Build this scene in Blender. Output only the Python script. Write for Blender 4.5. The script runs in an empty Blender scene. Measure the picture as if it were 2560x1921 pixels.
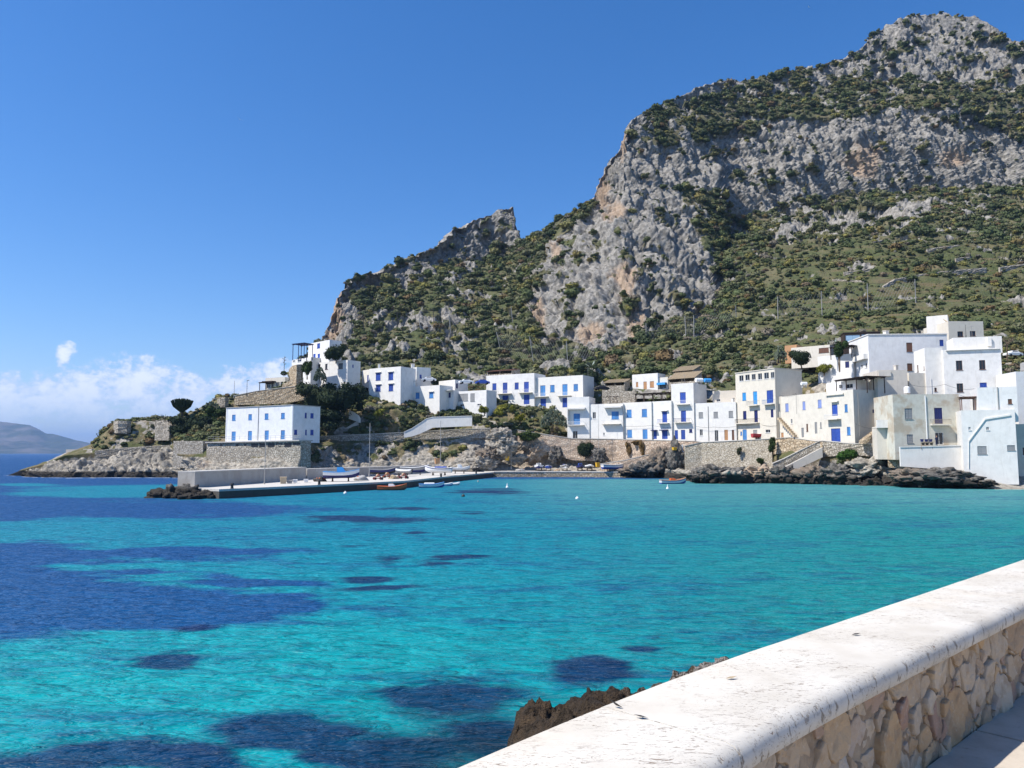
import bpy, bmesh, math, random
import numpy as np
from mathutils import Vector, Matrix
R = math.radians
random.seed(11)
rng = np.random.default_rng(11)
sc = bpy.context.scene
col = sc.collection

# ------------------------------------------------------------------ camera
F = 1900.0            # focal length in photo pixels (photo 2560 x 1921)
EYE = 6.0             # eye height above the sea
PITCH = math.atan((1133 - 960.5) / F)
cd = bpy.data.cameras.new("camera")
cam = bpy.data.objects.new("camera", cd)
col.objects.link(cam)
cam.location = (0, 0, EYE)
cam.rotation_euler = (math.pi / 2 + PITCH, 0, 0)
cd.sensor_width = 36
cd.sensor_fit = 'HORIZONTAL'
cd.lens = 36 * F / 2560
cd.clip_start = 0.1
cd.clip_end = 60000
sc.camera = cam

# ------------------------------------------------------------------ sun and sky
SUN_AZ, SUN_EL = -109.0, 53.0
sv = Vector((math.sin(R(SUN_AZ)) * math.cos(R(SUN_EL)), math.cos(R(SUN_AZ)) * math.cos(R(SUN_EL)), math.sin(R(SUN_EL))))
ld = bpy.data.lights.new("sun", 'SUN')
ld.energy = 4.2
ld.angle = R(0.53)
ld.color = (1.0, 0.95, 0.87)
sun = bpy.data.objects.new("sun", ld)
col.objects.link(sun)
sun.rotation_euler = sv.to_track_quat('Z', 'Y').to_euler()
sun.location = (-60, 20, 80)

world = bpy.data.worlds.new("World")
sc.world = world
world.use_nodes = True
wt = world.node_tree
wt.nodes.clear()


class NB:
    """small helper round a node tree"""
    def __init__(s, nt):
        s.nt = nt

    def n(s, typ, _p=None, **inp):
        nd = s.nt.nodes.new(typ)
        for k, v in (_p or {}).items():
            setattr(nd, k, v)
        for k, v in inp.items():
            key = k.replace('_', ' ') if k not in nd.inputs else k
            if key.startswith('i') and key[1:].isdigit():
                key = int(key[1:])
            sk = nd.inputs[key]
            if hasattr(v, 'is_output') or isinstance(v, bpy.types.NodeSocket):
                s.nt.links.new(v, sk)
            elif isinstance(v, bpy.types.Node):
                s.nt.links.new(v.outputs[0], sk)
            else:
                sk.default_value = v
        return nd

    def math(s, op, a, b=0.0, c=None, clamp=False):
        nd = s.nt.nodes.new('ShaderNodeMath')
        nd.operation = op
        nd.use_clamp = clamp
        for i, v in enumerate((a, b) if c is None else (a, b, c)):
            if isinstance(v, bpy.types.NodeSocket):
                s.nt.links.new(v, nd.inputs[i])
            else:
                nd.inputs[i].default_value = v
        return nd.outputs[0]

    def sstep(s, v, lo, hi, a=0.0, b=1.0):
        nd = s.nt.nodes.new('ShaderNodeMapRange')
        nd.interpolation_type = 'SMOOTHSTEP'
        s.nt.links.new(v, nd.inputs[0])
        for i, x in enumerate((lo, hi, a, b)):
            if isinstance(x, bpy.types.NodeSocket):
                s.nt.links.new(x, nd.inputs[1 + i])
            else:
                nd.inputs[1 + i].default_value = x
        return nd.outputs[0]

    def mix(s, f, a, b, mode='MIX'):
        nd = s.nt.nodes.new('ShaderNodeMix')
        nd.data_type = 'RGBA'
        nd.blend_type = mode
        for i, v in ((0, f), (6, a), (7, b)):
            if isinstance(v, bpy.types.NodeSocket):
                s.nt.links.new(v, nd.inputs[i])
            elif i == 0:
                nd.inputs[0].default_value = v
            else:
                nd.inputs[i].default_value = (*v, 1.0) if len(v) == 3 else v
        return nd.outputs[2]

    def noise(s, vec, scale, detail=4.0, rough=0.55, dist=0.0):
        nd = s.nt.nodes.new('ShaderNodeTexNoise')
        if vec is not None:
            s.nt.links.new(vec, nd.inputs['Vector'])
        nd.inputs['Scale'].default_value = scale
        nd.inputs['Detail'].default_value = detail
        nd.inputs['Roughness'].default_value = rough
        nd.inputs['Distortion'].default_value = dist
        return nd.outputs['Fac']

    def ramp(s, f, stops):
        nd = s.nt.nodes.new('ShaderNodeValToRGB')
        s.nt.links.new(f, nd.inputs[0])
        cr = nd.color_ramp
        while len(cr.elements) < len(stops):
            cr.elements.new(0.5)
        for e, (p, c) in zip(cr.elements, stops):
            e.position = p
            e.color = (*c, 1.0)
        return nd.outputs[0]

    def scale(s, vec, xyz):
        nd = s.nt.nodes.new('ShaderNodeVectorMath')
        nd.operation = 'MULTIPLY'
        s.nt.links.new(vec, nd.inputs[0])
        nd.inputs[1].default_value = xyz
        return nd.outputs[0]

    def link(s, a, b):
        s.nt.links.new(a, b)


def build_world():
    b = NB(wt)
    sky = b.n('ShaderNodeTexSky', {'sky_type': 'NISHITA', 'sun_disc': False})
    sky.sun_elevation = R(SUN_EL)
    sky.sun_rotation = R(SUN_AZ)
    sky.altitude = 0
    sky.air_density = 1.0
    sky.dust_density = 0.3
    sky.ozone_density = 4.0
    hs = b.n('ShaderNodeHueSaturation', Saturation=1.29, Value=1.05, Color=b.mix(1.0, sky.outputs[0], (1.03, 0.985, 1.05), 'MULTIPLY'))
    # low fair-weather cumulus standing along the horizon: noise over azimuth and elevation
    tc = b.n('ShaderNodeTexCoord')
    sp = b.n('ShaderNodeSeparateXYZ', Vector=tc.outputs['Generated'])
    az = b.math('ARCTAN2', sp.outputs[0], sp.outputs[1])
    el = b.math('ARCSINE', sp.outputs[2])
    ae = b.n('ShaderNodeCombineXYZ', X=az, Y=el, Z=3.7)
    f1 = b.noise(b.scale(ae.outputs[0], (1, 1.25, 1)), 9.0, 2.0, 0.5)
    f2 = b.noise(b.scale(ae.outputs[0], (1, 1.3, 1)), 34.0, 7.0, 0.62)
    f3 = b.noise(b.scale(ae.outputs[0], (1, 1.3, 1)), 105.0, 5.0, 0.6)
    # cloud heaps: (azimuth, elevation, half width, half height), degrees
    heaps = [(-29.0, 3.5, 6.0, 2.5), (-26.4, 4.2, 3.8, 2.9), (-23.4, 3.7, 3.2, 2.2), (-19.0, 4.2, 4.0, 2.5), (-16.8, 4.8, 2.8, 2.2), (-33.5, 3.1, 5.0, 2.3),
             (-30.55, 6.75, 0.72, 0.62), (-30.8, 6.1, 0.55, 0.75),
             (-48, 4.2, 9.0, 3.0), (-66, 3.8, 8.0, 2.6), (-88, 4.5, 11, 3.2), (-120, 4, 12, 3), (-160, 4.2, 14, 3.2), (150, 4, 15, 3), (100, 4.1, 12, 3), (60, 4, 12, 3)]
    total = None
    for a0, e0, wa, we in heaps:
        dx = b.math('MULTIPLY', b.math('SUBTRACT', az, R(a0)), 1.0 / R(wa))
        dy = b.math('MULTIPLY', b.math('SUBTRACT', el, R(e0)), 1.0 / R(we))
        d2 = b.math('ADD', b.math('MULTIPLY', dx, dx), b.math('MULTIPLY', dy, dy))
        g = b.math('SUBTRACT', 1.0, d2, clamp=True)
        total = g if total is None else b.math('MAXIMUM', total, g)
    dens = b.math('ADD', b.math('MULTIPLY', total, 0.78), b.math('ADD', b.math('ADD', b.math('MULTIPLY', b.math('SUBTRACT', f2, 0.5), 2.2), b.math('MULTIPLY', b.math('SUBTRACT', f3, 0.5), 1.5)), b.math('MULTIPLY', b.math('SUBTRACT', f1, 0.5), 0.7)))
    cl = b.sstep(dens, 0.02, 0.62)
    cl = b.math('MULTIPLY', cl, b.sstep(total, 0.0, 0.25))
    cl = b.math('MULTIPLY', cl, b.sstep(el, R(0.5), R(4.6), 0.25, 1.0))
    cl = b.math('MULTIPLY', cl, 0.95)
    shade = b.sstep(dens, 0.2, 1.0)
    ccol = b.mix(shade, (4.7, 5.6, 7.4), (7.2, 7.5, 8.1))
    out = b.mix(cl, hs.outputs[0], ccol)
    bg = b.n('ShaderNodeBackground', Strength=0.092, Color=out)
    o = b.n('ShaderNodeOutputWorld', Surface=bg)


build_world()
sc.view_settings.view_transform = 'Standard'
sc.view_settings.look = 'None'
sc.view_settings.gamma = 1
sc.view_settings.exposure = 0.75
sc.render.engine = 'CYCLES'
sc.cycles.max_bounces = 5
sc.cycles.diffuse_bounces = 3
sc.cycles.glossy_bounces = 3
sc.cycles.transmission_bounces = 2
sc.cycles.volume_bounces = 0
sc.cycles.transparent_max_bounces = 6
sc.cycles.caustics_reflective = False
sc.cycles.caustics_refractive = False
sc.cycles.use_denoising = True

# ------------------------------------------------------------------ photo pixel -> place
CP, SP = math.cos(PITCH), math.sin(PITCH)


def ray(px, py):
    cx, cy = (px - 1280) / F, (960.5 - py) / F
    return Vector((cx, CP - cy * SP, SP + cy * CP))


def at(px, py, Y):
    d = ray(px, py)
    t = Y / d.y
    return Vector((d.x * t, Y, EYE + d.z * t))


def onz(px, py, z):
    d = ray(px, py)
    t = (z - EYE) / d.z
    return Vector((d.x * t, d.y * t, z))


# ------------------------------------------------------------------ object helpers
def tag(o, label=None, cat=None, group=None, kind=None):
    for k, v in (('label', label), ('category', cat), ('group', group), ('kind', kind)):
        if v:
            o[k] = v
    return o


def empty(name, loc, rz=0.0):
    o = bpy.data.objects.new(name, None)
    o.empty_display_size = 0.3
    col.objects.link(o)
    o.location = loc
    o.rotation_euler = (0, 0, rz)
    return o


class MB:
    """collects faces, builds one mesh object"""
    def __init__(s):
        s.v, s.f, s.m = [], [], []

    def add(s, vs, fs, mi=0):
        k = len(s.v)
        s.v.extend([tuple(p) for p in vs])
        s.f.extend([tuple(i + k for i in f) for f in fs])
        s.m.extend([mi] * len(fs))
        return s

    def box(s, x0, x1, y0, y1, z0, z1, mi=0):
        return s.add([(x0, y0, z0), (x1, y0, z0), (x1, y1, z0), (x0, y1, z0), (x0, y0, z1), (x1, y0, z1), (x1, y1, z1), (x0, y1, z1)],
                     [(0, 3, 2, 1), (4, 5, 6, 7), (0, 1, 5, 4), (1, 2, 6, 5), (2, 3, 7, 6), (3, 0, 4, 7)], mi)

    def obox(s, o, ex, ey, ez, mi=0):
        """box from corner o with edge vectors"""
        o, ex, ey, ez = Vector(o), Vector(ex), Vector(ey), Vector(ez)
        p = [o, o + ex, o + ex + ey, o + ey]
        p += [q + ez for q in p]
        return s.add(p, [(0, 3, 2, 1), (4, 5, 6, 7), (0, 1, 5, 4), (1, 2, 6, 5), (2, 3, 7, 6), (3, 0, 4, 7)], mi)

    def tube(s, a, b, r0, r1=None, n=6, mi=0):
        r1 = r0 if r1 is None else r1
        a, b = Vector(a), Vector(b)
        d = (b - a).normalized()
        up = Vector((0, 0, 1)) if abs(d.z) < 0.9 else Vector((1, 0, 0))
        u = d.cross(up).normalized()
        w = d.cross(u)
        vs = []
        for c, r in ((a, r0), (b, r1)):
            for i in range(n):
                t = 2 * math.pi * i / n
                vs.append(c + (u * math.cos(t) + w * math.sin(t)) * r)
        fs = [(i, (i + 1) % n, n + (i + 1) % n, n + i) for i in range(n)]
        fs += [tuple(range(n))[::-1], tuple(range(n, 2 * n))]
        return s.add(vs, fs, mi)

    def build(s, name, mats, parent=None, smooth=False, bevel=0.0):
        me = bpy.data.meshes.new(name)
        me.from_pydata(s.v, [], s.f)
        mats = mats if isinstance(mats, (list, tuple)) else [mats]
        for m in mats:
            me.materials.append(m)
        if len(mats) > 1:
            me.polygons.foreach_set('material_index', s.m)
        if smooth:
            me.polygons.foreach_set('use_smooth', [True] * len(me.polygons))
        me.update()
        o = bpy.data.objects.new(name, me)
        col.objects.link(o)
        if parent:
            o.parent = parent
        if bevel:
            md = o.modifiers.new('bevel', 'BEVEL')
            md.width = bevel
            md.segments = 2
            md.limit_method = 'ANGLE'
        return o


def np_mesh(name, V, Fq, mats, smooth=True, attrs=None, parent=None):
    """fast mesh from arrays: V (n,3), Fq (m,4) or (m,3)"""
    V = np.asarray(V, np.float32)
    Fq = np.asarray(Fq, np.int32)
    k = Fq.shape[1]
    me = bpy.data.meshes.new(name)
    me.vertices.add(len(V))
    me.vertices.foreach_set('co', V.ravel())
    me.loops.add(Fq.size)
    me.loops.foreach_set('vertex_index', Fq.ravel())
    me.polygons.add(len(Fq))
    me.polygons.foreach_set('loop_start', np.arange(0, Fq.size, k, dtype=np.int32))
    me.polygons.foreach_set('use_smooth', np.full(len(Fq), smooth))
    for a, arr in (attrs or {}).items():
        at_ = me.attributes.new(a, 'FLOAT', 'POINT')
        at_.data.foreach_set('value', np.asarray(arr, np.float32).ravel())
    me.update(calc_edges=True)
    for m in (mats if isinstance(mats, (list, tuple)) else [mats]):
        me.materials.append(m)
    o = bpy.data.objects.new(name, me)
    col.objects.link(o)
    if parent:
        o.parent = parent
    return o


def grid_faces(nr, nc):
    i = np.arange(nr * nc).reshape(nr, nc)
    return np.stack([i[:-1, :-1], i[:-1, 1:], i[1:, 1:], i[1:, :-1]], -1).reshape(-1, 4)


# ------------------------------------------------------------------ noise
_perm = np.random.default_rng(5).permutation(256).astype(np.int32)
_perm = np.concatenate([_perm, _perm, _perm])
_g = np.random.default_rng(6).normal(size=(256, 3))
_g = (_g / np.linalg.norm(_g, axis=1)[:, None]).astype(np.float32)


def pn(x, y, z):
    """gradient noise, about -0.7..0.7, vectorised"""
    x, y, z = [np.asarray(a, np.float32) for a in (x, y, z)]
    xi, yi, zi = np.floor(x), np.floor(y), np.floor(z)
    fx, fy, fz = x - xi, y - yi, z - zi
    xi, yi, zi = [a.astype(np.int32) & 255 for a in (xi, yi, zi)]
    u, v, w = [t * t * t * (t * (t * 6 - 15) + 10) for t in (fx, fy, fz)]
    r = 0
    for dx in (0, 1):
        hx = _perm[xi + dx]
        wx = u if dx else 1 - u
        for dy in (0, 1):
            hy = _perm[hx + yi + dy]
            wy = v if dy else 1 - v
            for dz in (0, 1):
                g = _g[_perm[hy + zi + dz] & 255]
                wz = w if dz else 1 - w
                r = r + (g[..., 0] * (fx - dx) + g[..., 1] * (fy - dy) + g[..., 2] * (fz - dz)) * (wx * wy * wz)
    return r


def fbm(x, y, z, s, octs=4, gain=0.5, mode=0):
    """mode 0 plain, 1 billow (rounded knobs, sharp creases)"""
    r, a, f = 0.0, 1.0, 1.0 / s
    for k in range(octs):
        n = pn(x * f + 17.3 * k, y * f + 5.1 * k, z * f + 9.7 * k)
        r = r + a * ((np.abs(n) * 2.2 - 0.5) if mode == 1 else n)
        a *= gain
        f *= 2.03
    return r


def sstep(x, a, b):
    t = np.clip((x - a) / (b - a), 0, 1)
    return t * t * (3 - 2 * t)


# ------------------------------------------------------------------ materials
def new_mat(name):
    m = bpy.data.materials.new(name)
    m.use_nodes = True
    m.node_tree.nodes.clear()
    return m, NB(m.node_tree)


def finish(b, color, rough=0.85, spec=0.3, normal=None, metallic=0.0, **extra):
    p = b.n('ShaderNodeBsdfPrincipled', Roughness=rough, Metallic=metallic)
    p.inputs['Specular IOR Level'].default_value = spec
    if isinstance(color, bpy.types.NodeSocket):
        b.link(color, p.inputs['Base Color'])
    else:
        p.inputs['Base Color'].default_value = (*color, 1)
    if normal is not None:
        b.link(normal, p.inputs['Normal'])
    b.n('ShaderNodeOutputMaterial', Surface=p)
    return p


def bump(b, h, strength=0.4, dist=0.05):
    return b.n('ShaderNodeBump', Strength=strength, Distance=dist, Height=h).outputs[0]


def pos(b):
    return b.n('ShaderNodeNewGeometry').outputs['Position']


MATS = {}


def plaster(name, c, stain=0.25, stain_col=(0.33, 0.29, 0.23), blotch=0.0, blotch_col=(0.3, 0.24, 0.16)):
    m, b = new_mat(name)
    P = pos(b)
    n1 = b.noise(P, 0.9, 5, 0.6)
    n2 = b.noise(b.scale(P, (1, 1, 0.18)), 2.6, 4, 0.65)
    c1 = b.mix(b.sstep(n1, 0.35, 0.75), c, tuple(x * 0.86 for x in c))
    rnd_ = b.n('ShaderNodeObjectInfo').outputs['Random']
    c1 = b.mix(b.math('MULTIPLY', rnd_, 0.45), c1, (c[0] * 0.93, c[1] * 0.88, c[2] * 0.80))
    st = b.math('MULTIPLY', b.sstep(n2, 0.52, 0.85), stain)
    c2 = b.mix(st, c1, stain_col)
    if blotch:
        n3 = b.noise(P, 0.35, 4, 0.6)
        c2 = b.mix(b.math('MULTIPLY', b.sstep(n3, 0.46, 0.62), blotch), c2, blotch_col)
    finish(b, c2, 0.9, 0.2, bump(b, b.noise(P, 7, 4), 0.25, 0.04))
    MATS[name] = m
    return m


def paint(name, c, rough=0.5, var=0.15):
    m, b = new_mat(name)
    n1 = b.math('ADD', b.noise(pos(b), 2.2, 4, 0.6), b.math('MULTIPLY', b.math('SUBTRACT', b.n('ShaderNodeObjectInfo').outputs['Random'], 0.5), 0.5))
    finish(b, b.mix(b.sstep(n1, 0.2, 0.9), c, tuple(x * (1 - var) + 0.02 * var for x in c)), rough, 0.4)
    MATS[name] = m
    return m


plaster('white_plaster', (0.76, 0.745, 0.715), 0.34)
plaster('cool_white_plaster', (0.74, 0.74, 0.74), 0.28)
plaster('cream_plaster', (0.68, 0.64, 0.565), 0.5)
plaster('grey_plaster', (0.60, 0.56, 0.50), 0.35)
plaster('beige_render', (0.60, 0.58, 0.50), 0.45, blotch=0.75, blotch_col=(0.43, 0.34, 0.24))
plaster('ochre_plaster', (0.55, 0.44, 0.30), 0.3)
plaster('concrete', (0.46, 0.44, 0.41), 0.6, (0.16, 0.15, 0.14), 0.6, (0.34, 0.30, 0.26))
plaster('pale_concrete', (0.54, 0.515, 0.47), 0.5, (0.25, 0.22, 0.18))
plaster('wet_concrete', (0.10, 0.095, 0.085), 0.4, (0.03, 0.03, 0.025))
paint('deep_blue_paint', (0.030, 0.080, 0.37), 0.55, 0.35)
paint('sky_blue_paint', (0.075, 0.25, 0.56), 0.55, 0.3)
paint('navy_and_shaded_blue_paint', (0.015, 0.022, 0.12))  # navy gear; on shutters, blue with the shade put into its colour
paint('lavender_paint', (0.26, 0.33, 0.62))
paint('brown_paint', (0.16, 0.075, 0.045))
paint('tan_paint', (0.50, 0.27, 0.13))
paint('grey_paint', (0.30, 0.30, 0.30))
paint('white_paint', (0.78, 0.78, 0.77))
paint('red_paint', (0.40, 0.035, 0.045))
paint('orange_paint', (0.55, 0.12, 0.03))
paint('yellow_paint', (0.72, 0.42, 0.03))
paint('black_paint', (0.012, 0.012, 0.014))
paint('dark_wood', (0.045, 0.028, 0.020), 0.7)
paint('pole_metal', (0.34, 0.33, 0.31), 0.5)
paint('dark_metal', (0.035, 0.032, 0.030), 0.6)
paint('bright_blue_paint', (0.05, 0.30, 0.66), 0.4)
paint('rope', (0.36, 0.28, 0.18), 0.9)
paint('skin', (0.42, 0.22, 0.14), 0.6)
paint('sky_reflection_glass', (0.36, 0.52, 0.66), 0.15)  # sky reflection of the panes put into the base colour
paint('rubber', (0.02, 0.02, 0.02), 0.8)


def glass_mat():
    m, b = new_mat('window_glass')
    finish(b, (0.018, 0.022, 0.030), 0.08, 0.5)
    MATS['window_glass'] = m


glass_mat()


def masonry(name, c0, c1, mort, size=0.42, squash=1.0):
    """rubble / coursed stone for walls too far away to show single stones"""
    m, b = new_mat(name)
    P = b.scale(pos(b), (1, 1, squash))
    v = b.n('ShaderNodeTexVoronoi', {'feature': 'F1'}, Vector=P, Scale=1.0 / size)
    e = b.n('ShaderNodeTexVoronoi', {'feature': 'DISTANCE_TO_EDGE'}, Vector=P, Scale=1.0 / size)
    sp = b.n('ShaderNodeSeparateColor', Color=v.outputs['Color'])
    c = b.mix(sp.outputs[0], c0, c1)
    c = b.mix(b.math('MULTIPLY', b.sstep(b.noise(P, 0.5, 4), 0.45, 0.7), 0.45), c, tuple(x * 0.6 for x in c0))
    edge = b.sstep(e.outputs['Distance'], 0.02, 0.14)
    c = b.mix(edge, mort, c)
    h = b.math('ADD', b.math('MULTIPLY', edge, 0.6), b.math('MULTIPLY', b.noise(P, 9, 3), 0.4))
    finish(b, c, 0.95, 0.15, bump(b, h, 0.9, 0.12))
    MATS[name] = m


masonry('pink_rubble', (0.50, 0.37, 0.27), (0.62, 0.52, 0.41), (0.36, 0.27, 0.20), 0.55)
masonry('grey_rubble', (0.36, 0.32, 0.26), (0.54, 0.49, 0.41), (0.20, 0.17, 0.13), 0.5)
masonry('ashlar', (0.56, 0.49, 0.38), (0.66, 0.60, 0.49), (0.34, 0.28, 0.20), 0.6, 1.7)
masonry('warm_rubble', (0.46, 0.36, 0.24), (0.60, 0.50, 0.36), (0.27, 0.20, 0.13), 0.6)

# ================================================================== THE LAND
def lev(pts):
    """break line: points (px, py, Y) or (px, None, Y, z) -> u, Y, z sorted by u = x / y"""
    a = []
    for p in pts:
        if p[1] is None:
            a.append(((p[0] - 1280) / (F * 1.004), p[2], p[3]))
        else:
            q = at(*p)
            a.append((q.x / q.y, q.y, q.z))
    a.sort()
    return np.array(a)


def loft(levels, us, rows):
    Ys = [np.interp(us, L[:, 0], L[:, 1]) for L in levels]
    Zs = [np.interp(us, L[:, 0], L[:, 2]) for L in levels]
    P, S = [], []
    for k in range(len(levels) - 1):
        n = rows[k]
        last = k == len(levels) - 2
        for t in np.linspace(0, 1, n + 1)[:None if last else -1]:
            P.append(np.stack([us * (Ys[k] * (1 - t) + Ys[k + 1] * t), Ys[k] * (1 - t) + Ys[k + 1] * t, Zs[k] * (1 - t) + Zs[k + 1] * t], -1))
            S.append(np.full(len(us), k + t))
    return np.array(P), np.array(S)


def smooth_rows(P, n=2):
    for _ in range(n):
        Q = P.copy()
        Q[1:-1] = 0.25 * P[:-2] + 0.5 * P[1:-1] + 0.25 * P[2:]
        Q[:, 1:-1] = 0.25 * Q[:, :-2] + 0.5 * Q[:, 1:-1] + 0.25 * Q[:, 2:]
        P = Q
    return P


def normals(P):
    dr, dc = np.gradient(P, axis=0), np.gradient(P, axis=1)
    n = np.cross(dc, dr)
    n /= np.maximum(np.linalg.norm(n, axis=-1, keepdims=True), 1e-9)
    return n


def project(P):
    """world -> photo pixel"""
    y, z = P[..., 1], P[..., 2] - EYE
    fw = y * CP + z * SP
    up = -y * SP + z * CP
    return 1280 + F * P[..., 0] / fw, 960.5 - F * up / fw


def in_poly(x, y, poly):
    r = np.zeros(x.shape, bool)
    n = len(poly)
    for i in range(n):
        x0, y0 = poly[i]
        x1, y1 = poly[(i + 1) % n]
        c = ((y0 > y) != (y1 > y)) & (x < (x1 - x0) * (y - y0) / ((y1 - y0) or 1e-9) + x0)
        r ^= c
    return r


def ground_mat(name, rock_l, rock_d, warm, soil_a, soil_b, bscale=1.0):
    m, b = new_mat(name)
    P = pos(b)
    rk = b.n('ShaderNodeAttribute', {'attribute_name': 'rock'}).outputs['Fac']
    wm = b.n('ShaderNodeAttribute', {'attribute_name': 'warm'}).outputs['Fac']
    wt_ = b.n('ShaderNodeAttribute', {'attribute_name': 'wet'}).outputs['Fac']
    n1 = b.noise(P, 0.10 * bscale, 6, 0.62)
    n2 = b.noise(P, 0.55 * bscale, 5, 0.65)
    n3 = b.noise(P, 2.2 * bscale, 3, 0.6)
    rc = b.mix(b.sstep(n2, 0.35, 0.68), rock_d, rock_l)
    rc = b.mix(b.math('MULTIPLY', b.sstep(b.math('ADD', wm, b.math('MULTIPLY', b.math('SUBTRACT', n1, 0.5), 1.6)), 0.35, 0.8), 0.58), rc, warm)
    rc = b.mix(b.math('MULTIPLY', b.sstep(n3, 0.5, 0.75), 0.35), rc, rock_d)
    so = b.mix(b.sstep(n1, 0.38, 0.64), soil_a, soil_b)
    so = b.mix(b.math('MULTIPLY', b.sstep(n2, 0.42, 0.7), 0.6), so, tuple(0.55 * x for x in soil_a))
    md_ = b.n('ShaderNodeAttribute', {'attribute_name': 'meadow'}).outputs['Fac']
    so = b.mix(b.math('MULTIPLY', md_, b.sstep(b.noise(P, 0.06 * bscale, 5, 0.6), 0.62, 0.42, 0.25, 0.9)), so, (0.085, 0.100, 0.038))
    band = b.noise(b.scale(P, (0.10, 0.10, 1.1)), 0.55, 4, 0.6)
    so = b.mix(b.math('MULTIPLY', md_, b.sstep(band, 0.50, 0.66, 0.0, 0.8)), so, (0.155, 0.120, 0.068))
    f = b.sstep(b.math('ADD', rk, b.math('ADD', b.math('MULTIPLY', b.math('SUBTRACT', n2, 0.5), 0.9), b.math('MULTIPLY', b.math('SUBTRACT', n3, 0.5), 0.5))), 0.38, 0.60)
    c = b.mix(f, so, rc)
    wf = b.sstep(b.math('ADD', wt_, b.math('MULTIPLY', b.math('SUBTRACT', n2, 0.5), 0.9)), 0.35, 0.65)
    c = b.mix(wf, c, (0.045, 0.040, 0.034))
    h = b.math('ADD', b.math('MULTIPLY', n2, 1.0), b.math('MULTIPLY', n3, 0.45))
    finish(b, c, 0.93, 0.15, bump(b, h, 0.9, 0.7 / bscale))
    return m


ROCKM = ground_mat('limestone_hill', (0.37, 0.35, 0.315), (0.165, 0.155, 0.138), (0.43, 0.29, 0.18), (0.088, 0.102, 0.045), (0.165, 0.142, 0.085))
COASTM = ground_mat('shore_limestone', (0.45, 0.41, 0.345), (0.20, 0.18, 0.15), (0.47, 0.33, 0.22), (0.09, 0.10, 0.04), (0.22, 0.17, 0.10), 2.2)

# ------------------------------------------------------------------ mountain
FOOT = [(700, 985, 214), (780, 962, 222), (900, 955, 227), (1000, 962, 232), (1100, 958, 233), (1200, 962, 236), (1340, 955, 232), (1480, 975, 218), (1600, 965, 213),
        (1750, 965, 203), (1850, 975, 196), (2000, 945, 188), (2130, 900, 190), (2300, 862, 196), (2460, 850, 197), (2600, 850, 197), (2760, 850, 197)]
M1 = [(700, 984, 222), (770, 930, 245), (800, 890, 262), (860, 868, 272), (1000, 858, 280), (1150, 878, 272), (1300, 900, 262), (1400, 900, 254), (1500, 893, 250), (1590, 875, 250), (1700, 885, 241),
      (1850, 855, 240), (2000, 832, 240), (2200, 782, 246), (2400, 762, 250), (2600, 762, 250), (2760, 762, 250)]
M2 = [(700, 983, 232), (770, 915, 262), (795, 860, 284), (805, 835, 294), (850, 812, 300), (900, 780, 308), (1000, 705, 340), (1100, 668, 366), (1200, 652, 384), (1260, 640, 390), (1300, 625, 384), (1320, 750, 305), (1400, 800, 285),
      (1500, 822, 274), (1590, 846, 262), (1700, 800, 279), (1795, 750, 298), (1825, 580, 362), (1900, 550, 371), (2000, 525, 376), (2150, 485, 387), (2300, 474, 391), (2450, 466, 396), (2600, 466, 396), (2760, 480, 396)]
M3 = [(700, 983, 238), (770, 912, 266), (795, 852, 286), (805, 826, 297), (820, 790, 304), (850, 742, 312), (900, 712, 328), (1000, 672, 349), (1100, 628, 372), (1140, 598, 384), (1180, 562, 391), (1240, 545, 397), (1288, 530, 400), (1310, 604, 396),
      (1345, 640, 344), (1400, 592, 344), (1490, 522, 341), (1560, 486, 338), (1650, 474, 348), (1750, 505, 352), (1795, 560, 345), (1830, 440, 380), (1900, 425, 383), (2000, 405, 386), (2150, 380, 394), (2300, 375, 398), (2450, 385, 402), (2600, 400, 402), (2760, 420, 402)]
RIDGE = [(700, 983, 246), (770, 911, 270), (795, 850, 288), (804, 824, 300), (824, 770, 308), (850, 723, 318), (868, 700, 324), (914, 683, 335), (972, 665, 345), (1042, 637, 360), (1088, 619, 368), (1140, 567, 387), (1180, 550, 394), (1232, 535, 400), (1262, 517, 404),
         (1284, 511, 406), (1291, 517, 406), (1294, 548, 404), (1309, 598, 400), (1354, 579, 367), (1412, 538, 360), (1478, 494, 354), (1490, 445, 357), (1514, 402, 360), (1554, 359, 366), (1558, 322, 370), (1580, 295, 376), (1667, 255, 398), (1736, 214, 414), (1805, 194, 427),
         (1875, 197, 434), (1944, 179, 442), (2060, 162, 452), (2141, 121, 464), (2199, 69, 474), (2268, 37, 482), (2361, 29, 487), (2430, 40, 484), (2500, 69, 477), (2560, 98, 470), (2660, 150, 460), (2760, 200, 450)]
M4B = [(1490, 470, 352), (1560, 340, 366), (1698, 300, 388), (1834, 258, 416), (2060, 216, 436), (2300, 190, 448), (2560, 232, 440), (2760, 280, 430)]
M4 = [(1490, 488, 348), (1560, 352, 362), (1698, 368, 373), (1834, 326, 398), (2000, 295, 405), (2231, 286, 409), (2394, 262, 413), (2530, 338, 407), (2760, 380, 405)]


def blend(A, B, t, us):
    return np.stack([us, np.interp(us, A[:, 0], A[:, 1]) * (1 - t) + np.interp(us, B[:, 0], B[:, 1]) * t, np.interp(us, A[:, 0], A[:, 2]) * (1 - t) + np.interp(us, B[:, 0], B[:, 2]) * t], 1)


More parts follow.
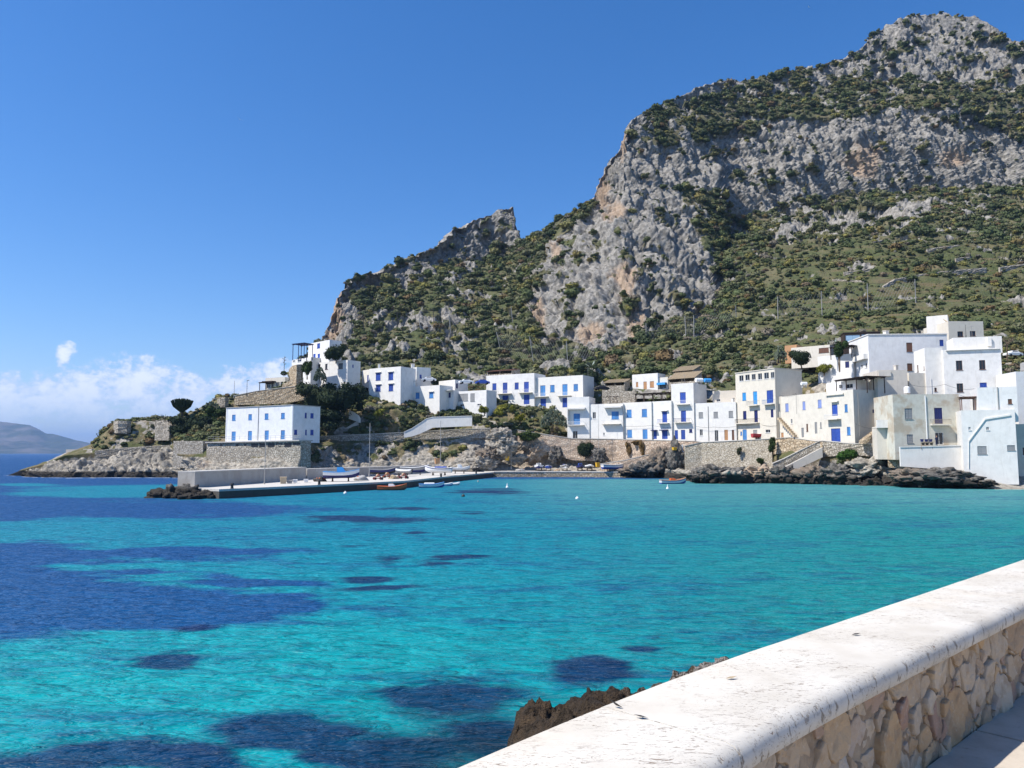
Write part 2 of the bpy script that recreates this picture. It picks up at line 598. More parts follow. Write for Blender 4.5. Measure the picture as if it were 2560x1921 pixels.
def make_mountain():
    us = np.concatenate([np.linspace(-0.305, 0.70, 800), np.linspace(0.70, 0.80, 40)[1:]])
    Lf, L1, L2, L3, LR = [lev(q) for q in (FOOT, M1, M2, M3, RIDGE)]
    m3, r = blend(L3, L3, 0, us), blend(LR, LR, 0, us)
    m4, m4b = blend(L3, LR, 0.35, us), blend(L3, LR, 0.7, us)
    a4, a4b = lev(M4), lev(M4B)
    w = sstep(us, a4[0, 0] - 0.01, a4[0, 0] + 0.03)
    for dst, src in ((m4, a4), (m4b, a4b)):
        for k in (1, 2):
            dst[:, k] = dst[:, k] * (1 - w) + np.interp(us, src[:, 0], src[:, k]) * w
    # keep the break lines in order
    m4[:, 1] = np.maximum(m4[:, 1], m3[:, 1] + 1)
    m4b[:, 1] = np.minimum(np.maximum(m4b[:, 1], m4[:, 1] + 1), r[:, 1] - 0.5)
    b1, b2 = r.copy(), r.copy()
    b1[:, 1] += 14
    b1[:, 2] -= 5
    b2[:, 1] += 130
    b2[:, 2] = b2[:, 2] * 0.45 - 5
    Lf2 = Lf.copy()
    Lf2[:, 1] -= 6
    Lf2[:, 2] -= 4
    P, S = loft([Lf2, Lf, L1, L2, m3, m4, m4b, r, b1, b2], us, [4, 90, 150, 130, 90, 60, 70, 10, 10])
    P = smooth_rows(P, 2)
    px, py = project(P)
    X, Y, Z = P[..., 0], P[..., 1], P[..., 2]
    # which parts are bare cliff
    jx = px + 34 * fbm(X, Y, Z, 26, 3)
    jy = py + 34 * fbm(X + 90, Y, Z, 26, 3)
    polys = [[(1311, 765), (1387, 613), (1488, 490), (1500, 440), (1545, 350), (1600, 400), (1665, 450), (1775, 613), (1806, 671), (1792, 758), (1700, 800), (1600, 850), (1500, 850), (1400, 850), (1330, 800)],
             [(1545, 340), (1698, 362), (1834, 324), (2000, 300), (2231, 285), (2394, 262), (2530, 330), (2700, 345), (2700, 465), (2300, 470), (2150, 480), (2000, 490), (1900, 530), (1830, 550), (1760, 480), (1640, 455)],
             [(2060, 175), (2199, 60), (2361, 20), (2700, 110), (2700, 215), (2400, 205), (2250, 190), (2120, 195)],
             [(1040, 640), (1140, 560), (1290, 495), (1315, 600), (1225, 645), (1130, 658), (1000, 700), (900, 725), (860, 720), (972, 660)],
             [(790, 850), (840, 715), (880, 715), (900, 790), (885, 850), (820, 880)],
             [(1925, 560), (2100, 520), (2330, 490), (2330, 550), (2130, 590), (1960, 605)],
             [(1620, 245), (1800, 195), (1850, 215), (1700, 260)], [(1560, 300), (1640, 270), (1620, 300), (1560, 360)]]
    rock = np.zeros(px.shape)
    for k, po in enumerate(polys):
        rock = np.maximum(rock, in_poly(jx, jy, po) * (0.7 if k in (2, 5) else 0.85 if k == 0 else 1.0))
    rock = smooth_rows(rock[..., None], 3)[..., 0]
    meadow = sstep(px, 1800, 2050) * sstep(py, 560, 650)
    face = np.maximum(in_poly(px, py, [(780, 860), (840, 705), (872, 712), (884, 790), (850, 860)]) * 1.0, in_poly(px, py, [(1480, 560), (1490, 430), (1545, 340), (1575, 380), (1540, 470), (1530, 560)]) * 1.0)
    mixn = 0.60 * fbm(X, Y, Z + 40, 15, 3, 0.6) + 0.70 * fbm(X + 7, Y, Z, 4.6, 3, 0.6)
    field = 0.41 + 0.44 * rock - 0.20 * meadow + 0.5 * face + mixn
    rock = sstep(field, 0.36, 0.62)
    n = normals(P)
    crag = fbm(X + 0.35 * Z, Y, Z * 0.42, 17, 4, 0.5, 1)
    knob = fbm(X + 31 + 0.3 * Z, Y, Z * 0.6, 5.0, 3, 0.55, 1)
    fine = fbm(X, Y + 77, Z, 1.9, 2, 0.6, 1)
    gully = fbm(X, Y * 0.6, Z * 0.25, 34, 3)
    edge = sstep(S, 0.6, 1.6)[..., None]
    d = rock * (5.4 * crag + 1.9 * knob + 0.6 * fine) + (1 - rock) * (1.6 * fbm(X, Y, Z, 22, 3) + 0.35 * fbm(X, Y, Z, 3.5, 2)) + meadow * (1 - rock) * 1.5 * (np.abs((Z / 7.0 + 0.6 * fbm(X, Y, 0 * Z, 60, 2)) % 1.0 - 0.5) * 2 - 0.5) + 4.6 * gully * (0.25 + 0.75 * rock)
    ridge_w = 1 - 0.45 * np.exp(-((S - 7.0) / 0.25) ** 2)
    P = P + n * (d * ridge_w)[..., None] * edge
    # low dry-stone banks on the right-hand meadow are separate walls
    warm = np.zeros(px.shape)
    for cx, cy, rx, ry in ((1497, 470, 26, 70), (1590, 785, 36, 75), (1480, 835, 60, 28), (832, 775, 34, 90), (1553, 340, 14, 60), (2165, 400, 50, 60), (1395, 640, 20, 30), (1530, 530, 40, 30), (1560, 690, 40, 60), (2390, 390, 40, 30), (1340, 770, 20, 50), (1640, 900, 60, 20)):
        warm = np.maximum(warm, np.exp(-((px - cx) / rx) ** 2 - ((py - cy) / ry) ** 2))
    o = np_mesh('mountain', P.reshape(-1, 3), grid_faces(*px.shape), ROCKM, True, {'rock': rock, 'warm': warm, 'wet': np.zeros(px.shape), 'meadow': np.maximum(meadow, 0.55 * (1 - rock) * sstep(px, 900, 1000) * (1 - sstep(px, 1300, 1380)) * sstep(py, 640, 690))})
    tag(o, 'steep limestone mountain with grey cliffs and green scrub above the village', kind='structure')
    return P, S, rock, px, py, meadow


MP, MS, MROCK, MPX, MPY, MMEAD = make_mountain()

# ------------------------------------------------------------------ coast: shore rocks, street terraces, headland
W = [(24, None, 204, 0), (60, None, 194, 0), (120, None, 187, 0), (170, None, 185, 0), (300, None, 187, 0), (420, None, 187, 0), (480, None, 180, 0), (560, None, 174, 0), (640, None, 168, 0), (720, None, 162.5, 0), (765, None, 163, 0), (800, None, 178, 0), (900, None, 196, 0), (1100, None, 196, 0), (1180, None, 194, 0), (1240, None, 195, 0),
     (1560, None, 192, 0), (1590, None, 186, 0), (1640, None, 185, 0), (1700, None, 172, 0), (1728, None, 152, 0), (1800, None, 148, 0), (1940, None, 150, 0), (2050, None, 146, 0), (2240, None, 137, 0), (2400, None, 131, 0), (2480, None, 127, 0), (2600, None, 126, 0), (2760, None, 122, 0)]
W0 = [(p[0], None, p[2] - 5, -3.0) for p in W]
T2 = [(24, None, 204.5, .2), (60, None, 196, .9), (120, None, 190, 1.5), (170, None, 188, 2.0), (300, None, 190, 2.2), (420, None, 189, 2.0), (480, None, 182, 1.8), (560, None, 176, 1.8), (640, None, 170, 1.8), (720, None, 164.5, 1.7), (765, None, 165, 1.6), (800, None, 180, 1.4), (900, None, 197.5, 1.4), (1100, None, 197, 1.2), (1180, None, 195, .7),
      (1240, None, 196, .7), (1560, None, 193, .7), (1600, None, 187.5, 1.8), (1650, None, 186.5, 2.3), (1700, None, 173.5, 2.4), (1728, None, 153, 2.4), (1800, None, 149.5, 3.0), (1940, None, 151.5, 2.4), (2000, None, 149.5, 3.2), (2100, None, 145.2, 2.4), (2200, None, 140.5, 2.2),
      (2300, None, 136.3, 3.1), (2400, None, 132.2, 3.3), (2440, None, 130.5, 2.3), (2480, None, 129, .4), (2600, None, 128, .3), (2760, None, 124, .3)]
T3 = [(24, None, 206, .1), (60, None, 200, 1.6), (120, None, 197, 3.4), (162, 1140, 199), (237, 1134, 200), (300, 1126, 201), (425, 1117, 201), (440, 1148, 187), (520, 1150, 182.6), (640, 1150, 173.6), (752, 1146, 166.4), (775, 1130, 180), (850, 1112, 202), (1000, 1104, 206), (1100, 1098, 206),
      (1180, 1112, 203), (1300, 1163, 204), (1420, 1163, 203), (1540, 1160, 199), (1640, 1166, 191), (1735, 1168, 179), (1925, 1166, 170), (1960, 1163, 165), (2000, 1156, 161), (2100, 1150, 151), (2240, 1150, 143.5), (2304, 1156, 140), (2400, 1166, 134.5), (2480, 1182, 132), (2600, 1196, 131), (2760, 1198, 127)]
T4 = [(24, None, 206.5, .0), (60, None, 201, 1.7), (120, None, 199, 3.6), (162, 1137, 200), (237, 1130, 202), (300, 1121, 203), (425, 1113, 203), (440, 1110, 190), (520, 1110, 186), (640, 1109, 177.5), (752, 1108, 170.5), (775, 1104, 186), (800, 1098, 204), (1051, 1086, 208.5), (1220, 1079, 206), (1294, 1083, 206),
      (1428, 1103, 203), (1540, 1104, 200), (1739, 1109, 185.5), (1929, 1103, 172.5), (1975, 1101, 169), (2040, 1109, 162), (2130, 1115, 154), (2192, 1118, 149), (2240, 1126, 145), (2304, 1144, 141.5), (2400, 1155, 136), (2480, 1174, 133.5), (2600, 1190, 132.5), (2760, 1194, 128)]
T5 = [(24, None, 207, -.3), (60, None, 203, 1.6), (120, None, 203, 3.8), (162, 1136, 204), (237, 1120, 205), (270, 1095, 205), (300, 1085, 206), (390, 1085, 206), (430, 1090, 206), (450, 1085, 204), (520, 1060, 206), (560, 1050, 205), (640, 1060, 205), (740, 1075, 206), (800, 1062, 207.5), (900, 1030, 209), (1000, 1028, 209), (1051, 1046, 209.5), (1220, 1048, 210),
      (1294, 1050, 210), (1400, 1085, 208), (1428, 1100, 207), (1540, 1102, 204), (1739, 1107, 191), (1929, 1102, 180), (1975, 1100, 177), (2040, 1106, 168), (2130, 1113, 158), (2192, 1117, 153), (2240, 1124, 149), (2304, 1140, 145), (2400, 1150, 140), (2480, 1165, 139), (2600, 1180, 137), (2760, 1185, 132)]
T5B = [(24, None, 208, -.6), (60, None, 205, 1.2), (120, None, 207, 3.2), (162, 1136, 208), (237, 1112, 208), (262, 1080, 208), (290, 1056, 208), (390, 1055, 209), (430, 1050, 210), (470, 1040, 211), (520, 1018, 212), (545, 1004, 213), (585, 1003, 214), (640, 1003, 214), (700, 1010, 213), (780, 1016, 211), (900, 1006, 213), (1000, 1004, 213), (1100, 1028, 213), (1215, 1028, 215), (1336, 1028, 213), (1420, 1033, 212.5),
       (1460, 1028, 211), (1500, 1004, 212), (1600, 1004, 208), (1700, 1012, 200), (1850, 1004, 190), (1950, 990, 184), (2050, 962, 176), (2150, 990, 166), (2300, 992, 155), (2450, 992, 154), (2600, 990, 153), (2760, 990, 150)]
T6 = [(24, None, 210, -1), (60, None, 210, .4), (120, None, 214, 2.4), (162, 1138, 214), (237, 1110, 213), (262, 1078, 213), (290, 1053, 214), (390, 1052, 215), (430, 1046, 216), (470, 1034, 217), (520, 1010, 218), (545, 992, 218), (585, 990, 219), (640, 985, 219), (700, 975, 220)] + [(a, b_ - 2, c + 3) for a, b_, c in FOOT if a > 700]
T7 = [(24, None, 214, -2), (60, None, 216, -1.5), (120, None, 222, -1), (200, None, 228, -1), (290, None, 236, -1), (390, None, 242, -1), (545, None, 248, 0), (640, None, 250, 4), (700, None, 250, 10)] + [(a, None, c + 12, at(a, b_, c).z + 3) for a, b_, c in FOOT if a > 700]


def make_coast():
    us = np.concatenate([np.linspace(-0.659, 0.70, 1150), np.linspace(0.70, 0.78, 30)[1:]])
    L = [lev(q) for q in (W0, W, T2, T3, T4, T5, T5B, T6, T7)]
    P, S = loft(L, us, [5, 34, 62, 34, 26, 36, 26, 8])
    P = smooth_rows(P, 1)
    px, py = project(P)
    X, Y, Z = P[..., 0], P[..., 1], P[..., 2]
    n = normals(P)
    cliffy = sstep(px, 1120, 1190) * (1 - sstep(px, 1425, 1450))
    shore = sstep(S, 0.9, 1.1) * (1 - sstep(S, 3.0 + 0.75 * cliffy, 3.3 + 0.7 * cliffy))
    quay = sstep(px, 1170, 1215) * (1 - sstep(px, 1555, 1585))
    beach = sstep(px, 2440, 2490)
    jz = shore * (1 - quay * (1 - sstep(S, 2.6, 2.9)) * 0.95) * (1 - beach)
    crag = fbm(X * 0.8, Y, Z * 1.7, 7.0, 3, 0.55, 1)
    knob = fbm(X + 11, Y, Z * 1.4, 2.2, 3, 0.6, 1)
    # tilted beds: ledges that dip to the left
    bed = np.abs(((Z + 0.22 * X + 1.4 * fbm(X, Y, Z, 9, 2)) / 1.3) % 1.0 - 0.5) * 2
    amp = 0.55 + 0.85 * sstep(px, 1690, 1740) + 0.75 * (1 - sstep(px, 440, 560))
    d = jz * amp * (1.5 * crag + 0.75 * knob + 0.35 * bed * sstep(crag, -0.2, 0.3) - 0.3)
    veg0 = sstep(S, 3.6, 4.2)
    d = d + veg0 * (0.7 * fbm(X, Y, Z, 10, 3) + 0.25 * fbm(X, Y, Z, 2.4, 2))
    P = P + n * d[..., None]
    # masks
    rock = np.clip(shore + 0.9 * sstep(fbm(X, Y, Z + 9, 6.5, 4, 0.6), 0.12, 0.36) * veg0, 0, 1)
    dirt = sstep(px, 740, 800) * (1 - sstep(px, 1130, 1200)) * sstep(S, 2.1, 2.6) * (1 - sstep(S, 3.0, 3.2))
    rock = rock - 0.75 * dirt * sstep(fbm(X, Y, Z, 5, 3), -0.1, 0.2)
    hill = sstep(S, 4.0, 4.6) * (1 - sstep(px, 700, 760))
    street = sstep(S, 3.85, 3.97) * (1 - sstep(S, 4.9, 5.0)) * sstep(px, 1390, 1440)
    rock = np.maximum(rock, street)
    rock = np.maximum(rock, beach * (1 - sstep(S, 3.5, 4)))
    wet = (1 - sstep(P[..., 2], 0.5, 2.3 + 0.9 * sstep(px, 1690, 1760) - 1.2 * sstep(px, 1180, 1240) * (1 - sstep(px, 1560, 1600)))) * (1 - beach) * (S > 0.5)
    warm = np.zeros(px.shape)
    for cx, cy, rx, ry, k in ((1330, 1130, 110, 50, .8), (1480, 1140, 70, 40, .6), (2010, 1125, 70, 35, .6), (1130, 1130, 60, 30, .55), (900, 1140, 60, 25, .45), (520, 1160, 70, 15, .5), (640, 1160, 60, 20, .35), (2300, 1195, 130, 10, .3)):
        warm = np.maximum(warm, k * np.exp(-((px - cx) / rx) ** 2 - ((py - cy) / ry) ** 2))
    o = np_mesh('coast', P.reshape(-1, 3), grid_faces(*px.shape), COASTM, True, {'rock': rock, 'warm': warm, 'wet': wet})
    tag(o, 'rocky shore and terraced ground under the village', kind='structure')
    return P, S, rock, px, py


CPT, CS, CROCK, CPX, CPY = make_coast()

# ------------------------------------------------------------------ far island
def make_island():
    us = np.linspace(-1.15, -0.50, 260)
    ridge = lev([(-900, 1060, 8200), (-500, 1020, 8200), (-200, 1035, 8000), (0, 1054, 7800), (30, 1057, 7800), (75, 1062, 7700), (95, 1072, 7650), (115, 1084, 7600), (150, 1089, 7500), (190, 1099, 7450), (222, 1107, 7400), (250, 1118, 7350), (300, 1134, 7300), (330, 1140, 7300)])
    base = lev([(-900, None, 6000, -4), (0, None, 6300, -4), (200, None, 6600, -4), (330, None, 7000, -4)])
    toe = base.copy()
    toe[:, 1] += 60
    toe[:, 2] = 24
    mid = blend(toe, ridge, 0.45, us)
    mid[:, 2] *= 0.75
    back = ridge.copy()
    back[:, 1] += 1500
    back[:, 2] = -10
    P, S = loft([base, toe, mid, ridge, back], us, [6, 40, 50, 20])
    X, Y, Z = P[..., 0], P[..., 1], P[..., 2]
    n = normals(P)
    P = P + n * (38 * fbm(X, Y, Z, 620, 4, 0.55, 1) * sstep(S, 0.6, 1.6) * (1 - 0.7 * np.exp(-((S - 3) / 0.3) ** 2)))[..., None]
    m, b = new_mat('island_slope')
    n1 = b.noise(pos(b), 0.004, 5)
    finish(b, b.mix(b.sstep(n1, 0.4, 0.65), (0.05, 0.06, 0.04), (0.13, 0.115, 0.10)), 0.95, 0.1)
    o = np_mesh('island', P.reshape(-1, 3), grid_faces(*S.shape), m)
    tag(o, 'far hilly island fading into blue haze', kind='structure')


make_island()

# ------------------------------------------------------------------ sea
def make_sea():
    us = np.concatenate([np.linspace(-3, -0.78, 60)[:-1], np.linspace(-0.78, 0.8, 520), np.linspace(0.8, 3, 50)[1:]])
    ys = np.concatenate([np.linspace(2, 12, 12)[:-1], np.geomspace(12, 260, 360), np.geomspace(260, 24000, 60)[1:]])
    U, Y = np.meshgrid(us, ys)
    P = np.stack([U * Y, Y, np.zeros_like(Y)], -1)
    px, py = project(P)
    X = P[..., 0]
    jx = px + 46 * fbm(X, Y, 0 * Y, 8, 4, 0.55) * np.clip(30 / Y, .4, 1.4)
    jy = py + 46 * fbm(X * 0.6 + 50, Y, 0 * Y, 6, 4, 0.55) * np.clip((py - 1133) / 400, 0.04, 1)
    weed = np.full(px.shape, -1.0)
    deep = np.full(px.shape, -1.0)
    #          centre, half sizes (measured on the photo and laid out on the water plane)
    for cx, cy, rx, ry, k in ((418, 1658, 90, 26, 1), (480, 1573, 55, 14, .55), (1125, 1740, 215, 48, 1), (1490, 1682, 120, 26, 1), (1620, 1640, 60, 10, .7), (960, 1470, 120, 15, 1), (935, 1436, 95, 9, .8), (1140, 1396, 95, 11, 1), (985, 1391, 55, 7, .7),
                              (1044, 1337, 36, 8, .8), (900, 1298, 180, 10, .95), (1225, 1230, 110, 6, .75), (1160, 1279, 50, 4, .5), (1020, 1273, 70, 4, .5), (330, 1905, 420, 55, 1), (40, 1925, 300, 45, 1), (700, 1830, 220, 55, 1), (950, 1880, 300, 50, .9), (1230, 1850, 120, 70, .8), (880, 1362, 40, 5, .4)):
        e = np.sqrt(((jx - cx) / rx) ** 2 + ((jy - cy) / ry) ** 2)
        weed = np.maximum(weed, k * (1 - e))
    for cx, cy, rx, ry, k in ((660, 1895, 80, 20, .6), (330, 1925, 120, 14, .5)):
        e = ((jx - cx) / rx) ** 2 + ((jy - cy) / ry) ** 2
        weed -= k * np.exp(-e)
    for cx, cy, rx, ry, k in ((250, 1275, 640, 28, 1), (-200, 1240, 900, 30, 1), (300, 1381, 560, 22, 1), (-100, 1400, 520, 60, 1), (330, 1432, 300, 10, .6), (330, 1525, 480, 62, 1), (650, 1455, 260, 22, .9), (-150, 1500, 640, 110, 1), (80, 1470, 350, 60, .9), (700, 1505, 140, 14, .8)):
        e = np.sqrt(((jx - cx) / rx) ** 2 + ((jy - cy) / ry) ** 2)
        deep = np.maximum(deep, k * (1 - e) * 1.6)
    for cx, cy, rx, ry, k in ((470, 1420, 340, 9, 1.5), (340, 1452, 150, 7, .9), (620, 1330, 420, 14, 1.2), (120, 1345, 200, 5, .7)):
        deep -= k * np.exp(-((jx - cx) / rx) ** 2 - ((jy - cy) / ry) ** 2)
    deep = np.maximum(deep, 1.2 * (1 - sstep(py, 1190, 1204)) - 0.2 * sstep(px, 700, 1000))
    deep = np.maximum(deep, (1.0 - sstep(px, 150, 760)) * (1 - sstep(py, 1215, 1225)) * 1.0)
    for cx, cy, rx, ry in ((380, 1219, 230, 6), (60, 1212, 90, 4), (180, 1236, 240, 8)):
        deep -= 1.6 * np.exp(-((jx - cx) / rx) ** 2 - ((py - cy) / ry) ** 2)
    teal = sstep(px, 900, 2300)
    sand = sstep(px, 1100, 1500) * (1 - sstep(py, 1195, 1330)) + 0.9 * sstep(px, 2000, 2560) * (1 - sstep(py, 1222, 1290))
    shallow = sstep(py, 1250, 1700) * (1 - teal)
    Wl = lev(W)
    foam = np.exp(-((Y + 0.6 - np.interp(U, Wl[:, 0], Wl[:, 1])) / 1.3) ** 2) * (1 - 0.45 * sstep(px, 500, 560)) * (px > 5) * (0.9 - 0.3 * sstep(px, 1600, 1800))
    rock_dark_bed = np.exp(-((px - 1230) / 330) ** 2 - ((py - 1880) / 90) ** 2)  # darker water over the dark seabed round the near rock
    m, b = new_mat('sea_water')
    A = lambda k: b.n('ShaderNodeAttribute', {'attribute_name': k}).outputs['Fac']
    Pn = pos(b)
    rip = b.noise(b.scale(Pn, (0.55, 1.25, 1)), 1.0, 3, 0.6, 0.4)
    lap = b.noise(b.scale(Pn, (0.5, 1.2, 1)), 3.1, 3, 0.62, 0.6)
    swell = b.noise(b.scale(Pn, (0.25, 0.8, 1)), 0.28, 3, 0.5)
    c = b.mix(A('shallow'), (0.001, 0.180, 0.262), (0.001, 0.270, 0.292))
    c = b.mix(A('teal'), c, (0.003, 0.205, 0.210))
    c = b.mix(b.math('MULTIPLY', A('sand'), 0.55), c, (0.10, 0.30, 0.29))
    jig = b.math('ADD', b.math('MULTIPLY', b.math('SUBTRACT', rip, 0.5), 1.5), b.math('MULTIPLY', b.math('SUBTRACT', swell, 0.5), 1.4))
    c = b.mix(b.math('MULTIPLY', b.sstep(b.math('ADD', A('deep'), b.math('MULTIPLY', jig, 0.62)), -0.12, 0.50), 0.92), c, (0.003, 0.050, 0.185))
    c = b.mix(b.math('MULTIPLY', b.sstep(b.math('ADD', A('weed'), b.math('MULTIPLY', jig, 0.55)), -0.16, 0.36), 0.9), c, (0.002, 0.018, 0.080))
    c = b.mix(b.math('MULTIPLY', A('dark_bed'), 0.85), c, (0.004, 0.030, 0.055))
    c = b.mix(b.sstep(b.math('ADD', lap, b.math('MULTIPLY', rip, 0.6)), 0.62, 1.05), c, b.mix(0.32, c, (0, 0, 0)))
    h = b.math('ADD', b.math('ADD', b.math('MULTIPLY', rip, 0.55), b.math('MULTIPLY', lap, 0.20)), b.math('MULTIPLY', swell, 0.5))
    fo = b.sstep(b.math('ADD', A('foam'), b.math('MULTIPLY', b.math('SUBTRACT', b.noise(Pn, 0.35, 4, 0.6), 0.5), 1.6)), 0.55, 0.8)
    c = b.mix(fo, c, (0.72, 0.76, 0.80))
    nrm = bump(b, h, 1.0, 0.95)
    body = b.n('ShaderNodeBsdfDiffuse', Color=c, Normal=nrm)
    gl = b.n('ShaderNodeBsdfGlossy', Roughness=0.36, Normal=nrm)
    gl.inputs['Color'].default_value = (1, 1, 1, 1)
    # reflectance of a choppy surface: Schlick curve, lowered at grazing view because the facets one sees lean towards the eye
    lw = b.n('ShaderNodeLayerWeight', Blend=0.5, Normal=nrm)
    fr = b.math('ADD', 0.006, b.math('MULTIPLY', b.math('POWER', lw.outputs['Facing'], 5.0), 0.26))
    ms = b.n('ShaderNodeMixShader')
    b.link(fr, ms.inputs[0])
    b.link(body.outputs[0], ms.inputs[1])
    b.link(gl.outputs[0], ms.inputs[2])
    b.n('ShaderNodeOutputMaterial', Surface=ms)
    o = np_mesh('sea', P.reshape(-1, 3), grid_faces(*px.shape), m, True, {'weed': weed, 'deep': deep, 'teal': teal, 'sand': np.clip(sand, 0, 1), 'shallow': shallow, 'dark_bed': rock_dark_bed, 'foam': foam})
    tag(o, 'turquoise bay water with dark seagrass patches', kind='structure')


make_sea()

# ------------------------------------------------------------------ scrub (nobody could count it): instanced bushes
def bush_mat(name, stops):
    m, b = new_mat(name)
    r = b.n('ShaderNodeObjectInfo').outputs['Random']
    c = b.ramp(r, stops)
    n1 = b.noise(b.n('ShaderNodeTexCoord').outputs['Object'], 3.0, 3)
    c = b.mix(b.sstep(n1, 0.35, 0.7), b.mix(0.25, c, (0.0, 0.0, 0.0)), c)
    p = finish(b, c, 0.85, 0.15)
    return m


SCRUBM = bush_mat('scrub_leaves', [(0.0, (0.056, 0.074, 0.036)), (0.20, (0.082, 0.106, 0.046)), (0.40, (0.112, 0.138, 0.056)), (0.58, (0.140, 0.146, 0.068)), (0.72, (0.165, 0.170, 0.100)), (0.88, (0.24, 0.225, 0.065)), (0.95, (0.17, 0.115, 0.06)), (1.0, (0.24, 0.23, 0.19))])
DARKM = bush_mat('dark_leaves', [(0.0, (0.022, 0.036, 0.018)), (1.0, (0.040, 0.056, 0.026))])
GREENM = bush_mat('green_leaves', [(0.0, (0.030, 0.055, 0.016)), (1.0, (0.055, 0.080, 0.024))])
GOLDM = bush_mat('yellow_green_leaves', [(0.0, (0.17, 0.18, 0.03)), (1.0, (0.22, 0.20, 0.03))])
CACTM = bush_mat('cactus_skin', [(0.0, (0.10, 0.125, 0.085)), (1.0, (0.15, 0.17, 0.12))])
AGAVM = bush_mat('agave_leaf', [(0.0, (0.22, 0.27, 0.23)), (1.0, (0.30, 0.34, 0.30))])
BARKM = paint('bark', (0.12, 0.085, 0.055), 0.9)


def leaf_cloud(centres, radii, n, size, seed, flat=0.75):
    """n small leaf-clump faces spread through ellipsoid lobes -> arrays"""
    g = np.random.default_rng(seed)
    centres, radii = np.array(centres, float), np.array(radii, float)
    w = radii.prod(1) ** 0.67
    k = g.choice(len(centres), n, p=w / w.sum())
    d = g.normal(size=(n, 3))
    d /= np.linalg.norm(d, axis=1)[:, None]
    rr = g.uniform(0.55, 1.06, n) ** 0.6
    c = centres[k] + d * radii[k] * rr[:, None]
    nn = d + g.normal(size=(n, 3)) * 0.55 + np.array([0, 0, 0.3])
    nn /= np.linalg.norm(nn, axis=1)[:, None]
    t = np.cross(nn, g.normal(size=(n, 3)))
    t /= np.maximum(np.linalg.norm(t, axis=1)[:, None], 1e-6)
    bt = np.cross(nn, t)
    s = size * g.uniform(0.5, 1.3, n)[:, None]
    V = np.stack([c - t * s, c - bt * s * flat + nn * s * 0.25, c + t * s, c + bt * s * flat + nn * s * 0.25], 1).reshape(-1, 3)
    Fq = np.arange(4 * n).reshape(-1, 4)
    return V, Fq


def blob(centre, rad, seed, sub=2, rough=0.25):
    bm = bmesh.new()
    bmesh.ops.create_icosphere(bm, subdivisions=sub, radius=1.0)
    V = np.array([v.co[:] for v in bm.verts])
    Fq = np.array([[v.index for v in f.verts] for f in bm.faces])
    bm.free()
    d = 1 + rough * 2.2 * pn(V[:, 0] * 1.7 + seed, V[:, 1] * 1.7, V[:, 2] * 1.7) + rough * 1.4 * pn(V[:, 0] * 4 + seed, V[:, 1] * 4, V[:, 2] * 4)
    return V * d[:, None] * np.array(rad) + np.array(centre), Fq


def join(parts):
    """list of (V, F) -> triangles only"""
    Vs, Fs, k = [], [], 0
    for V, Fq in parts:
        V, Fq = np.asarray(V), np.asarray(Fq)
        if Fq.shape[1] == 4:
            Fq = np.concatenate([Fq[:, [0, 1, 2]], Fq[:, [0, 2, 3]]])
        Vs.append(V)
        Fs.append(Fq + k)
        k += len(V)
    return np.concatenate(Vs), np.concatenate(Fs)


def proto(name, V, Fq, m, coll):
    o = np_mesh(name, V, Fq, m, True)
    col.objects.unlink(o)
    coll.objects.link(o)
    return o


def scatter_tree(coll):
    ng = bpy.data.node_groups.new('scatter', 'GeometryNodeTree')
    ng.interface.new_socket(name='Geometry', in_out='INPUT', socket_type='NodeSocketGeometry')
    ng.interface.new_socket(name='Geometry', in_out='OUTPUT', socket_type='NodeSocketGeometry')
    N = ng.nodes
    gi, go = N.new('NodeGroupInput'), N.new('NodeGroupOutput')
    ci = N.new('GeometryNodeCollectionInfo')
    ci.inputs['Collection'].default_value = coll
    ci.inputs['Separate Children'].default_value = True
    ci.inputs['Reset Children'].default_value = True
    ip = N.new('GeometryNodeInstanceOnPoints')
    ip.inputs['Pick Instance'].default_value = True
    for nm, typ, sock in (('kind_index', 'INT', 'Instance Index'), ('turn', 'FLOAT_VECTOR', 'Rotation'), ('size', 'FLOAT_VECTOR', 'Scale')):
        na = N.new('GeometryNodeInputNamedAttribute')
        na.data_type = typ
        na.inputs['Name'].default_value = nm
        ng.links.new(na.outputs['Attribute'], ip.inputs[sock])
    ng.links.new(gi.outputs[0], ip.inputs['Points'])
    ng.links.new(ci.outputs[0], ip.inputs['Instance'])
    ng.links.new(ip.outputs[0], go.inputs[0])
    return ng


def scatter(name, label, pts, sizes, idx, ng, rnd):
    me = bpy.data.meshes.new(name)
    me.vertices.add(len(pts))
    me.vertices.foreach_set('co', np.asarray(pts, np.float32).ravel())
    a = me.attributes.new('kind_index', 'INT', 'POINT')
    a.data.foreach_set('value', np.asarray(idx, np.int32))
    a = me.attributes.new('size', 'FLOAT_VECTOR', 'POINT')
    a.data.foreach_set('vector', np.asarray(sizes, np.float32).ravel())
    a = me.attributes.new('turn', 'FLOAT_VECTOR', 'POINT')
    t = np.stack([rnd.uniform(-.15, .15, len(pts)), rnd.uniform(-.15, .15, len(pts)), rnd.uniform(0, 6.28, len(pts))], -1)
    a.data.foreach_set('vector', t.astype(np.float32).ravel())
    o = bpy.data.objects.new(name, me)
    col.objects.link(o)
    md = o.modifiers.new('scatter', 'NODES')
    md.node_group = ng
    tag(o, label, kind='stuff')
    return o


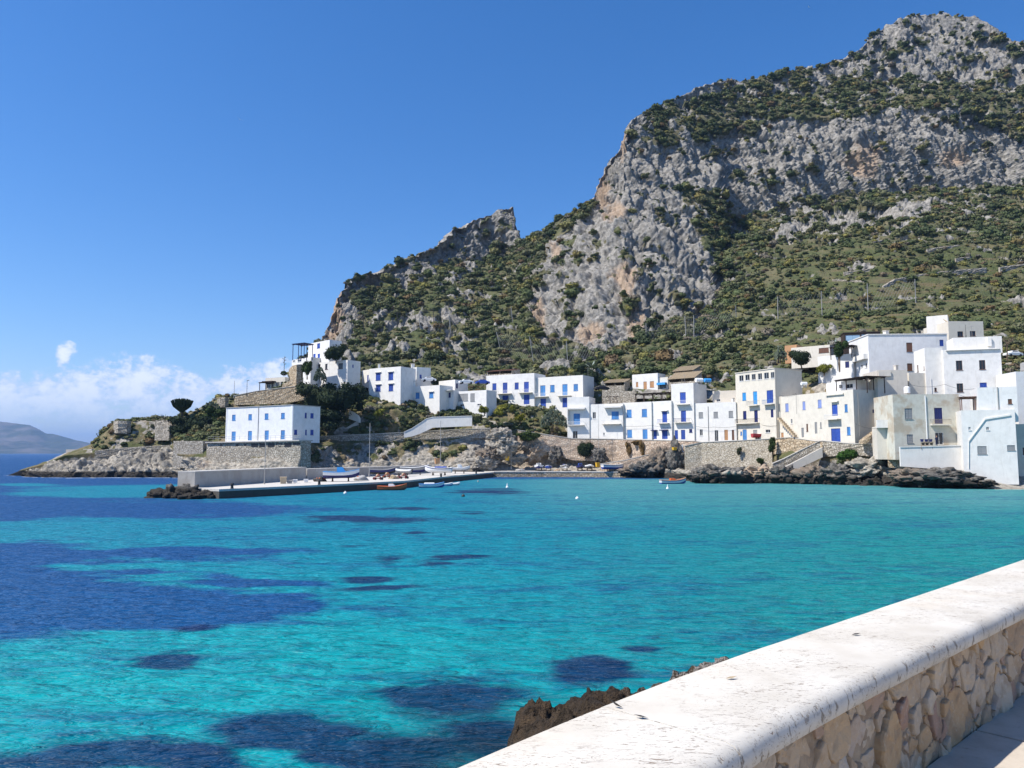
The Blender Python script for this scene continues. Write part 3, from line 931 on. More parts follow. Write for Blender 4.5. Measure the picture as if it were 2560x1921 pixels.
def make_scrub():
    coll = bpy.data.collections.new('bush_kinds')
    for k in range(7):
        g = np.random.default_rng(40 + k)
        lobes = [(0, 0, 0.35)] + [(g.uniform(-.55, .55), g.uniform(-.55, .55), g.uniform(.15, .6)) for _ in range(4)]
        rad = [(0.7, 0.7, 0.55)] + [(g.uniform(.3, .5),) * 2 + (g.uniform(.25, .45),) for _ in range(4)]
        parts = [blob(c, np.array(r) * 0.82, k * 7 + i, 1, 0.3) for i, (c, r) in enumerate(zip(lobes, rad))]
        parts.append(leaf_cloud(lobes, rad, 230, 0.13, 90 + k))
        V, Fq = join(parts)
        proto('bush_%d' % k, V, Fq, SCRUBM, coll)
    for k in range(2):                                  # agaves
        g = np.random.default_rng(70 + k)
        V, Fs = [], []
        for i in range(16):
            a = i * 2.4 + g.uniform(-.2, .2)
            t = g.uniform(0.25, 1.25)
            dirv = np.array([math.cos(a) * math.cos(t), math.sin(a) * math.cos(t), math.sin(t)])
            sd = np.array([-math.sin(a), math.cos(a), 0]) * 0.09
            base = np.array([0, 0, 0.05])
            j = len(V)
            V += [base - sd, base + sd, base + dirv * 0.55 + sd * 1.2, base + dirv * 0.55 - sd * 1.2, base + dirv * 1.05]
            Fs += [(j, j + 1, j + 2), (j, j + 2, j + 3), (j + 3, j + 2, j + 4)]
        proto('bush_agave_%d' % k, np.array(V), np.array(Fs), AGAVM, coll)
    ng = scatter_tree(coll)
    # collection children are picked in name order: bush_0..6, bush_agave_0..1
    rnd = np.random.default_rng(3)
    # --- mountain
    P, S = MP, MS
    dr = np.linalg.norm(np.gradient(P, axis=0), axis=-1)
    dc = np.linalg.norm(np.gradient(P, axis=1), axis=-1)
    area = dr * dc
    X, Y, Z = P[..., 0], P[..., 1], P[..., 2]
    patch = sstep(fbm(X, Y, Z, 14, 3), -0.30, 0.22)
    dens = (0.07 + 0.93 * (1 - sstep(MROCK, 0.20, 0.75))) * (0.30 + 0.70 * patch)
    dens = dens * (1 - 0.12 * MMEAD) * ((S > 1.02) & (S < 7.12)) * (1 - 0.95 * (MPX > 1225) * (MPX < 1315) * (MPY < 600))
    w = (area * dens).ravel()
    n = 25000
    k = rnd.choice(w.size, n, p=w / w.sum())
    pts = P.reshape(-1, 3)[k] + rnd.normal(size=(n, 3)) * np.array([.25, .25, 0])
    base = rnd.lognormal(-0.08, 0.58, n) * (1 - 0.30 * MMEAD.ravel()[k]) * (1 - 0.45 * sstep(MROCK.ravel()[k], .3, .8)) * 1.0
    base = np.clip(base, 0.28, 3.8)
    pts[:, 2] -= 0.12 * base
    sizes = np.stack([base * rnd.uniform(.85, 1.25, n), base * rnd.uniform(.85, 1.25, n), base * rnd.uniform(.75, 1.15, n)], -1)
    idx = rnd.integers(0, 7, n)
    ag = (MPY.ravel()[k] > 840) & (rnd.random(n) < 0.05)
    idx[ag] = rnd.integers(7, 9, ag.sum())
    scatter('hill_scrub', 'low green and olive scrub covering the mountain slopes', pts, sizes, idx, ng, rnd)
    # --- coast
    P, S, px, py = CPT, CS, CPX, CPY
    dr = np.linalg.norm(np.gradient(P, axis=0), axis=-1)
    dc = np.linalg.norm(np.gradient(P, axis=1), axis=-1)
    X, Y, Z = P[..., 0], P[..., 1], P[..., 2]
    patch = sstep(fbm(X, Y, Z, 7, 3), -0.2, 0.2)
    up = sstep(S, 4.05, 4.3) * (px < 1410) * (px > 235)
    bank = 0.6 * sstep(S, 2.35, 2.7) * (1 - sstep(S, 3.0, 3.1)) * (px > 760) * (px < 1160) + 0.28 * sstep(S, 2.5, 2.8) * (1 - sstep(S, 3.0, 3.1)) * (px > 1940) * (px < 2330)
    east = sstep(S, 6.0, 6.2) * (px > 1400)
    dens = (up * (0.35 + 0.65 * patch) * (1 + 0.9 * (px > 800) * (px < 1200)) + bank * patch + 0.6 * east) * (S < 7.6)
    w = (dr * dc * dens).ravel()
    n = 5600
    k = rnd.choice(w.size, n, p=w / w.sum())
    pts = P.reshape(-1, 3)[k] + rnd.normal(size=(n, 3)) * np.array([.2, .2, 0])
    base = np.clip(rnd.lognormal(-0.12, 0.42, n), 0.3, 2.2)
    pts[:, 2] -= 0.1 * base
    sizes = np.stack([base * rnd.uniform(.85, 1.25, n), base * rnd.uniform(.85, 1.25, n), base * rnd.uniform(.7, 1.1, n)], -1)
    idx = rnd.integers(0, 7, n)
    ag = rnd.random(n) < 0.05
    idx[ag] = rnd.integers(7, 9, ag.sum())
    scatter('shore_scrub', 'scrub bushes growing between the houses and on the headland', pts, sizes * 0.95, idx, ng, rnd)


make_scrub()

# ------------------------------------------------------------------ haze: the air between here and the far island
def make_haze():
    m = bpy.data.materials.new('air')
    m.use_nodes = True
    nt = m.node_tree
    nt.nodes.clear()
    v = nt.nodes.new('ShaderNodeVolumePrincipled')
    v.inputs['Color'].default_value = (0.34, 0.58, 1.0, 1)
    v.inputs['Density'].default_value = HAZE
    v.inputs['Anisotropy'].default_value = 0.25
    o = nt.nodes.new('ShaderNodeOutputMaterial')
    nt.links.new(v.outputs[0], o.inputs['Volume'])
    b = MB()
    b.box(-76000, 76000, -3000, 26000, -5.5, 620)
    h = b.build('haze', m)
    tag(h, 'thin blue sea haze over the bay', kind='stuff')


HAZE = 0.00007
make_haze()

# ================================================================== THE VILLAGE
def put(o, root):
    """parent a mesh made in world coordinates to an unrotated Empty"""
    o.parent = root
    o.matrix_parent_inverse = Matrix.Translation(-root.location)
    return o


class Face:
    def __init__(s, O, a, L, zb, zt, n):
        s.O, s.a, s.L, s.zb, s.zt, s.n = Vector((O.x, O.y, 0)), Vector((a.x, a.y, 0)), L, zb, zt, Vector((n.x, n.y, 0))
        s.holes = []

    def hit(s, px, py):
        d = ray(px, py)
        C = Vector((0, 0, EYE))
        t = s.n.dot(s.O - Vector((0, 0, 0))) / s.n.dot(d)
        P = C + d * t
        return (P - s.O).dot(s.a), P.z

    def rect(s, px0, py0, px1, py1):
        xm, ym = (px0 + px1) / 2, (py0 + py1) / 2
        sa, sb = sorted((s.hit(px0, ym)[0], s.hit(px1, ym)[0]))
        za, zb = s.hit(xm, py1)[1], s.hit(xm, py0)[1]
        sa, sb = max(sa, 0.12), min(sb, s.L - 0.12)
        return sa, sb, max(za, s.zb + 0.05), min(zb, s.zt - 0.15)

    def pt(s, u, z, out=0.0):
        return s.O + s.a * u + s.n * out + Vector((0, 0, z))

    def mesh(s, mb, reveal=0.2):
        us = sorted({0.0, s.L, *[h[0] for h in s.holes], *[h[1] for h in s.holes]})
        zs = sorted({s.zb, s.zt, *[h[2] for h in s.holes], *[h[3] for h in s.holes]})
        for i in range(len(us) - 1):
            for j in range(len(zs) - 1):
                um, zm = (us[i] + us[i + 1]) / 2, (zs[j] + zs[j + 1]) / 2
                if any(h[0] < um < h[1] and h[2] < zm < h[3] for h in s.holes):
                    continue
                mb.add([s.pt(us[i], zs[j]), s.pt(us[i + 1], zs[j]), s.pt(us[i + 1], zs[j + 1]), s.pt(us[i], zs[j + 1])], [(0, 1, 2, 3)])
        for h in s.holes:
            q = [(h[0], h[2]), (h[1], h[2]), (h[1], h[3]), (h[0], h[3])]
            for k in range(4):
                (a, b_), (c, d) = q[k], q[(k + 1) % 4]
                mb.add([s.pt(a, b_), s.pt(c, d), s.pt(c, d, -reveal), s.pt(a, b_, -reveal)], [(0, 1, 2, 3)])
            mb.add([s.pt(a, b_, -reveal) for a, b_ in q], [(0, 1, 2, 3)])

    def bx(s, mb, u0, u1, z0, z1, o0, o1, mi=0):
        mb.obox(s.pt(u0, z0, o0), s.a * (u1 - u0), s.n * (o1 - o0), Vector((0, 0, z1 - z0)), mi)


SHUT = {'B': 'deep_blue_paint', 'S': 'sky_blue_paint', 'N': 'navy_and_shaded_blue_paint', 'L': 'lavender_paint', 'W': 'brown_paint', 'T': 'tan_paint', 'Y': 'grey_paint', 'C': 'bright_blue_paint', 'P': 'sky_reflection_glass'}  # N is blue with shade put in, P has sky reflection as its colour


def opening(face, r, kind, root):
    """window / door in a hole: frame (or leaf frame) + shutter leaves or pane"""
    u0, u1, z0, z1 = r
    if u1 - u0 < 0.25 or z1 - z0 < 0.25:
        return
    door = kind.startswith('D')
    k = kind[-1]
    face.holes.append((u0, u1, z0, z1))
    fr = MB()
    fm = MATS['white_paint'] if k == 'G' else MATS[SHUT.get(k, 'brown_paint')]
    t = 0.06
    for a, b_, c, d in ((u0, u0 + t, z0, z1), (u1 - t, u1, z0, z1), (u0 + t, u1 - t, z1 - t, z1), (u0 + t, u1 - t, z0, z0 + t)):
        face.bx(fr, a + .003, b_ - .003, c + .003, d - .003, -0.16, -0.05)
    if not door:
        face.bx(fr, u0 - 0.07, u1 + 0.07, z0 - 0.07, z0 - 0.005, 0.004, 0.09)
    w = put(fr.build('door' if door else 'window', fm), root)
    um = (u0 + u1) / 2
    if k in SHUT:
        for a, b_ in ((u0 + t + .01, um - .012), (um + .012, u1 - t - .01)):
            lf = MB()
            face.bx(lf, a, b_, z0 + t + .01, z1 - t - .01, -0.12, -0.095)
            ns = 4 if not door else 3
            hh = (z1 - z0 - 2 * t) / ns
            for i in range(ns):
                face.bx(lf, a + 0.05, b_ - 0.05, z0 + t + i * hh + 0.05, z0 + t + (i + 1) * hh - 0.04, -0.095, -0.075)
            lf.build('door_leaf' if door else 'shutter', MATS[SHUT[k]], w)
    else:
        pn_ = MB()
        face.bx(pn_, u0 + t, u1 - t, z0 + t, z1 - t, -0.15, -0.13)
        pn_.build('pane', MATS['window_glass'], w)
        ml = MB()
        face.bx(ml, um - .025, um + .025, z0 + t, z1 - t, -0.125, -0.09)
        ml.build('mullion', fm, w)


def house(name, label, A, B, yb, yt, depth, m='white_plaster', front=(), right=(), left=(), ref='B', sink=2.0, parapet=0.45, rim=None, group=None, cat='house', ztop=None):
    if A[0] < 1410 and name != 'quay_house':
        A, B = (A[0], A[1] * 1.055), (B[0], B[1] * 1.055)
        sink += 2.5
    a, b_ = at(A[0], yb, A[1]), at(B[0], yb, B[1])
    r = b_ if ref == 'B' else a
    rp = B if ref == 'B' else A
    zb = at(rp[0], yb, rp[1]).z - sink
    zt = at(rp[0], yt, rp[1]).z if ztop is None else ztop
    a.z = b_.z = 0
    e = (b_ - a)
    L = e.length
    e.normalize()
    n = Vector((-e.y, e.x, 0))
    root = empty(name, (a + b_) / 2 + n * depth / 2 + Vector((0, 0, zb)))
    tag(root, label, cat, group, 'thing')
    ff = Face(a, e, L, zb, zt, -n)
    fr = Face(b_, n, depth, zb, zt, e)
    fl = Face(a, n, depth, zb, zt, -e)
    for fc, lst in ((ff, front), (fr, right), (fl, left)):
        for it in lst:
            opening(fc, fc.rect(*it[:4]), it[4], root)
    mb = MB()
    for fc in (ff, fr, fl):
        fc.mesh(mb)
    c = [a, b_, b_ + n * depth, a + n * depth]
    Z = lambda p, z: Vector((p.x, p.y, z))
    mb.add([Z(c[3], zb), Z(c[2], zb), Z(c[2], zt), Z(c[3], zt)], [(0, 1, 2, 3)])
    t = 0.28
    ci = [a + e * t + n * t, b_ - e * t + n * t, b_ - e * t + n * (depth - t), a + e * t + n * (depth - t)]
    for k in range(4):
        j = (k + 1) % 4
        mb.add([Z(c[k], zt), Z(c[j], zt), Z(ci[j], zt), Z(ci[k], zt)], [(0, 1, 2, 3)])
        mb.add([Z(ci[k], zt), Z(ci[j], zt), Z(ci[j], zt - parapet), Z(ci[k], zt - parapet)], [(0, 1, 2, 3)])
    mb.add([Z(p, zt - parapet) for p in ci], [(0, 1, 2, 3)])
    put(mb.build('walls', MATS[m]), root)
    if rim:
        q = MB()
        ff.bx(q, -0.06, L + 0.06, zt - 0.14, zt + 0.05, 0.004, 0.14)
        fr.bx(q, -0.0, depth + 0.06, zt - 0.14, zt + 0.05, 0.004, 0.14)
        fl.bx(q, -0.0, depth + 0.06, zt - 0.14, zt + 0.05, 0.004, 0.14)
        put(q.build('cornice', MATS[rim]), root)
    root['_'] = 0
    del root['_']
    return root, ff, fr, fl


def balcony(root, face, px0, px1, py, depth=0.95, rail='dark_metal', slab='cream_plaster', h=0.95, solid=False):
    ym = py
    u0, u1 = sorted((face.hit(px0, ym)[0], face.hit(px1, ym)[0]))
    z = face.hit((px0 + px1) / 2, py)[1]
    s = MB()
    face.bx(s, u0, u1, z - 0.16, z, 0.003, depth)
    sl = put(s.build('balcony', MATS[slab]), root)
    q = MB()
    if solid:
        face.bx(q, u0, u1, z + .003, z + h, depth - 0.12, depth - .004)
        for a in (u0, u1 - .12):
            face.bx(q, a, a + .12, z + .003, z + h, .01, depth - .125)
        q.build('balustrade', MATS[slab], sl)
        return sl
    for a, b_, o0, o1 in ((u0, u1, depth - .05, depth - .01), (u0, u0 + .04, .01, depth - .06), (u1 - .04, u1, .01, depth - .06)):
        face.bx(q, a, b_, z + h - .05, z + h, o0, o1)
    nb = max(4, int((u1 - u0) / 0.16))
    for i in range(nb + 1):
        a = u0 + (u1 - u0 - .03) * i / nb
        face.bx(q, a, a + .025, z + .003, z + h - .055, depth - .045, depth - .02)
    q.build('railing', MATS[rail], sl)
    return sl


def pipe(root, face, px, py0, py1, r=0.06, m='pole_metal'):
    u = face.hit(px, (py0 + py1) / 2)[0]
    z1, z0 = face.hit(px, py0)[1], face.hit(px, py1)[1]
    q = MB()
    q.tube(face.pt(u, z0, 0.09), face.pt(u, z1, 0.09), r, r, 6)
    put(q.build('drainpipe', MATS[m]), root)


def slab_on(root, face, name, px0, py0, px1, py1, out, m, back=0.003):
    """a plate standing proud of a wall (awning, lintel, canopy)"""
    u0, u1, z0, z1 = face.rect(px0, py0, px1, py1)
    q = MB()
    face.bx(q, u0, u1, z0, z1, back, out)
    return put(q.build(name, MATS[m]), root)


def pergola(label, A, B, yb, yt, depth, m='dark_wood', beams=7, roof=True, nposts=4):
    a, b_ = at(A[0], yb, A[1]), at(B[0], yb, B[1])
    zt = at(B[0], yt, B[1]).z
    zb = b_.z
    e = Vector((b_.x - a.x, b_.y - a.y, 0))
    L = e.length
    e.normalize()
    n = Vector((-e.y, e.x, 0))
    root = empty('pergola', Vector((a.x, a.y, zb)))
    tag(root, label, 'pergola')
    o = Vector((a.x, a.y, 0))
    Zv = lambda z: Vector((0, 0, z))
    for i in range(nposts):
        for d in (0.0, depth - 0.14):
            q = MB()
            q.obox(o + e * ((L - .14) * i / (nposts - 1)) + n * d + Zv(zb - .6), e * .14, n * .14, Zv(zt - zb + .6 - .004))
            put(q.build('post', MATS[m]), root)
    for d in (0.0, depth - 0.16):
        q = MB()
        q.obox(o - e * .15 + n * d + Zv(zt), e * (L + .3), n * .16, Zv(.16))
        put(q.build('beam', MATS[m]), root)
    for i in range(beams):
        q = MB()
        q.obox(o + e * (L - .1) * (i / (beams - 1)) - n * .25 + Zv(zt + .163), e * .10, n * (depth + .5), Zv(.10))
        put(q.build('rafter', MATS[m]), root)
    if roof:
        q = MB()
        q.obox(o - e * .25 - n * .3 + Zv(zt + .27), e * (L + .5), n * (depth + .6), Zv(.05))
        put(q.build('reed_roof', MATS['ochre_plaster' if roof == 2 else m]), root)
    return root


BG = 'white village houses with blue shutters'
# ---- big house over the quay wall
H1, f, r, l = house('quay_house', 'long white two-storey house with blue doors standing alone above the stone quay terrace', (563, 182), (731, 170), 1101, 1012, 8.2, 'cool_white_plaster',
    front=[(580.2, 1037.4, 588.9, 1051.2, 'S'), (621, 1036, 629.7, 1049.4, 'S'), (662, 1034, 671, 1048.3, 'S'), (702.7, 1032.7, 711.9, 1046.4, 'S'),
           (579, 1079.4, 589, 1102.4, 'DS'), (620, 1078, 629.7, 1101.5, 'DS'), (661.7, 1076.7, 671.8, 1100, 'DS'), (702, 1076, 712, 1098.8, 'DS')],
    right=[(762, 1032.4, 767, 1045.7, 'B'), (776, 1033.4, 784, 1046, 'B'), (735.4, 1074.7, 743, 1087.4, 'B'), (763, 1074.7, 767, 1088, 'B'), (776, 1074.7, 784, 1088, 'B')], rim='pole_metal', sink=.5)
pipe(H1, f, 646, 1016, 1101)
for q0, q1 in ((563, 567), (726.5, 731)):
    slab_on(H1, f, 'corner_strip', q0, 1014, q1, 1103, 0.06, 'white_paint')
# ---- tower house on the hill spur
H2, f, r, l = house('tower_house', 'tall narrow white house with navy windows at the very top of the spur', (770, 214), (823, 206), 906, 849.7, 4.0, 'cool_white_plaster',
    front=[(793, 858.8, 800, 870.6, 'B'), (783, 885, 789, 896, 'B'), (794, 885, 800, 898, 'DB')], left=[(764, 863, 767, 873, 'G')], sink=6)
H2b, f, r, l = house('terrace_block', 'white arched terrace block with open bays below the tower house pergola', (730, 214), (777, 207), 916, 893, 5, 'white_plaster',
    front=[(732, 896, 738, 905, 'G'), (744, 893, 752, 905, 'G')], sink=5)
pergola('dark pergola on slim posts beside the tower house on the spur', (731, 213), (760, 210.5), 893, 860, 3.2, 'navy_and_shaded_blue_paint', 5, True, 3)
H3, f, r, l = house('spur_house', 'white house with three brown-framed dark windows below the tower house', (778.7, 210), (868, 202), 958, 900, 5.0, 'white_plaster',
    front=[(790, 911, 801, 925, 'K'), (813, 910, 820, 924, 'K'), (846, 908.5, 857, 922.7, 'K')], right=[(881, 912, 884, 919, 'B')], sink=5)
g_, f, r, l = house('garage', 'low white garage with dark slatted doors beside the spur house', (754, 212), (779, 209), 964, 938, 4, 'white_plaster', front=[(756, 945, 766.5, 962.5, 'DW'), (767.5, 945, 777.5, 962.5, 'DW')])
H4, f, r, l = house('terrace_restaurant', 'low cream terrace building with wide dark openings on the headland slope', (663, 214), (712, 211), 972, 943, 5, 'cream_plaster',
    front=[(666, 957, 676, 971, 'DG'), (678, 956, 684, 971, 'DG'), (690, 956, 699, 971, 'DG'), (701, 955, 708, 971, 'DG')], sink=4)
slab_on(H4, f, 'awning', 661, 954, 690, 957, 1.6, 'dark_wood')
pergola('small dark pergola at the seaward end of the terrace restaurant', (648, 214), (664, 213), 974, 958, 3, 'dark_wood', 4, True, 2)
# ---- cubic house
H5, f, r, l = house('cubic_house', 'square white two-storey house with four blue windows above the scrub bank', (922, 206), (1001, 200), 1006, 916.5, 6.5, 'white_plaster',
    front=[(939.6, 932.7, 951.4, 951, 'B'), (971, 931.4, 983, 949.8, 'B'), (940, 962.8, 951.4, 978.8, 'B'), (971.7, 961, 983, 977.6, 'B')], sink=4)
for a in ((938, 932), (969.5, 930.5), (938.5, 962), (970.3, 960)):
    slab_on(H5, f, 'window_hood', a[0], a[1] - 1.6, a[0] + 15, a[1] - .2, 0.3, 'white_plaster')
H5b, f, r, l = house('side_wing', 'narrow white wing with a dark recess on the seaward side of the cubic house', (903, 211), (922.5, 208), 1000, 924, 5.5, 'white_plaster', front=[(918, 938, 921.5, 955, 'B'), (905, 970, 921, 992, 'DG')], sink=3)
H5c, f, r, l = house('back_wing', 'white back wing with one small navy window behind the cubic house', (1012, 215), (1041, 207), 965, 918, 4.4, 'white_plaster', right=[(1049, 937, 1054, 946, 'B')], sink=5)
# ---- low house with verandah
H6, f, r, l = house('verandah_house', 'low white house with two sky-blue shutters and a white stair below the parked cars', (1025, 205), (1098.7, 199.5), 1026, 963, 6, 'white_plaster',
    front=[(1039, 982, 1048.8, 997, 'S'), (1073, 980.6, 1083.5, 995, 'S')], sink=3)
slab_on(H6, f, 'window_hood', 1038, 980, 1050, 981.6, 0.3, 'white_plaster')
slab_on(H6, f, 'window_hood', 1072, 978.6, 1085, 980.2, 0.3, 'white_plaster')
H6b, f, r, l = house('verandah_wing', 'white verandah wing with shade-darkened blue doors and a small balcony next to the low house', (1098, 204), (1134, 202), 1028, 976, 5, 'cool_white_plaster',
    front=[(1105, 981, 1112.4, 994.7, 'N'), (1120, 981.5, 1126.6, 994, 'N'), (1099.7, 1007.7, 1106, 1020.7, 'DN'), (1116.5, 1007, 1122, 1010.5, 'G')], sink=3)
balcony(H6b, f, 1106, 1122, 1003, 0.9, 'white_paint')
slab_on(H6b, f, 'canopy', 1099, 974.5, 1134, 976.5, 1.6, 'white_plaster')
H6c, f, r, l = house('upper_block', 'white upper block with one shade-darkened blue door between the two white parked cars', (1097, 214), (1137.5, 209), 968, 949.5, 5, 'white_plaster', right=[(1140, 959, 1145, 971.5, 'DN')], sink=4)
H6d, f, r, l = house('arcade_terrace', 'bright white terrace wing with framed bays next to the long blue-door house', (1132, 205), (1216, 199), 1034, 975.5, 5, 'white_plaster',
    front=[(1146, 985, 1170, 1003, 'Y'), (1176, 984, 1187, 1004, 'Y'), (1150, 1011, 1160, 1016, 'G'), (1193, 1010, 1203, 1014, 'G')], sink=3)
# ---- long house with blue doors
H7, f, r, l = house('long_house', 'taller half of the long white house with navy doors above the yellow shrubs', (1215.4, 212), (1336, 204.5), 1022, 933, 7, 'white_plaster',
    front=[(1231, 958.8, 1241, 975, 'B'), (1257, 957, 1268.5, 983.4, 'DB'), (1286.8, 956.8, 1296.6, 973, 'B'), (1310, 955, 1322, 981, 'DB'), (1256, 989, 1271, 1013.5, 'DB'), (1309.5, 987, 1323.7, 1011, 'DB')], sink=3)
balcony(H7, f, 1245, 1280, 984.5, 1.0, 'white_paint')
balcony(H7, f, 1298.6, 1332, 982, 1.0, 'white_paint')
H7b, f, r, l = house('long_house', 'lower half of the long white house with sky-blue doors and a bare grey end wall', (1336.4, 205.5), (1457.8, 197.8), 1022, 938, 7.0, 'white_plaster',
    front=[(1350.7, 964, 1363.4, 990.6, 'DS'), (1375.7, 963, 1386.4, 980, 'S'), (1406, 961, 1418.7, 988.4, 'DS'), (1434, 960.7, 1445, 977, 'S'), (1351, 997, 1365, 1018, 'DB'), (1406, 995, 1418, 1019, 'DB')], sink=3)
balcony(H7b, f, 1339, 1372, 992, 1.0, 'white_paint')
balcony(H7b, f, 1395.6, 1429, 989.6, 1.0, 'white_paint')
pipe(H7b, f, 1338, 946, 1020)
# ---- the row along the street
H8, f, r, l = house('loggia_house', 'white row house with a deep blue-shuttered loggia at the scrub end of the street', (1418.8, 203), (1474, 201), 1100, 992, 7, 'white_plaster',
    front=[(1434, 1034.5, 1450, 1062, 'DS'), (1432, 1078, 1444, 1097, 'DG')], sink=2)
balcony(H8, f, 1421, 1461, 1063, 1.1, 'white_paint', 'cream_plaster', .9)
slab_on(H8, f, 'loggia_hood', 1420, 1020, 1464, 1024, 1.1, 'white_plaster')
slab_on(H8, f, 'loggia_cheek', 1420, 1024, 1422, 1061, 1.1, 'white_plaster')
H8b, f, r, l = house('loggia_house', 'lower white row house with a second loggia and an oval window below the roof pergola', (1474.4, 201.3), (1559, 197), 1100, 1009, 7, 'white_plaster',
    front=[(1481.7, 1031, 1489.7, 1047, 'G'), (1529, 1029, 1547, 1048, 'S'), (1508, 1082, 1512, 1089, 'G')], sink=2)
balcony(H8b, f, 1507, 1553, 1060, 1.1, 'white_paint', 'cream_plaster', .9)
slab_on(H8b, f, 'loggia_hood', 1511, 1016, 1556, 1020, 1.1, 'white_plaster')
pipe(H8b, f, 1558, 1012, 1097)
pergola('short dark wood pergola on the roof of the lower loggia house', (1507, 203), (1543, 201.5), 1012, 993, 3.5, 'dark_wood', 5, False, 3)
H9, f, r, l = house('row_house', 'plain white row house with four sky-blue shuttered openings and a roof terrace', (1559.4, 197.6), (1630, 192.5), 1101, 1004.5, 7, 'white_plaster',
    front=[(1567, 1024.7, 1579, 1043.8, 'S'), (1604.7, 1023, 1617.4, 1042, 'S'), (1568, 1074.9, 1580, 1093.8, 'S'), (1606.6, 1073.8, 1618.7, 1098, 'DS')], sink=2)
H10, f, r, l = house('row_house', 'white row house with potted plants round a navy balcony door and two navy awnings below', (1630.4, 193), (1680, 189), 1101, 1002, 7, 'white_plaster',
    front=[(1655.8, 1029, 1667.6, 1056.5, 'DB'), (1633.6, 1077.5, 1642, 1098, 'DB'), (1655, 1076.7, 1669, 1098, 'DB')], sink=2)
balcony(H10, f, 1648, 1674, 1058, .9, 'deep_blue_paint')
slab_on(H10, f, 'awning', 1631, 1075.5, 1644, 1077.2, .9, 'navy_and_shaded_blue_paint')
slab_on(H10, f, 'awning', 1653, 1074.5, 1671, 1076.5, .9, 'navy_and_shaded_blue_paint')
slab_on(H10, f, 'door_hood', 1653, 1026, 1671, 1028, .5, 'white_plaster')
pergola('long dark pergola over the roof terrace above the sky-blue shuttered row house', (1588, 198), (1679, 191.5), 1006, 983, 4.5, 'dark_wood', 9, True, 5)
H11, f, r, l = house('row_house', 'tall narrow white row house with two stacked blue balcony doors and a bare side', (1680.4, 189.6), (1736.4, 186), 1102, 957.5, 8, 'white_plaster',
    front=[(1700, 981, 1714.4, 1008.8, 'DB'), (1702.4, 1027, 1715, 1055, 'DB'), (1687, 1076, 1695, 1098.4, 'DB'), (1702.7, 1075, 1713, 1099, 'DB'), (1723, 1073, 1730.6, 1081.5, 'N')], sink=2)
balcony(H11, f, 1692, 1725, 1011, .95, 'white_paint', 'cream_plaster')
balcony(H11, f, 1688, 1728, 1056, .95, 'navy_and_shaded_blue_paint', 'cream_plaster')
H12, f, r, l = house('row_house', 'broad low white row house with three grey windows and one tan door', (1736.8, 186.4), (1842, 180.5), 1106, 1005, 7, 'white_plaster',
    front=[(1747, 1031, 1757.7, 1045, 'Y'), (1784, 1030, 1795, 1044.5, 'Y'), (1821.8, 1027.8, 1832.6, 1043.5, 'Y'), (1749.4, 1073.8, 1757, 1089.5, 'G'), (1786.8, 1076, 1796, 1103.5, 'DG'), (1811, 1075, 1820, 1101, 'DT'), (1829.7, 1075, 1835.5, 1101, 'DW'), (1838, 1077, 1841, 1087, 'G')], sink=2)
pipe(H12, f, 1771, 1016, 1103)
H12b, f, r, l = house('roof_room', 'rough plaster roof room with one small dark vent behind the broad low row house', (1782, 190), (1842, 187), 1010, 976, 5, 'grey_plaster', front=[(1792, 998, 1801, 1004, 'G')], sink=2)
H13, f, r, l = house('tall_house', 'tall cream house with six dark windows under its eave above the red boat', (1842.7, 181), (1942, 170), 1102, 920.5, 8.5, 'cream_plaster',
    front=[(1847.8, 939, 1858.7, 953.5, 'G'), (1863, 937, 1874, 951.6, 'G'), (1879, 935.7, 1889, 950.5, 'G'), (1894.8, 934, 1905, 949.4, 'G'), (1910, 932, 1922, 947.6, 'G'), (1926.6, 930.6, 1938.6, 945.8, 'G'),
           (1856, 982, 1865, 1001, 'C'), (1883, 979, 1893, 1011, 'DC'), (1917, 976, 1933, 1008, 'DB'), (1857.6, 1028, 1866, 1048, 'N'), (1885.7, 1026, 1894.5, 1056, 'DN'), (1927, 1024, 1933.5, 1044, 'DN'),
           (1856.8, 1074, 1867, 1101, 'DS'), (1883, 1075, 1893.4, 1088, 'Y'), (1913.6, 1074.6, 1925.5, 1082.5, 'G'), (1851, 1079.5, 1855, 1088, 'S')], sink=2, rim='grey_plaster')
balcony(H13, f, 1873, 1899, 1013.5, .9, 'pole_metal', 'cream_plaster')
balcony(H13, f, 1912, 1937, 1010.5, .9, 'sky_blue_paint', 'cream_plaster')
balcony(H13, f, 1844, 1899, 1058, .9, 'dark_metal', 'cream_plaster')
pipe(H13, f, 1941, 922, 1045, .07)
H14, f, r, l = house('corner_house', 'cream corner house with lavender shutters and a blue double door on the street', (1945, 171), (2138, 150.5), 1112, 974, 6.8, 'cream_plaster',
    front=[(1963.4, 1009, 1971.4, 1029, 'L'), (2006.5, 1004, 2013.3, 1024, 'L'), (2044.7, 999.6, 2053.8, 1019.4, 'L'), (2080, 1012, 2094, 1040, 'DB'), (2111.7, 1011, 2119, 1030, 'S'), (2078, 1071.5, 2101, 1105, 'DB'), (2117.5, 1067.6, 2126, 1087.6, 'S'),
           (2037, 1056, 2043, 1084.5, 'DY'), (2003.7, 1070, 2010, 1094, 'DY'), (2016, 1060, 2020, 1079, 'W'), (2050.6, 1056, 2053.7, 1070.7, 'Y'), (1947, 1010, 1951, 1028, 'Y'), (1977, 1048, 1981, 1060, 'G'), (1953, 1082, 1959, 1093, 'T')],
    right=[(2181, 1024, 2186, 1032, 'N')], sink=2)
balcony(H14, f, 2070, 2103, 1048, 1.1, 'white_paint', 'cream_plaster', .9)
slab_on(H14, f, 'cornice_strip', 2066, 985, 2110, 988.5, .3, 'cream_plaster')
slab_on(H14, f, 'door_hood', 2079, 1003, 2097, 1006, .4, 'cream_plaster')
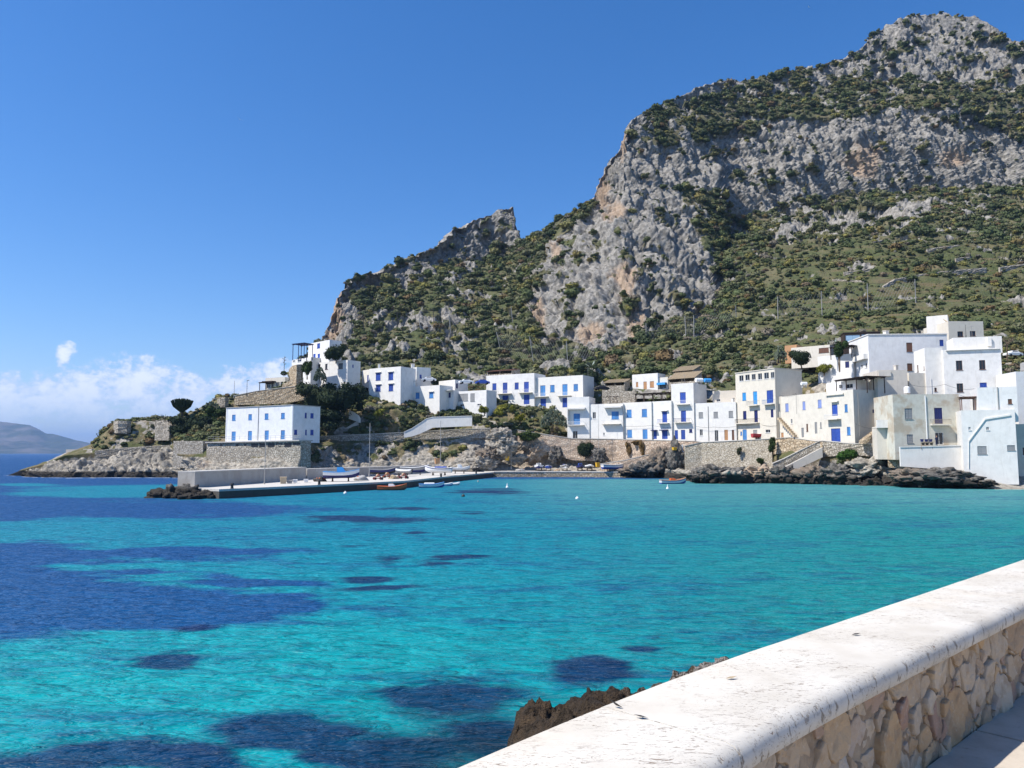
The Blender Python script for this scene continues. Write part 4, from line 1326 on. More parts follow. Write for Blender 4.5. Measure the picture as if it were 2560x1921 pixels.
pipe(H14, r, 2146, 984, 1090, .05, 'pole_metal')
H14b, f, r, l = house('roof_room', 'cream roof room with glazed doors under a dark pergola on the corner house', (2066, 163), (2140, 154.5), 978, 950, 4, 'cool_white_plaster', front=[(2097, 962, 2106, 972, 'G'), (2115, 960, 2132, 971, 'G')], sink=1)
pergola('dark sloping pergola with a glazed bay over the corner house roof', (2090, 158), (2168, 149), 975, 944, 4.2, 'dark_wood', 8, True, 4)
# ---- right-hand cluster
H15, f, r, l = house('shaded_house', 'large white house with a bare shaded wall and brown shutters behind the grey block', (2174, 165), (2372, 164), 935, 834.5, 11, 'cool_white_plaster',
    front=[(2266, 857, 2281, 879.6, 'W'), (2268, 909, 2281, 927, 'W'), (2349, 850, 2359, 866, 'DB')], left=[(2152, 912, 2157, 919, 'G'), (2163, 908, 2168, 920, 'G')], sink=3, rim='white_plaster')
balcony(H15, l, 2140, 2170, 900, .9, 'white_paint', 'white_plaster', .95, True)
H16, f, r, l = house('summit_house', 'highest white house with a stepped wall and two small dark windows', (2372.5, 180), (2460, 180), 845, 803.6, 11, 'cream_plaster', front=[(2393.7, 829, 2408, 842.7, 'K'), (2425, 828, 2439, 840.7, 'K')], sink=4)
H16b, f, r, l = house('stepped_wing', 'stepped white gable wing with a small tiled slope beside the highest house', (2318, 186), (2371.5, 183.5), 845, 792, 4, 'white_plaster', sink=4, ref='A')
H17, f, r, l = house('cornice_house', 'tall white house with a thick cornice and four dark windows above the stained building', (2363, 151.2), (2508.5, 148), 990, 870, 9, 'white_plaster',
    front=[(2390, 902, 2406, 925.7, 'K'), (2448, 900.8, 2463.4, 924, 'K'), (2392, 959, 2408, 980.7, 'K'), (2449.5, 957, 2467, 968, 'B')], sink=4)
slab_on(H17, f, 'cornice', 2364, 869, 2508, 875, .35, 'white_plaster')
H17p, f, r, l = house('roof_block', 'low white roof block with a chimney on the cornice house', (2384, 154), (2506, 151.6), 875, 840.5, 5, 'white_plaster', sink=.6)
slab_on(H17p, f, 'chimney', 2467, 829, 2476.7, 866, .45, 'white_plaster')
H17b, f, r, l = house('annex_house', 'narrow white annex with a blue window against the cornice house', (2317, 152.8), (2362, 152.2), 990, 869, 6.5, 'white_plaster', front=[(2336, 969.6, 2342, 979, 'K')], left=[(2291, 968, 2305, 984, 'B'), (2293, 913, 2296, 931, 'K'), (2309, 916, 2311, 926, 'K')], sink=4)
pipe(H17b, f, 2328, 946, 985, .05, 'white_paint')
H24, f, r, l = house('grey_block', 'bare grey windowless block with a white terrace rim between the corner house and stained building', (2199, 151), (2274, 150.5), 1060, 926, 8, 'grey_plaster', sink=3, ref='A')
slab_on(H24, f, 'terrace_rim', 2165, 924.5, 2226, 941, .25, 'cream_plaster')
H24b, f, r, l = house('stair_tower', 'slim cream wall lit by the sun on the seaward side of the grey block', (2182, 155), (2198.5, 152), 1060, 941, 2.5, 'cream_plaster', sink=2)
H24c, f, r, l = house('link_block', 'pale blank block joining the grey block to the narrow annex', (2274.5, 153), (2316.5, 153.2), 990, 933, 4, 'cream_plaster', sink=3)
H18, f, r, l = house('stained_house', 'weather-stained beige building with a blue balcony door over the sea wall terrace', (2237.5, 138), (2404, 137), 1122, 985.5, 9, 'beige_render',
    front=[(2262, 1021.5, 2281, 1048, 'Y'), (2336, 1020, 2356, 1060, 'DN'), (2267.5, 1086.6, 2283, 1108, 'Y'), (2338, 1082, 2358, 1112, 'DG')], sink=2)
balcony(H18, f, 2325, 2373, 1062, .95, 'rope', 'cream_plaster', .95)
pipe(H18, f, 2315, 990, 1100, .09, 'white_paint')
H18b, f, r, l = house('balcony_block', 'cream block with a white boxed balcony between the stone steps and the stained building', (2194, 142), (2237, 141.2), 1122, 1066, 5, 'cream_plaster', sink=2)
balcony(H18b, f, 2191, 2238, 1068, .9, 'white_paint', 'white_plaster', 1.3, True)
H19u, f, r, l = house('beach_house', 'upper white block with one small brown window set back on the beach house', (2447, 131.4), (2546, 129.2), 1040, 967, 7.5, 'white_plaster', front=[(2520, 998, 2530, 1010, 'W')], sink=1)
pipe(H19u, f, 2495, 968, 1036, .08, 'pole_metal')
H19, f, r, l = house('beach_house', 'white house above the pebble beach with a bent white gutter across its wall', (2411, 131.6), (2546, 128.6), 1182, 1024, 8, 'white_plaster',
    front=[(2421, 1068, 2427.4, 1076, 'G'), (2465.6, 1068, 2473, 1076, 'G'), (2443.7, 1116, 2467, 1136, 'Y'), (2518, 1113.5, 2538, 1126.5, 'Y')], sink=2)
pergola('small brown wood canopy on the low roof of the beach house', (2404, 133.5), (2440, 132.6), 1026, 996, 2.5, 'brown_paint', 4, True, 2)
H19b = None


def gutter(root, face, pts, w, m):
    for i in range(len(pts) - 1):
        (xa, ya), (xb, yb) = pts[i], pts[i + 1]
        ua, za = face.hit(xa, ya)
        ub, zb = face.hit(xb, yb)
        q = MB()
        q.obox(face.pt(ua, za - .12, .004), face.a * (ub - ua) + Vector((0, 0, zb - za)), face.n * w, Vector((0, 0, .26)))
        put(q.build('gutter', MATS[m]), root)


gutter(H19, f, [(2422, 1170), (2422, 1103), (2463, 1048), (2526, 1038)], .16, 'white_plaster')
H20b, f, r, l = house('end_house', 'rough grey stone corner at the landward end of the beach house', (2547, 131.5), (2680, 130), 1200, 1060, 7, 'pale_concrete', front=[(2556, 1118, 2575, 1140, 'G')], sink=2)
H20c, f, r, l = house('upper_end_house', 'white flat-roofed house with a grey water drum behind the beach house', (2547, 141), (2690, 140), 1060, 928, 7, 'cool_white_plaster', sink=2)
# ---- sheds and small houses behind the row
H20, f, r, l = house('hut_house', 'small white house with three tan doors behind the street row', (1581, 213), (1645, 208), 982, 933, 4.5, 'white_plaster',
    front=[(1590, 955.5, 1595.5, 967, 'T'), (1608.7, 954.5, 1617, 976, 'DT'), (1624.7, 953.5, 1635, 968.5, 'T')], sink=3)
HH, f, r, l = house('awning_house', 'white block with a bright blue awning next to the small house with tan doors', (1645.5, 208.6), (1670, 206.5), 975, 943, 4, 'cream_plaster', front=[(1649, 961, 1666, 972, 'DG')], sink=3)
slab_on(HH, f, 'awning', 1646.7, 957.5, 1667.6, 963, 1.1, 'bright_blue_paint')


def tiled_shed(label, A, B, yb, ye, yr, depth, m='rope'):
    a, b_ = at(A[0], yb, A[1]), at(B[0], yb, B[1])
    zb, ze, zr = b_.z - 1.5, at(B[0], ye, B[1]).z, at(B[0], yr, B[1]).z
    e = Vector((b_.x - a.x, b_.y - a.y, 0))
    L = e.length
    e.normalize()
    n = Vector((-e.y, e.x, 0))
    root = empty('tiled_shed', Vector((a.x, a.y, zb)))
    tag(root, label, 'shed')
    o = Vector((a.x, a.y, 0))
    V = lambda s, d, z: o + e * s + n * d + Vector((0, 0, z))
    w = MB()
    w.add([V(0, 0, zb), V(L, 0, zb), V(L, 0, ze - .9), V(0, 0, ze - .9)], [(0, 1, 2, 3)])
    for s in (0, L):
        w.add([V(s, 0, zb), V(s, depth, zb), V(s, depth, zr - .05), V(s, 0, ze - .05)], [(0, 1, 2, 3)])
    w.add([V(0, depth, zb), V(L, depth, zb), V(L, depth, zr - .05), V(0, depth, zr - .05)], [(0, 1, 2, 3)])
    w.obox(V(.003, .003, ze - .9), e * .2, n * .2, Vector((0, 0, .84)))
    w.obox(V(L - .203, .003, ze - .9), e * .2, n * .2, Vector((0, 0, .84)))
    w.obox(V(L / 2, .003, ze - .9), e * .2, n * .2, Vector((0, 0, .84)))
    put(w.build('walls', MATS['grey_rubble']), root)
    slope = V(0, depth, zr) - V(0, 0, ze)
    nt_ = int(L / 0.45)
    t = MB()
    t.obox(V(-.2, -.3, ze - .09), e * (L + .4), slope * 1.08, Vector((0, 0, .07)))
    rf = put(t.build('roof', MATS[m]), root)
    for i in range(nt_):
        q = MB()
        s = -.2 + (L + .4) * i / nt_
        q.obox(V(s, -.32, ze - .02), e * .24, slope * 1.08, Vector((0, 0, .09)))
        q.build('tile_row', MATS[m], rf)
    return root


tiled_shed('lower tan tiled shed with a dark open front behind the tall narrow row house', (1672, 200), (1737, 195), 962, 944, 926, 4)
tiled_shed('upper tan tiled shed right under the hillside behind the row', (1684, 207), (1733, 203), 935, 925, 911, 4)
tiled_shed('small ruined stone hut with a broken tiled roof by the parked green car', (1512, 214), (1562, 211), 978, 955, 945, 4)
tiled_shed('lean-to shelter of rusty sheets above the long blue-door house', (1218, 225), (1280, 221), 938, 926, 919, 5, 'brown_paint')
W1, f, r, l = house('garden_wall_house', 'low white wall house with a shade-darkened blue door below the glass pavilion', (2045, 178), (2134, 172), 928, 884, 4, 'cool_white_plaster', front=[(2113, 904, 2123, 920, 'DN')], sink=3)
W2, f, r, l = house('tan_house', 'long low tan house with a flat roof under the meadow', (1978, 190), (2075, 184), 885, 862, 5, 'cream_plaster', front=[(2047, 870, 2072, 882, 'W')], sink=3)
W3, f, r, l = house('glass_pavilion', 'dark-roofed pavilion with large panes painted as reflected sky behind the large shaded house', (2110, 182), (2202, 180), 858, 829, 4, 'dark_wood', front=[(2114, 838, 2150, 855, 'DP'), (2154, 836, 2196, 852, 'DP')], sink=3, rim='dark_wood')
pergola('flat dark pergola on two posts beside the low wall house with a shade-darkened blue door', (2076, 174), (2130, 170), 888, 866, 3.5, 'dark_wood', 5, True, 2)
W4, f, r, l = house('brick_shed', 'small red brick shed with a dark roof at the meadow edge beside the tan house', (1962, 193), (1992, 191), 878, 862, 4, 'tan_paint', sink=3)
# gable tile on the stepped wing
q = MB()
g0, g1 = at(2345, 793, 185), at(2371, 806, 183)
q.obox(g0, Vector((g1.x - g0.x, g1.y - g0.y, g1.z - g0.z)), Vector((0.4, 3.6, 0)), Vector((0, 0, .14)))
put(q.build('tile_slope', MATS['ochre_plaster']), H16b)
q = MB()
g0, g1 = at(2345, 806, 184.2), at(2372, 806, 183.2)
H18d = None


# ------------------------------------------------------------------ walls of the street and terraces
def wall(name, label, pts, m, thick=0.6, cope='pale_concrete', cat='wall', cope_h=0.14, cope_w=0.1, rough=0.0, bottom_extra=0.6):
    """wall along points (px, Y, py_base, py_top); y positions from the photo, real thickness backwards"""
    lo = [at(p[0], p[2], p[1]) for p in pts]
    hi = [at(p[0], p[3], p[1]) for p in pts]
    root = empty(name, lo[0])
    tag(root, label, cat, None, 'thing')
    # finer rows for relief
    top, bot = [], []
    for i in range(len(pts) - 1):
        L = (hi[i + 1] - hi[i]).length
        k = max(1, int(L / 1.2))
        for j in range(k):
            t = j / k
            top.append(hi[i].lerp(hi[i + 1], t))
            bot.append(lo[i].lerp(lo[i + 1], t))
    top.append(hi[-1])
    bot.append(lo[-1])
    nr = 8
    mb = MB()
    n = len(top)
    back = []
    for i in range(n):
        d = top[min(i + 1, n - 1)] - top[max(i - 1, 0)]
        bk = Vector((-d.y, d.x, 0)).normalized()
        if bk.y < 0 and abs(bk.y) > abs(bk.x):
            bk = -bk
        back.append(bk)
    V = []
    for i in range(n):
        for j in range(nr + 1):
            p = Vector((top[i].x, top[i].y, (bot[i].z - bottom_extra) * (1 - j / nr) + top[i].z * j / nr))
            if rough and 0 < i < n - 1 and j < nr:
                p -= back[i] * random.uniform(-.3, 1) * rough
            V.append(p)
        V.append(Vector((top[i].x, top[i].y, top[i].z)) + back[i] * thick)
        V.append(Vector((top[i].x, top[i].y, bot[i].z - bottom_extra)) + back[i] * thick)
    s = nr + 3
    Fs = []
    for i in range(n - 1):
        for j in range(nr + 2):
            Fs.append((i * s + j, (i + 1) * s + j, (i + 1) * s + j + 1, i * s + j + 1))
    Fs += [tuple(range(s)), tuple(range((n - 1) * s, n * s))[::-1]]
    mb.add(V, Fs)
    put(mb.build('masonry', MATS[m], smooth=False), root)
    if cope:
        c = MB()
        V = []
        for i in range(n):
            a = top[i] - back[i] * cope_w
            b_ = top[i] + back[i] * (thick + cope_w)
            V += [a + Vector((0, 0, .004)), a + Vector((0, 0, cope_h)), b_ + Vector((0, 0, cope_h)), b_ + Vector((0, 0, .004))]
        Fs = []
        for i in range(n - 1):
            for j in range(4):
                Fs.append((i * 4 + j, (i + 1) * 4 + j, (i + 1) * 4 + (j + 1) % 4, i * 4 + (j + 1) % 4))
        Fs += [(0, 1, 2, 3), (4 * n - 4, 4 * n - 1, 4 * n - 2, 4 * n - 3)]
        c.add(V, Fs)
        put(c.build('coping', MATS[cope]), root)
    return root


wall('street_wall', 'pink rubble retaining wall below the loggia houses with rusty plants on it', [(1294, 203.3, 1100, 1076), (1428, 200.5, 1145, 1097), (1540, 197, 1150, 1099), (1739, 183.5, 1140, 1104), (1756, 182.5, 1130, 1107)], 'pink_rubble', .7, rough=.12)
wall('street_wall', 'tall coursed pale ashlar sea wall below the red boat', [(1712, 177.5, 1172, 1116), (1753, 177, 1172, 1107), (1840, 173.5, 1170, 1103), (1929, 169.5, 1168, 1098)], 'ashlar', .8, rough=.05)
wall('street_wall', 'rubble wall in front of the corner house rising to a blunt peak', [(1929.5, 169.8, 1130, 1098), (1975, 166.5, 1125, 1094.5), (2038, 158.5, 1125, 1104), (2056, 156.5, 1128, 1103.5)], 'warm_rubble', .6, rough=.1)
wall('street_wall', 'rubble wall at the foot of the stone steps by the boxed balcony', [(2056, 156, 1135, 1103), (2127, 150, 1130, 1110), (2192, 146.5, 1135, 1112), (2240, 143, 1142, 1121)], 'grey_rubble', .6, rough=.1)
wall('street_wall', 'short sloping stone wall leading down to the pebble beach', [(2218, 141.5, 1160, 1117), (2262, 140, 1165, 1128), (2304, 138.5, 1170, 1139)], 'warm_rubble', .6, rough=.05)
wall('terrace_wall', 'whitewashed terrace wall under the stained building', [(2250, 135.2, 1158, 1119.5), (2330, 134.4, 1164, 1117.5), (2404, 133.6, 1168, 1115)], 'white_plaster', .5, 'white_plaster')
wall('stair_wall', 'shaded rubble parapet of the ramp climbing from the rocks to the street', [(1932, 157, 1185, 1160), (1960, 157, 1170, 1148), (2005, 156.5, 1146, 1125), (2050, 155.5, 1124, 1103.5)], 'grey_rubble', .4, rough=.05)
wall('stair_wall', 'pale ramp edge below the rubble parapet on the rocks', [(1962, 155.6, 1178, 1168), (2005, 155.2, 1160, 1146), (2056, 154.6, 1136, 1119)], 'pale_concrete', .9, None)
wall('ramp_wall', 'sloping rubble wall of the ramp from the quay up to the street', [(1500, 191.5, 1174, 1161), (1560, 189.5, 1172, 1152), (1650, 186, 1165, 1131), (1712, 181.5, 1150, 1117), (1752, 178.5, 1140, 1107.5)], 'pink_rubble', .5, rough=.1)
wall('road_wall', 'long low stone road wall with a pale rail below the scrub bank', [(758, 200.5, 1118, 1101), (787, 202, 1112, 1092.7), (900, 204.5, 1104, 1087.5), (1051, 206.5, 1094, 1080), (1160, 205.5, 1092, 1073.6), (1225, 204.5, 1090, 1072)], 'grey_rubble', .5, rough=.08)
wall('quay_terrace', 'stone terrace wall with bays blacked in for shade under the long quay house', [(517, 183.5, 1172, 1108), (640, 174.6, 1172, 1106), (752, 167, 1166, 1103)], 'grey_rubble', 3.0, 'concrete', rough=.06, cope_h=.25, cope_w=.5)
wall('sea_wall', 'grey concrete block wall at the foot of the headland', [(434, 188.4, 1162, 1103), (470, 186.4, 1165, 1103), (508, 184.6, 1168, 1102.5)], 'grey_rubble', 6.0, None)
wall('headland_wall', 'low stone wall along the edge of the headland rocks', [(237, 200.5, 1138, 1127), (310, 201.3, 1130, 1119.5), (390, 201.5, 1122, 1115), (433, 201.5, 1118, 1112)], 'grey_rubble', .5, None, rough=.1)
wall('ruin_wall', 'crumbling round stone ruin on top of the headland', [(284, 206.5, 1078, 1053), (296, 204.5, 1078, 1052), (318, 204.8, 1080, 1052.5), (328, 206, 1076, 1053)], 'grey_rubble', 2.0, None, rough=.15)
wall('ruin_wall', 'square stone ruin tower beside the dark pine on the headland', [(388, 203.5, 1096, 1062), (408, 202.5, 1096, 1063), (424, 201.5, 1096, 1064)], 'grey_rubble', 3.0, None, rough=.12)
wall('ruin_wall', 'low stone ruin wall behind the square ruin tower', [(388, 207, 1066, 1051.5), (440, 205, 1066, 1052)], 'grey_rubble', 1.2, None, rough=.12)
wall('restaurant_wall', 'long sunlit stone terrace wall below the terrace restaurant', [(586, 208, 1008, 990), (640, 207, 1006, 979), (700, 206, 1004, 971), (745, 205, 998, 966), (780, 204, 990, 962)], 'warm_rubble', .8, 'grey_plaster', rough=.08)
wall('bastion', 'rounded stone bastion carrying the terrace block of the tower house', [(722, 212, 962, 925), (730, 209, 962, 915), (742, 207.5, 962, 912), (754, 208, 962, 911)], 'warm_rubble', 3.0, None, rough=.08)
wall('garden_wall', 'pale stone garden wall between the bastion and the restaurant', [(706, 209.5, 976, 962), (735, 208.5, 972, 946), (756, 208, 970, 944)], 'warm_rubble', .6, None, rough=.08)
wall('spur_ruin', 'small rounded stone ruin at the seaward end of the restaurant wall', [(543, 211, 1015, 1000), (550, 209, 1014, 994), (563, 208.5, 1013, 993), (572, 209.5, 1010, 996)], 'grey_rubble', 2.2, None, rough=.1)
wall('white_stair_wall', 'stepped whitewashed stair wall descending to the road', [(1010, 204, 1089, 1081), (1030, 204, 1086, 1072), (1048, 204, 1080, 1060), (1066, 204, 1072, 1048), (1082, 203.8, 1064, 1044), (1180, 203, 1060, 1041)], 'white_plaster', .6, 'white_plaster')
wall('curved_wall', 'pale curved garden wall under the dark trees', [(872, 207, 1042, 1026), (884, 206.5, 1046, 1031), (896, 206, 1050, 1040), (901, 206, 1053, 1046)], 'cream_plaster', .5, None)
wall('path_wall', 'narrow pale path edge slanting through the bushes below the trees', [(838, 206.5, 1092, 1082), (862, 206.5, 1082, 1072), (888, 206.8, 1068, 1056), (902, 207, 1058, 1047)], 'pale_concrete', .5, None)
wall('garden_wall', 'long grey dry-stone wall behind the roof pergola of the row', [(1505, 205, 1008, 975), (1545, 203.5, 1008, 977), (1590, 202, 1006, 979)], 'grey_rubble', .6, None, rough=.08)
# dry-stone banks on the meadow
for i, (lab, pts) in enumerate([
        ('longest dry-stone terrace wall across the meadow', [(2210, 256, 722, 715), (2240, 257, 706, 697), (2330, 258, 690, 681), (2467, 260, 678, 669)]),
        ('second dry-stone wall continuing the longest one to the edge', [(2500, 261, 676, 668), (2580, 262, 666, 657), (2660, 262, 660, 650)]),
        ('short dry-stone wall above the fence posts on the meadow', [(2080, 262, 702, 698), (2160, 264, 706, 702)]),
        ('dry-stone wall in the middle of the meadow left of the longest', [(2110, 276, 686, 680), (2230, 279, 672, 666)]),
        ('high thin dry-stone wall near the rocks on the meadow', [(2318, 300, 628, 622), (2400, 302, 617, 612)]),
        ('broken dry-stone wall below the rocks', [(2390, 288, 652, 646), (2520, 291, 634, 629)]),
        ('topmost broken dry-stone wall under the outcrop', [(2180, 318, 610, 605), (2270, 321, 594, 588)])]):
    ps = []
    for px_, Y_, a, b_ in pts:
        # seat the wall on the slope
        k = np.argmin((MPX - px_) ** 2 + (MPY - (a - 1)) ** 2)
        Y2 = float(MP.reshape(-1, 3)[k][1])
        ps.append((px_, Y2 - .5, a + 1, b_))
    wall('meadow_wall', lab, ps, 'grey_rubble', .8, None, rough=.25)


# ------------------------------------------------------------------ terrace bays under the quay house, railing
def bays():
    root = empty('terrace_railing', at(520, 1106, 187))
    tag(root, 'thin metal railing along the quay house terrace', 'railing')
    pts = [at(520, 1104, 183.4), at(640, 1102.5, 174.5), at(752, 1100, 167)]
    z = pts[2].z
    prev = None
    for i in range(2):
        for j in range(9):
            p = pts[i].lerp(pts[i + 1], j / 9)
            q = MB()
            q.tube((p.x, p.y, z), (p.x, p.y, z + 1.0), .025, .025, 4)
            put(q.build('post', MATS['pole_metal']), root)
        q = MB()
        for h in (1.0, .55):
            q.tube((pts[i].x, pts[i].y, z + h), (pts[i + 1].x, pts[i + 1].y, z + h), .022, .022, 4)
        put(q.build('rail', MATS['pole_metal']), root)
    # black boxes proud of the terrace wall, painting the shade of its openings
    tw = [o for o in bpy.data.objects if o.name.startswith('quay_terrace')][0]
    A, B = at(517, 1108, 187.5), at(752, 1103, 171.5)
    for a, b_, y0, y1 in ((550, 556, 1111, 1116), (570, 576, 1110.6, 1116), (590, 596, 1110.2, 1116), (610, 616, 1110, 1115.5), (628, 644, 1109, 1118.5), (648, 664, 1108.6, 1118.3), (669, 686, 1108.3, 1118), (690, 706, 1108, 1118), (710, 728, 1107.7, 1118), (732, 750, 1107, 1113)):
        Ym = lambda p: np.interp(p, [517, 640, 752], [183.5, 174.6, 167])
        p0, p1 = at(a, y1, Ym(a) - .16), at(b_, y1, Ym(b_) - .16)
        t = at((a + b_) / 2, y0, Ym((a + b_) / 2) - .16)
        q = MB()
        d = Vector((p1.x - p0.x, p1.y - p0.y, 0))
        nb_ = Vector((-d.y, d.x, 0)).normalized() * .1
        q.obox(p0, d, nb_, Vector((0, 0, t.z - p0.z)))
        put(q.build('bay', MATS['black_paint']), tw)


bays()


# ------------------------------------------------------------------ steps between corner house and boxed balcony
def steps():
    a, b_ = at(2155, 1104, 147), at(2192, 1076, 150)
    root = empty('stone_steps', a)
    tag(root, 'flight of pale stone steps between the corner house and the boxed balcony', 'steps')
    n = 12
    for i in range(n):
        t0 = i / n
        p = a.lerp(b_, t0)
        q = MB()
        q.obox((p.x, p.y - .6, p.z - .5), (0.55, 0.05, 0), (-.25, 1.4, 0), (0, 0, .72))
        put(q.build('step', MATS['warm_rubble']), root)
    root = empty('outer_stair', at(1990, 1092, 164))
    tag(root, 'narrow brown outer stair slanting down the wall of the corner house', 'stairs')
    a, b_ = at(1949, 1046, 169.6), at(1991, 1093, 165.2)
    for i in range(10):
        p = a.lerp(b_, i / 10)
        q = MB()
        d = (b_ - a) / 10
        q.obox((p.x - .75, p.y - .62, p.z + d.z), (d.x * 1.0 + .02, d.y, 0), (.75, .3, 0), (0, 0, .5))
        put(q.build('step', MATS['ochre_plaster']), root)


steps()

# ================================================================== HARBOUR
def poly_deck(pts_front, pts_back, z0, z1, mb):
    n = len(pts_front)
    V = []
    for a, b_ in zip(pts_front, pts_back):
        V += [(a[0], a[1], z0), (a[0], a[1], z1), (b_[0], b_[1], z1), (b_[0], b_[1], z0)]
    Fs = []
    for i in range(n - 1):
        for j in range(4):
            Fs.append((i * 4 + j, (i + 1) * 4 + j, (i + 1) * 4 + (j + 1) % 4, i * 4 + (j + 1) % 4))
    Fs += [(3, 2, 1, 0), (4 * n - 4, 4 * n - 3, 4 * n - 2, 4 * n - 1)]
    mb.add(V, Fs)


JF = [(-38.6, 101.0), (-29.7, 113.5), (-18.5, 131.5), (-12.6, 160), (-9.0, 173.5), (-4.6, 190.5)]


def jetty():
    root = empty('jetty', (-25, 130, 0))
    tag(root, 'concrete jetty with a thick breakwater wall reaching into the bay', 'jetty')
    back = [(-46.5, 106.5), (-42.0, 122), (-38.5, 142), (-31, 166), (-21.5, 186), (-16, 197)]
    q = MB()
    poly_deck(JF, back, 0.95, 1.25, q)
    put(q.build('deck', MATS['pale_concrete']), root)
    q = MB()
    inn = lambda P, k: [(p[0] + k * (-.0), p[1] + k) for p in P]
    poly_deck(inn(JF, .06), inn(back, -.06), -3.0, 0.947, q)
    put(q.build('foundation', MATS['wet_concrete']), root)
    wf = [(-43.6, 105.2), (-41.0, 117.2), (-36.9, 137.0)]
    wb = [(-46.2, 105.8), (-43.6, 118.0), (-39.4, 137.6)]
    q = MB()
    poly_deck(wf, wb, 1.253, 3.35, q)
    put(q.build('breakwater_wall', MATS['concrete']), root)
    wf2 = [(-36.85, 137.6), (-30.6, 152.0), (-19.4, 183)]
    wb2 = [(-39.2, 138.3), (-32.8, 153), (-21.6, 184)]
    q = MB()
    poly_deck(wf2, wb2, 1.253, 3.15, q)
    put(q.build('breakwater_wall', MATS['concrete']), root)
    q = MB()
    poly_deck([(p[0] + .05, p[1] - .03) for p in wf], wb, 3.353, 3.5, q)
    put(q.build('wall_cap', MATS['pale_concrete']), root)
    for k, (x, y) in enumerate([(-37.6, 102.9), (-29.0, 115.2), (-14.2, 153.0), (-8.3, 177.2)]):
        b_ = MB()
        b_.tube((x, y, 1.25), (x, y, 1.75), .22, .17, 8)
        b_.tube((x, y, 1.75), (x, y, 1.95), .30, .26, 8)
        o = put(b_.build('bollard', MATS['dark_metal']), root)
    # quay continuing to the right along the shore
    root = empty('quay', (10, 190, 0))
    tag(root, 'low stone quay with a pale deck below the pink street wall', 'quay')
    fr = [(-4.55, 190.6), (8, 191.2), (17, 190.6), (29.5, 187.6)]
    bk = [(-13, 203.5), (8, 204.2), (17, 204), (31, 198)]
    q = MB()
    poly_deck(fr, bk, 1.2, 1.42, q)
    put(q.build('deck', MATS['pale_concrete']), root)
    q = MB()
    poly_deck([(p[0], p[1] + .08) for p in fr], [(p[0], p[1] - .1) for p in bk], -2.5, 1.197, q)
    put(q.build('foundation', MATS['warm_rubble']), root)


jetty()


DARKROCK = ground_mat('dark_limestone', (0.22, 0.205, 0.18), (0.060, 0.055, 0.050), (0.28, 0.21, 0.15), (0.08, 0.09, 0.04), (0.16, 0.13, 0.09), 2.2)


def rock_mesh(name, centre, rad, seed, m, sub=4, rough=0.32, flat=0.0, parent=None):
    V, Fq = blob((0, 0, 0), (1, 1, 1), seed, sub, 0.0)
    d = 1 + rough * 1.6 * fbm(V[:, 0] + seed, V[:, 1], V[:, 2], 1.1, 3, .55, 1) + rough * .8 * fbm(V[:, 0], V[:, 1] + seed, V[:, 2], .35, 2, .5, 1)
    V = V * d[:, None] * np.array(rad)
    one = np.ones(len(V))
    wet = 1 - sstep(V[:, 2] + centre[2], 0.3, 2.6)
    o = np_mesh(name, V, Fq, m, True, {'rock': one, 'warm': one * (0.3 + 0.4 * (seed % 3 == 0)), 'wet': wet}, parent)
    o.location = centre
    return o


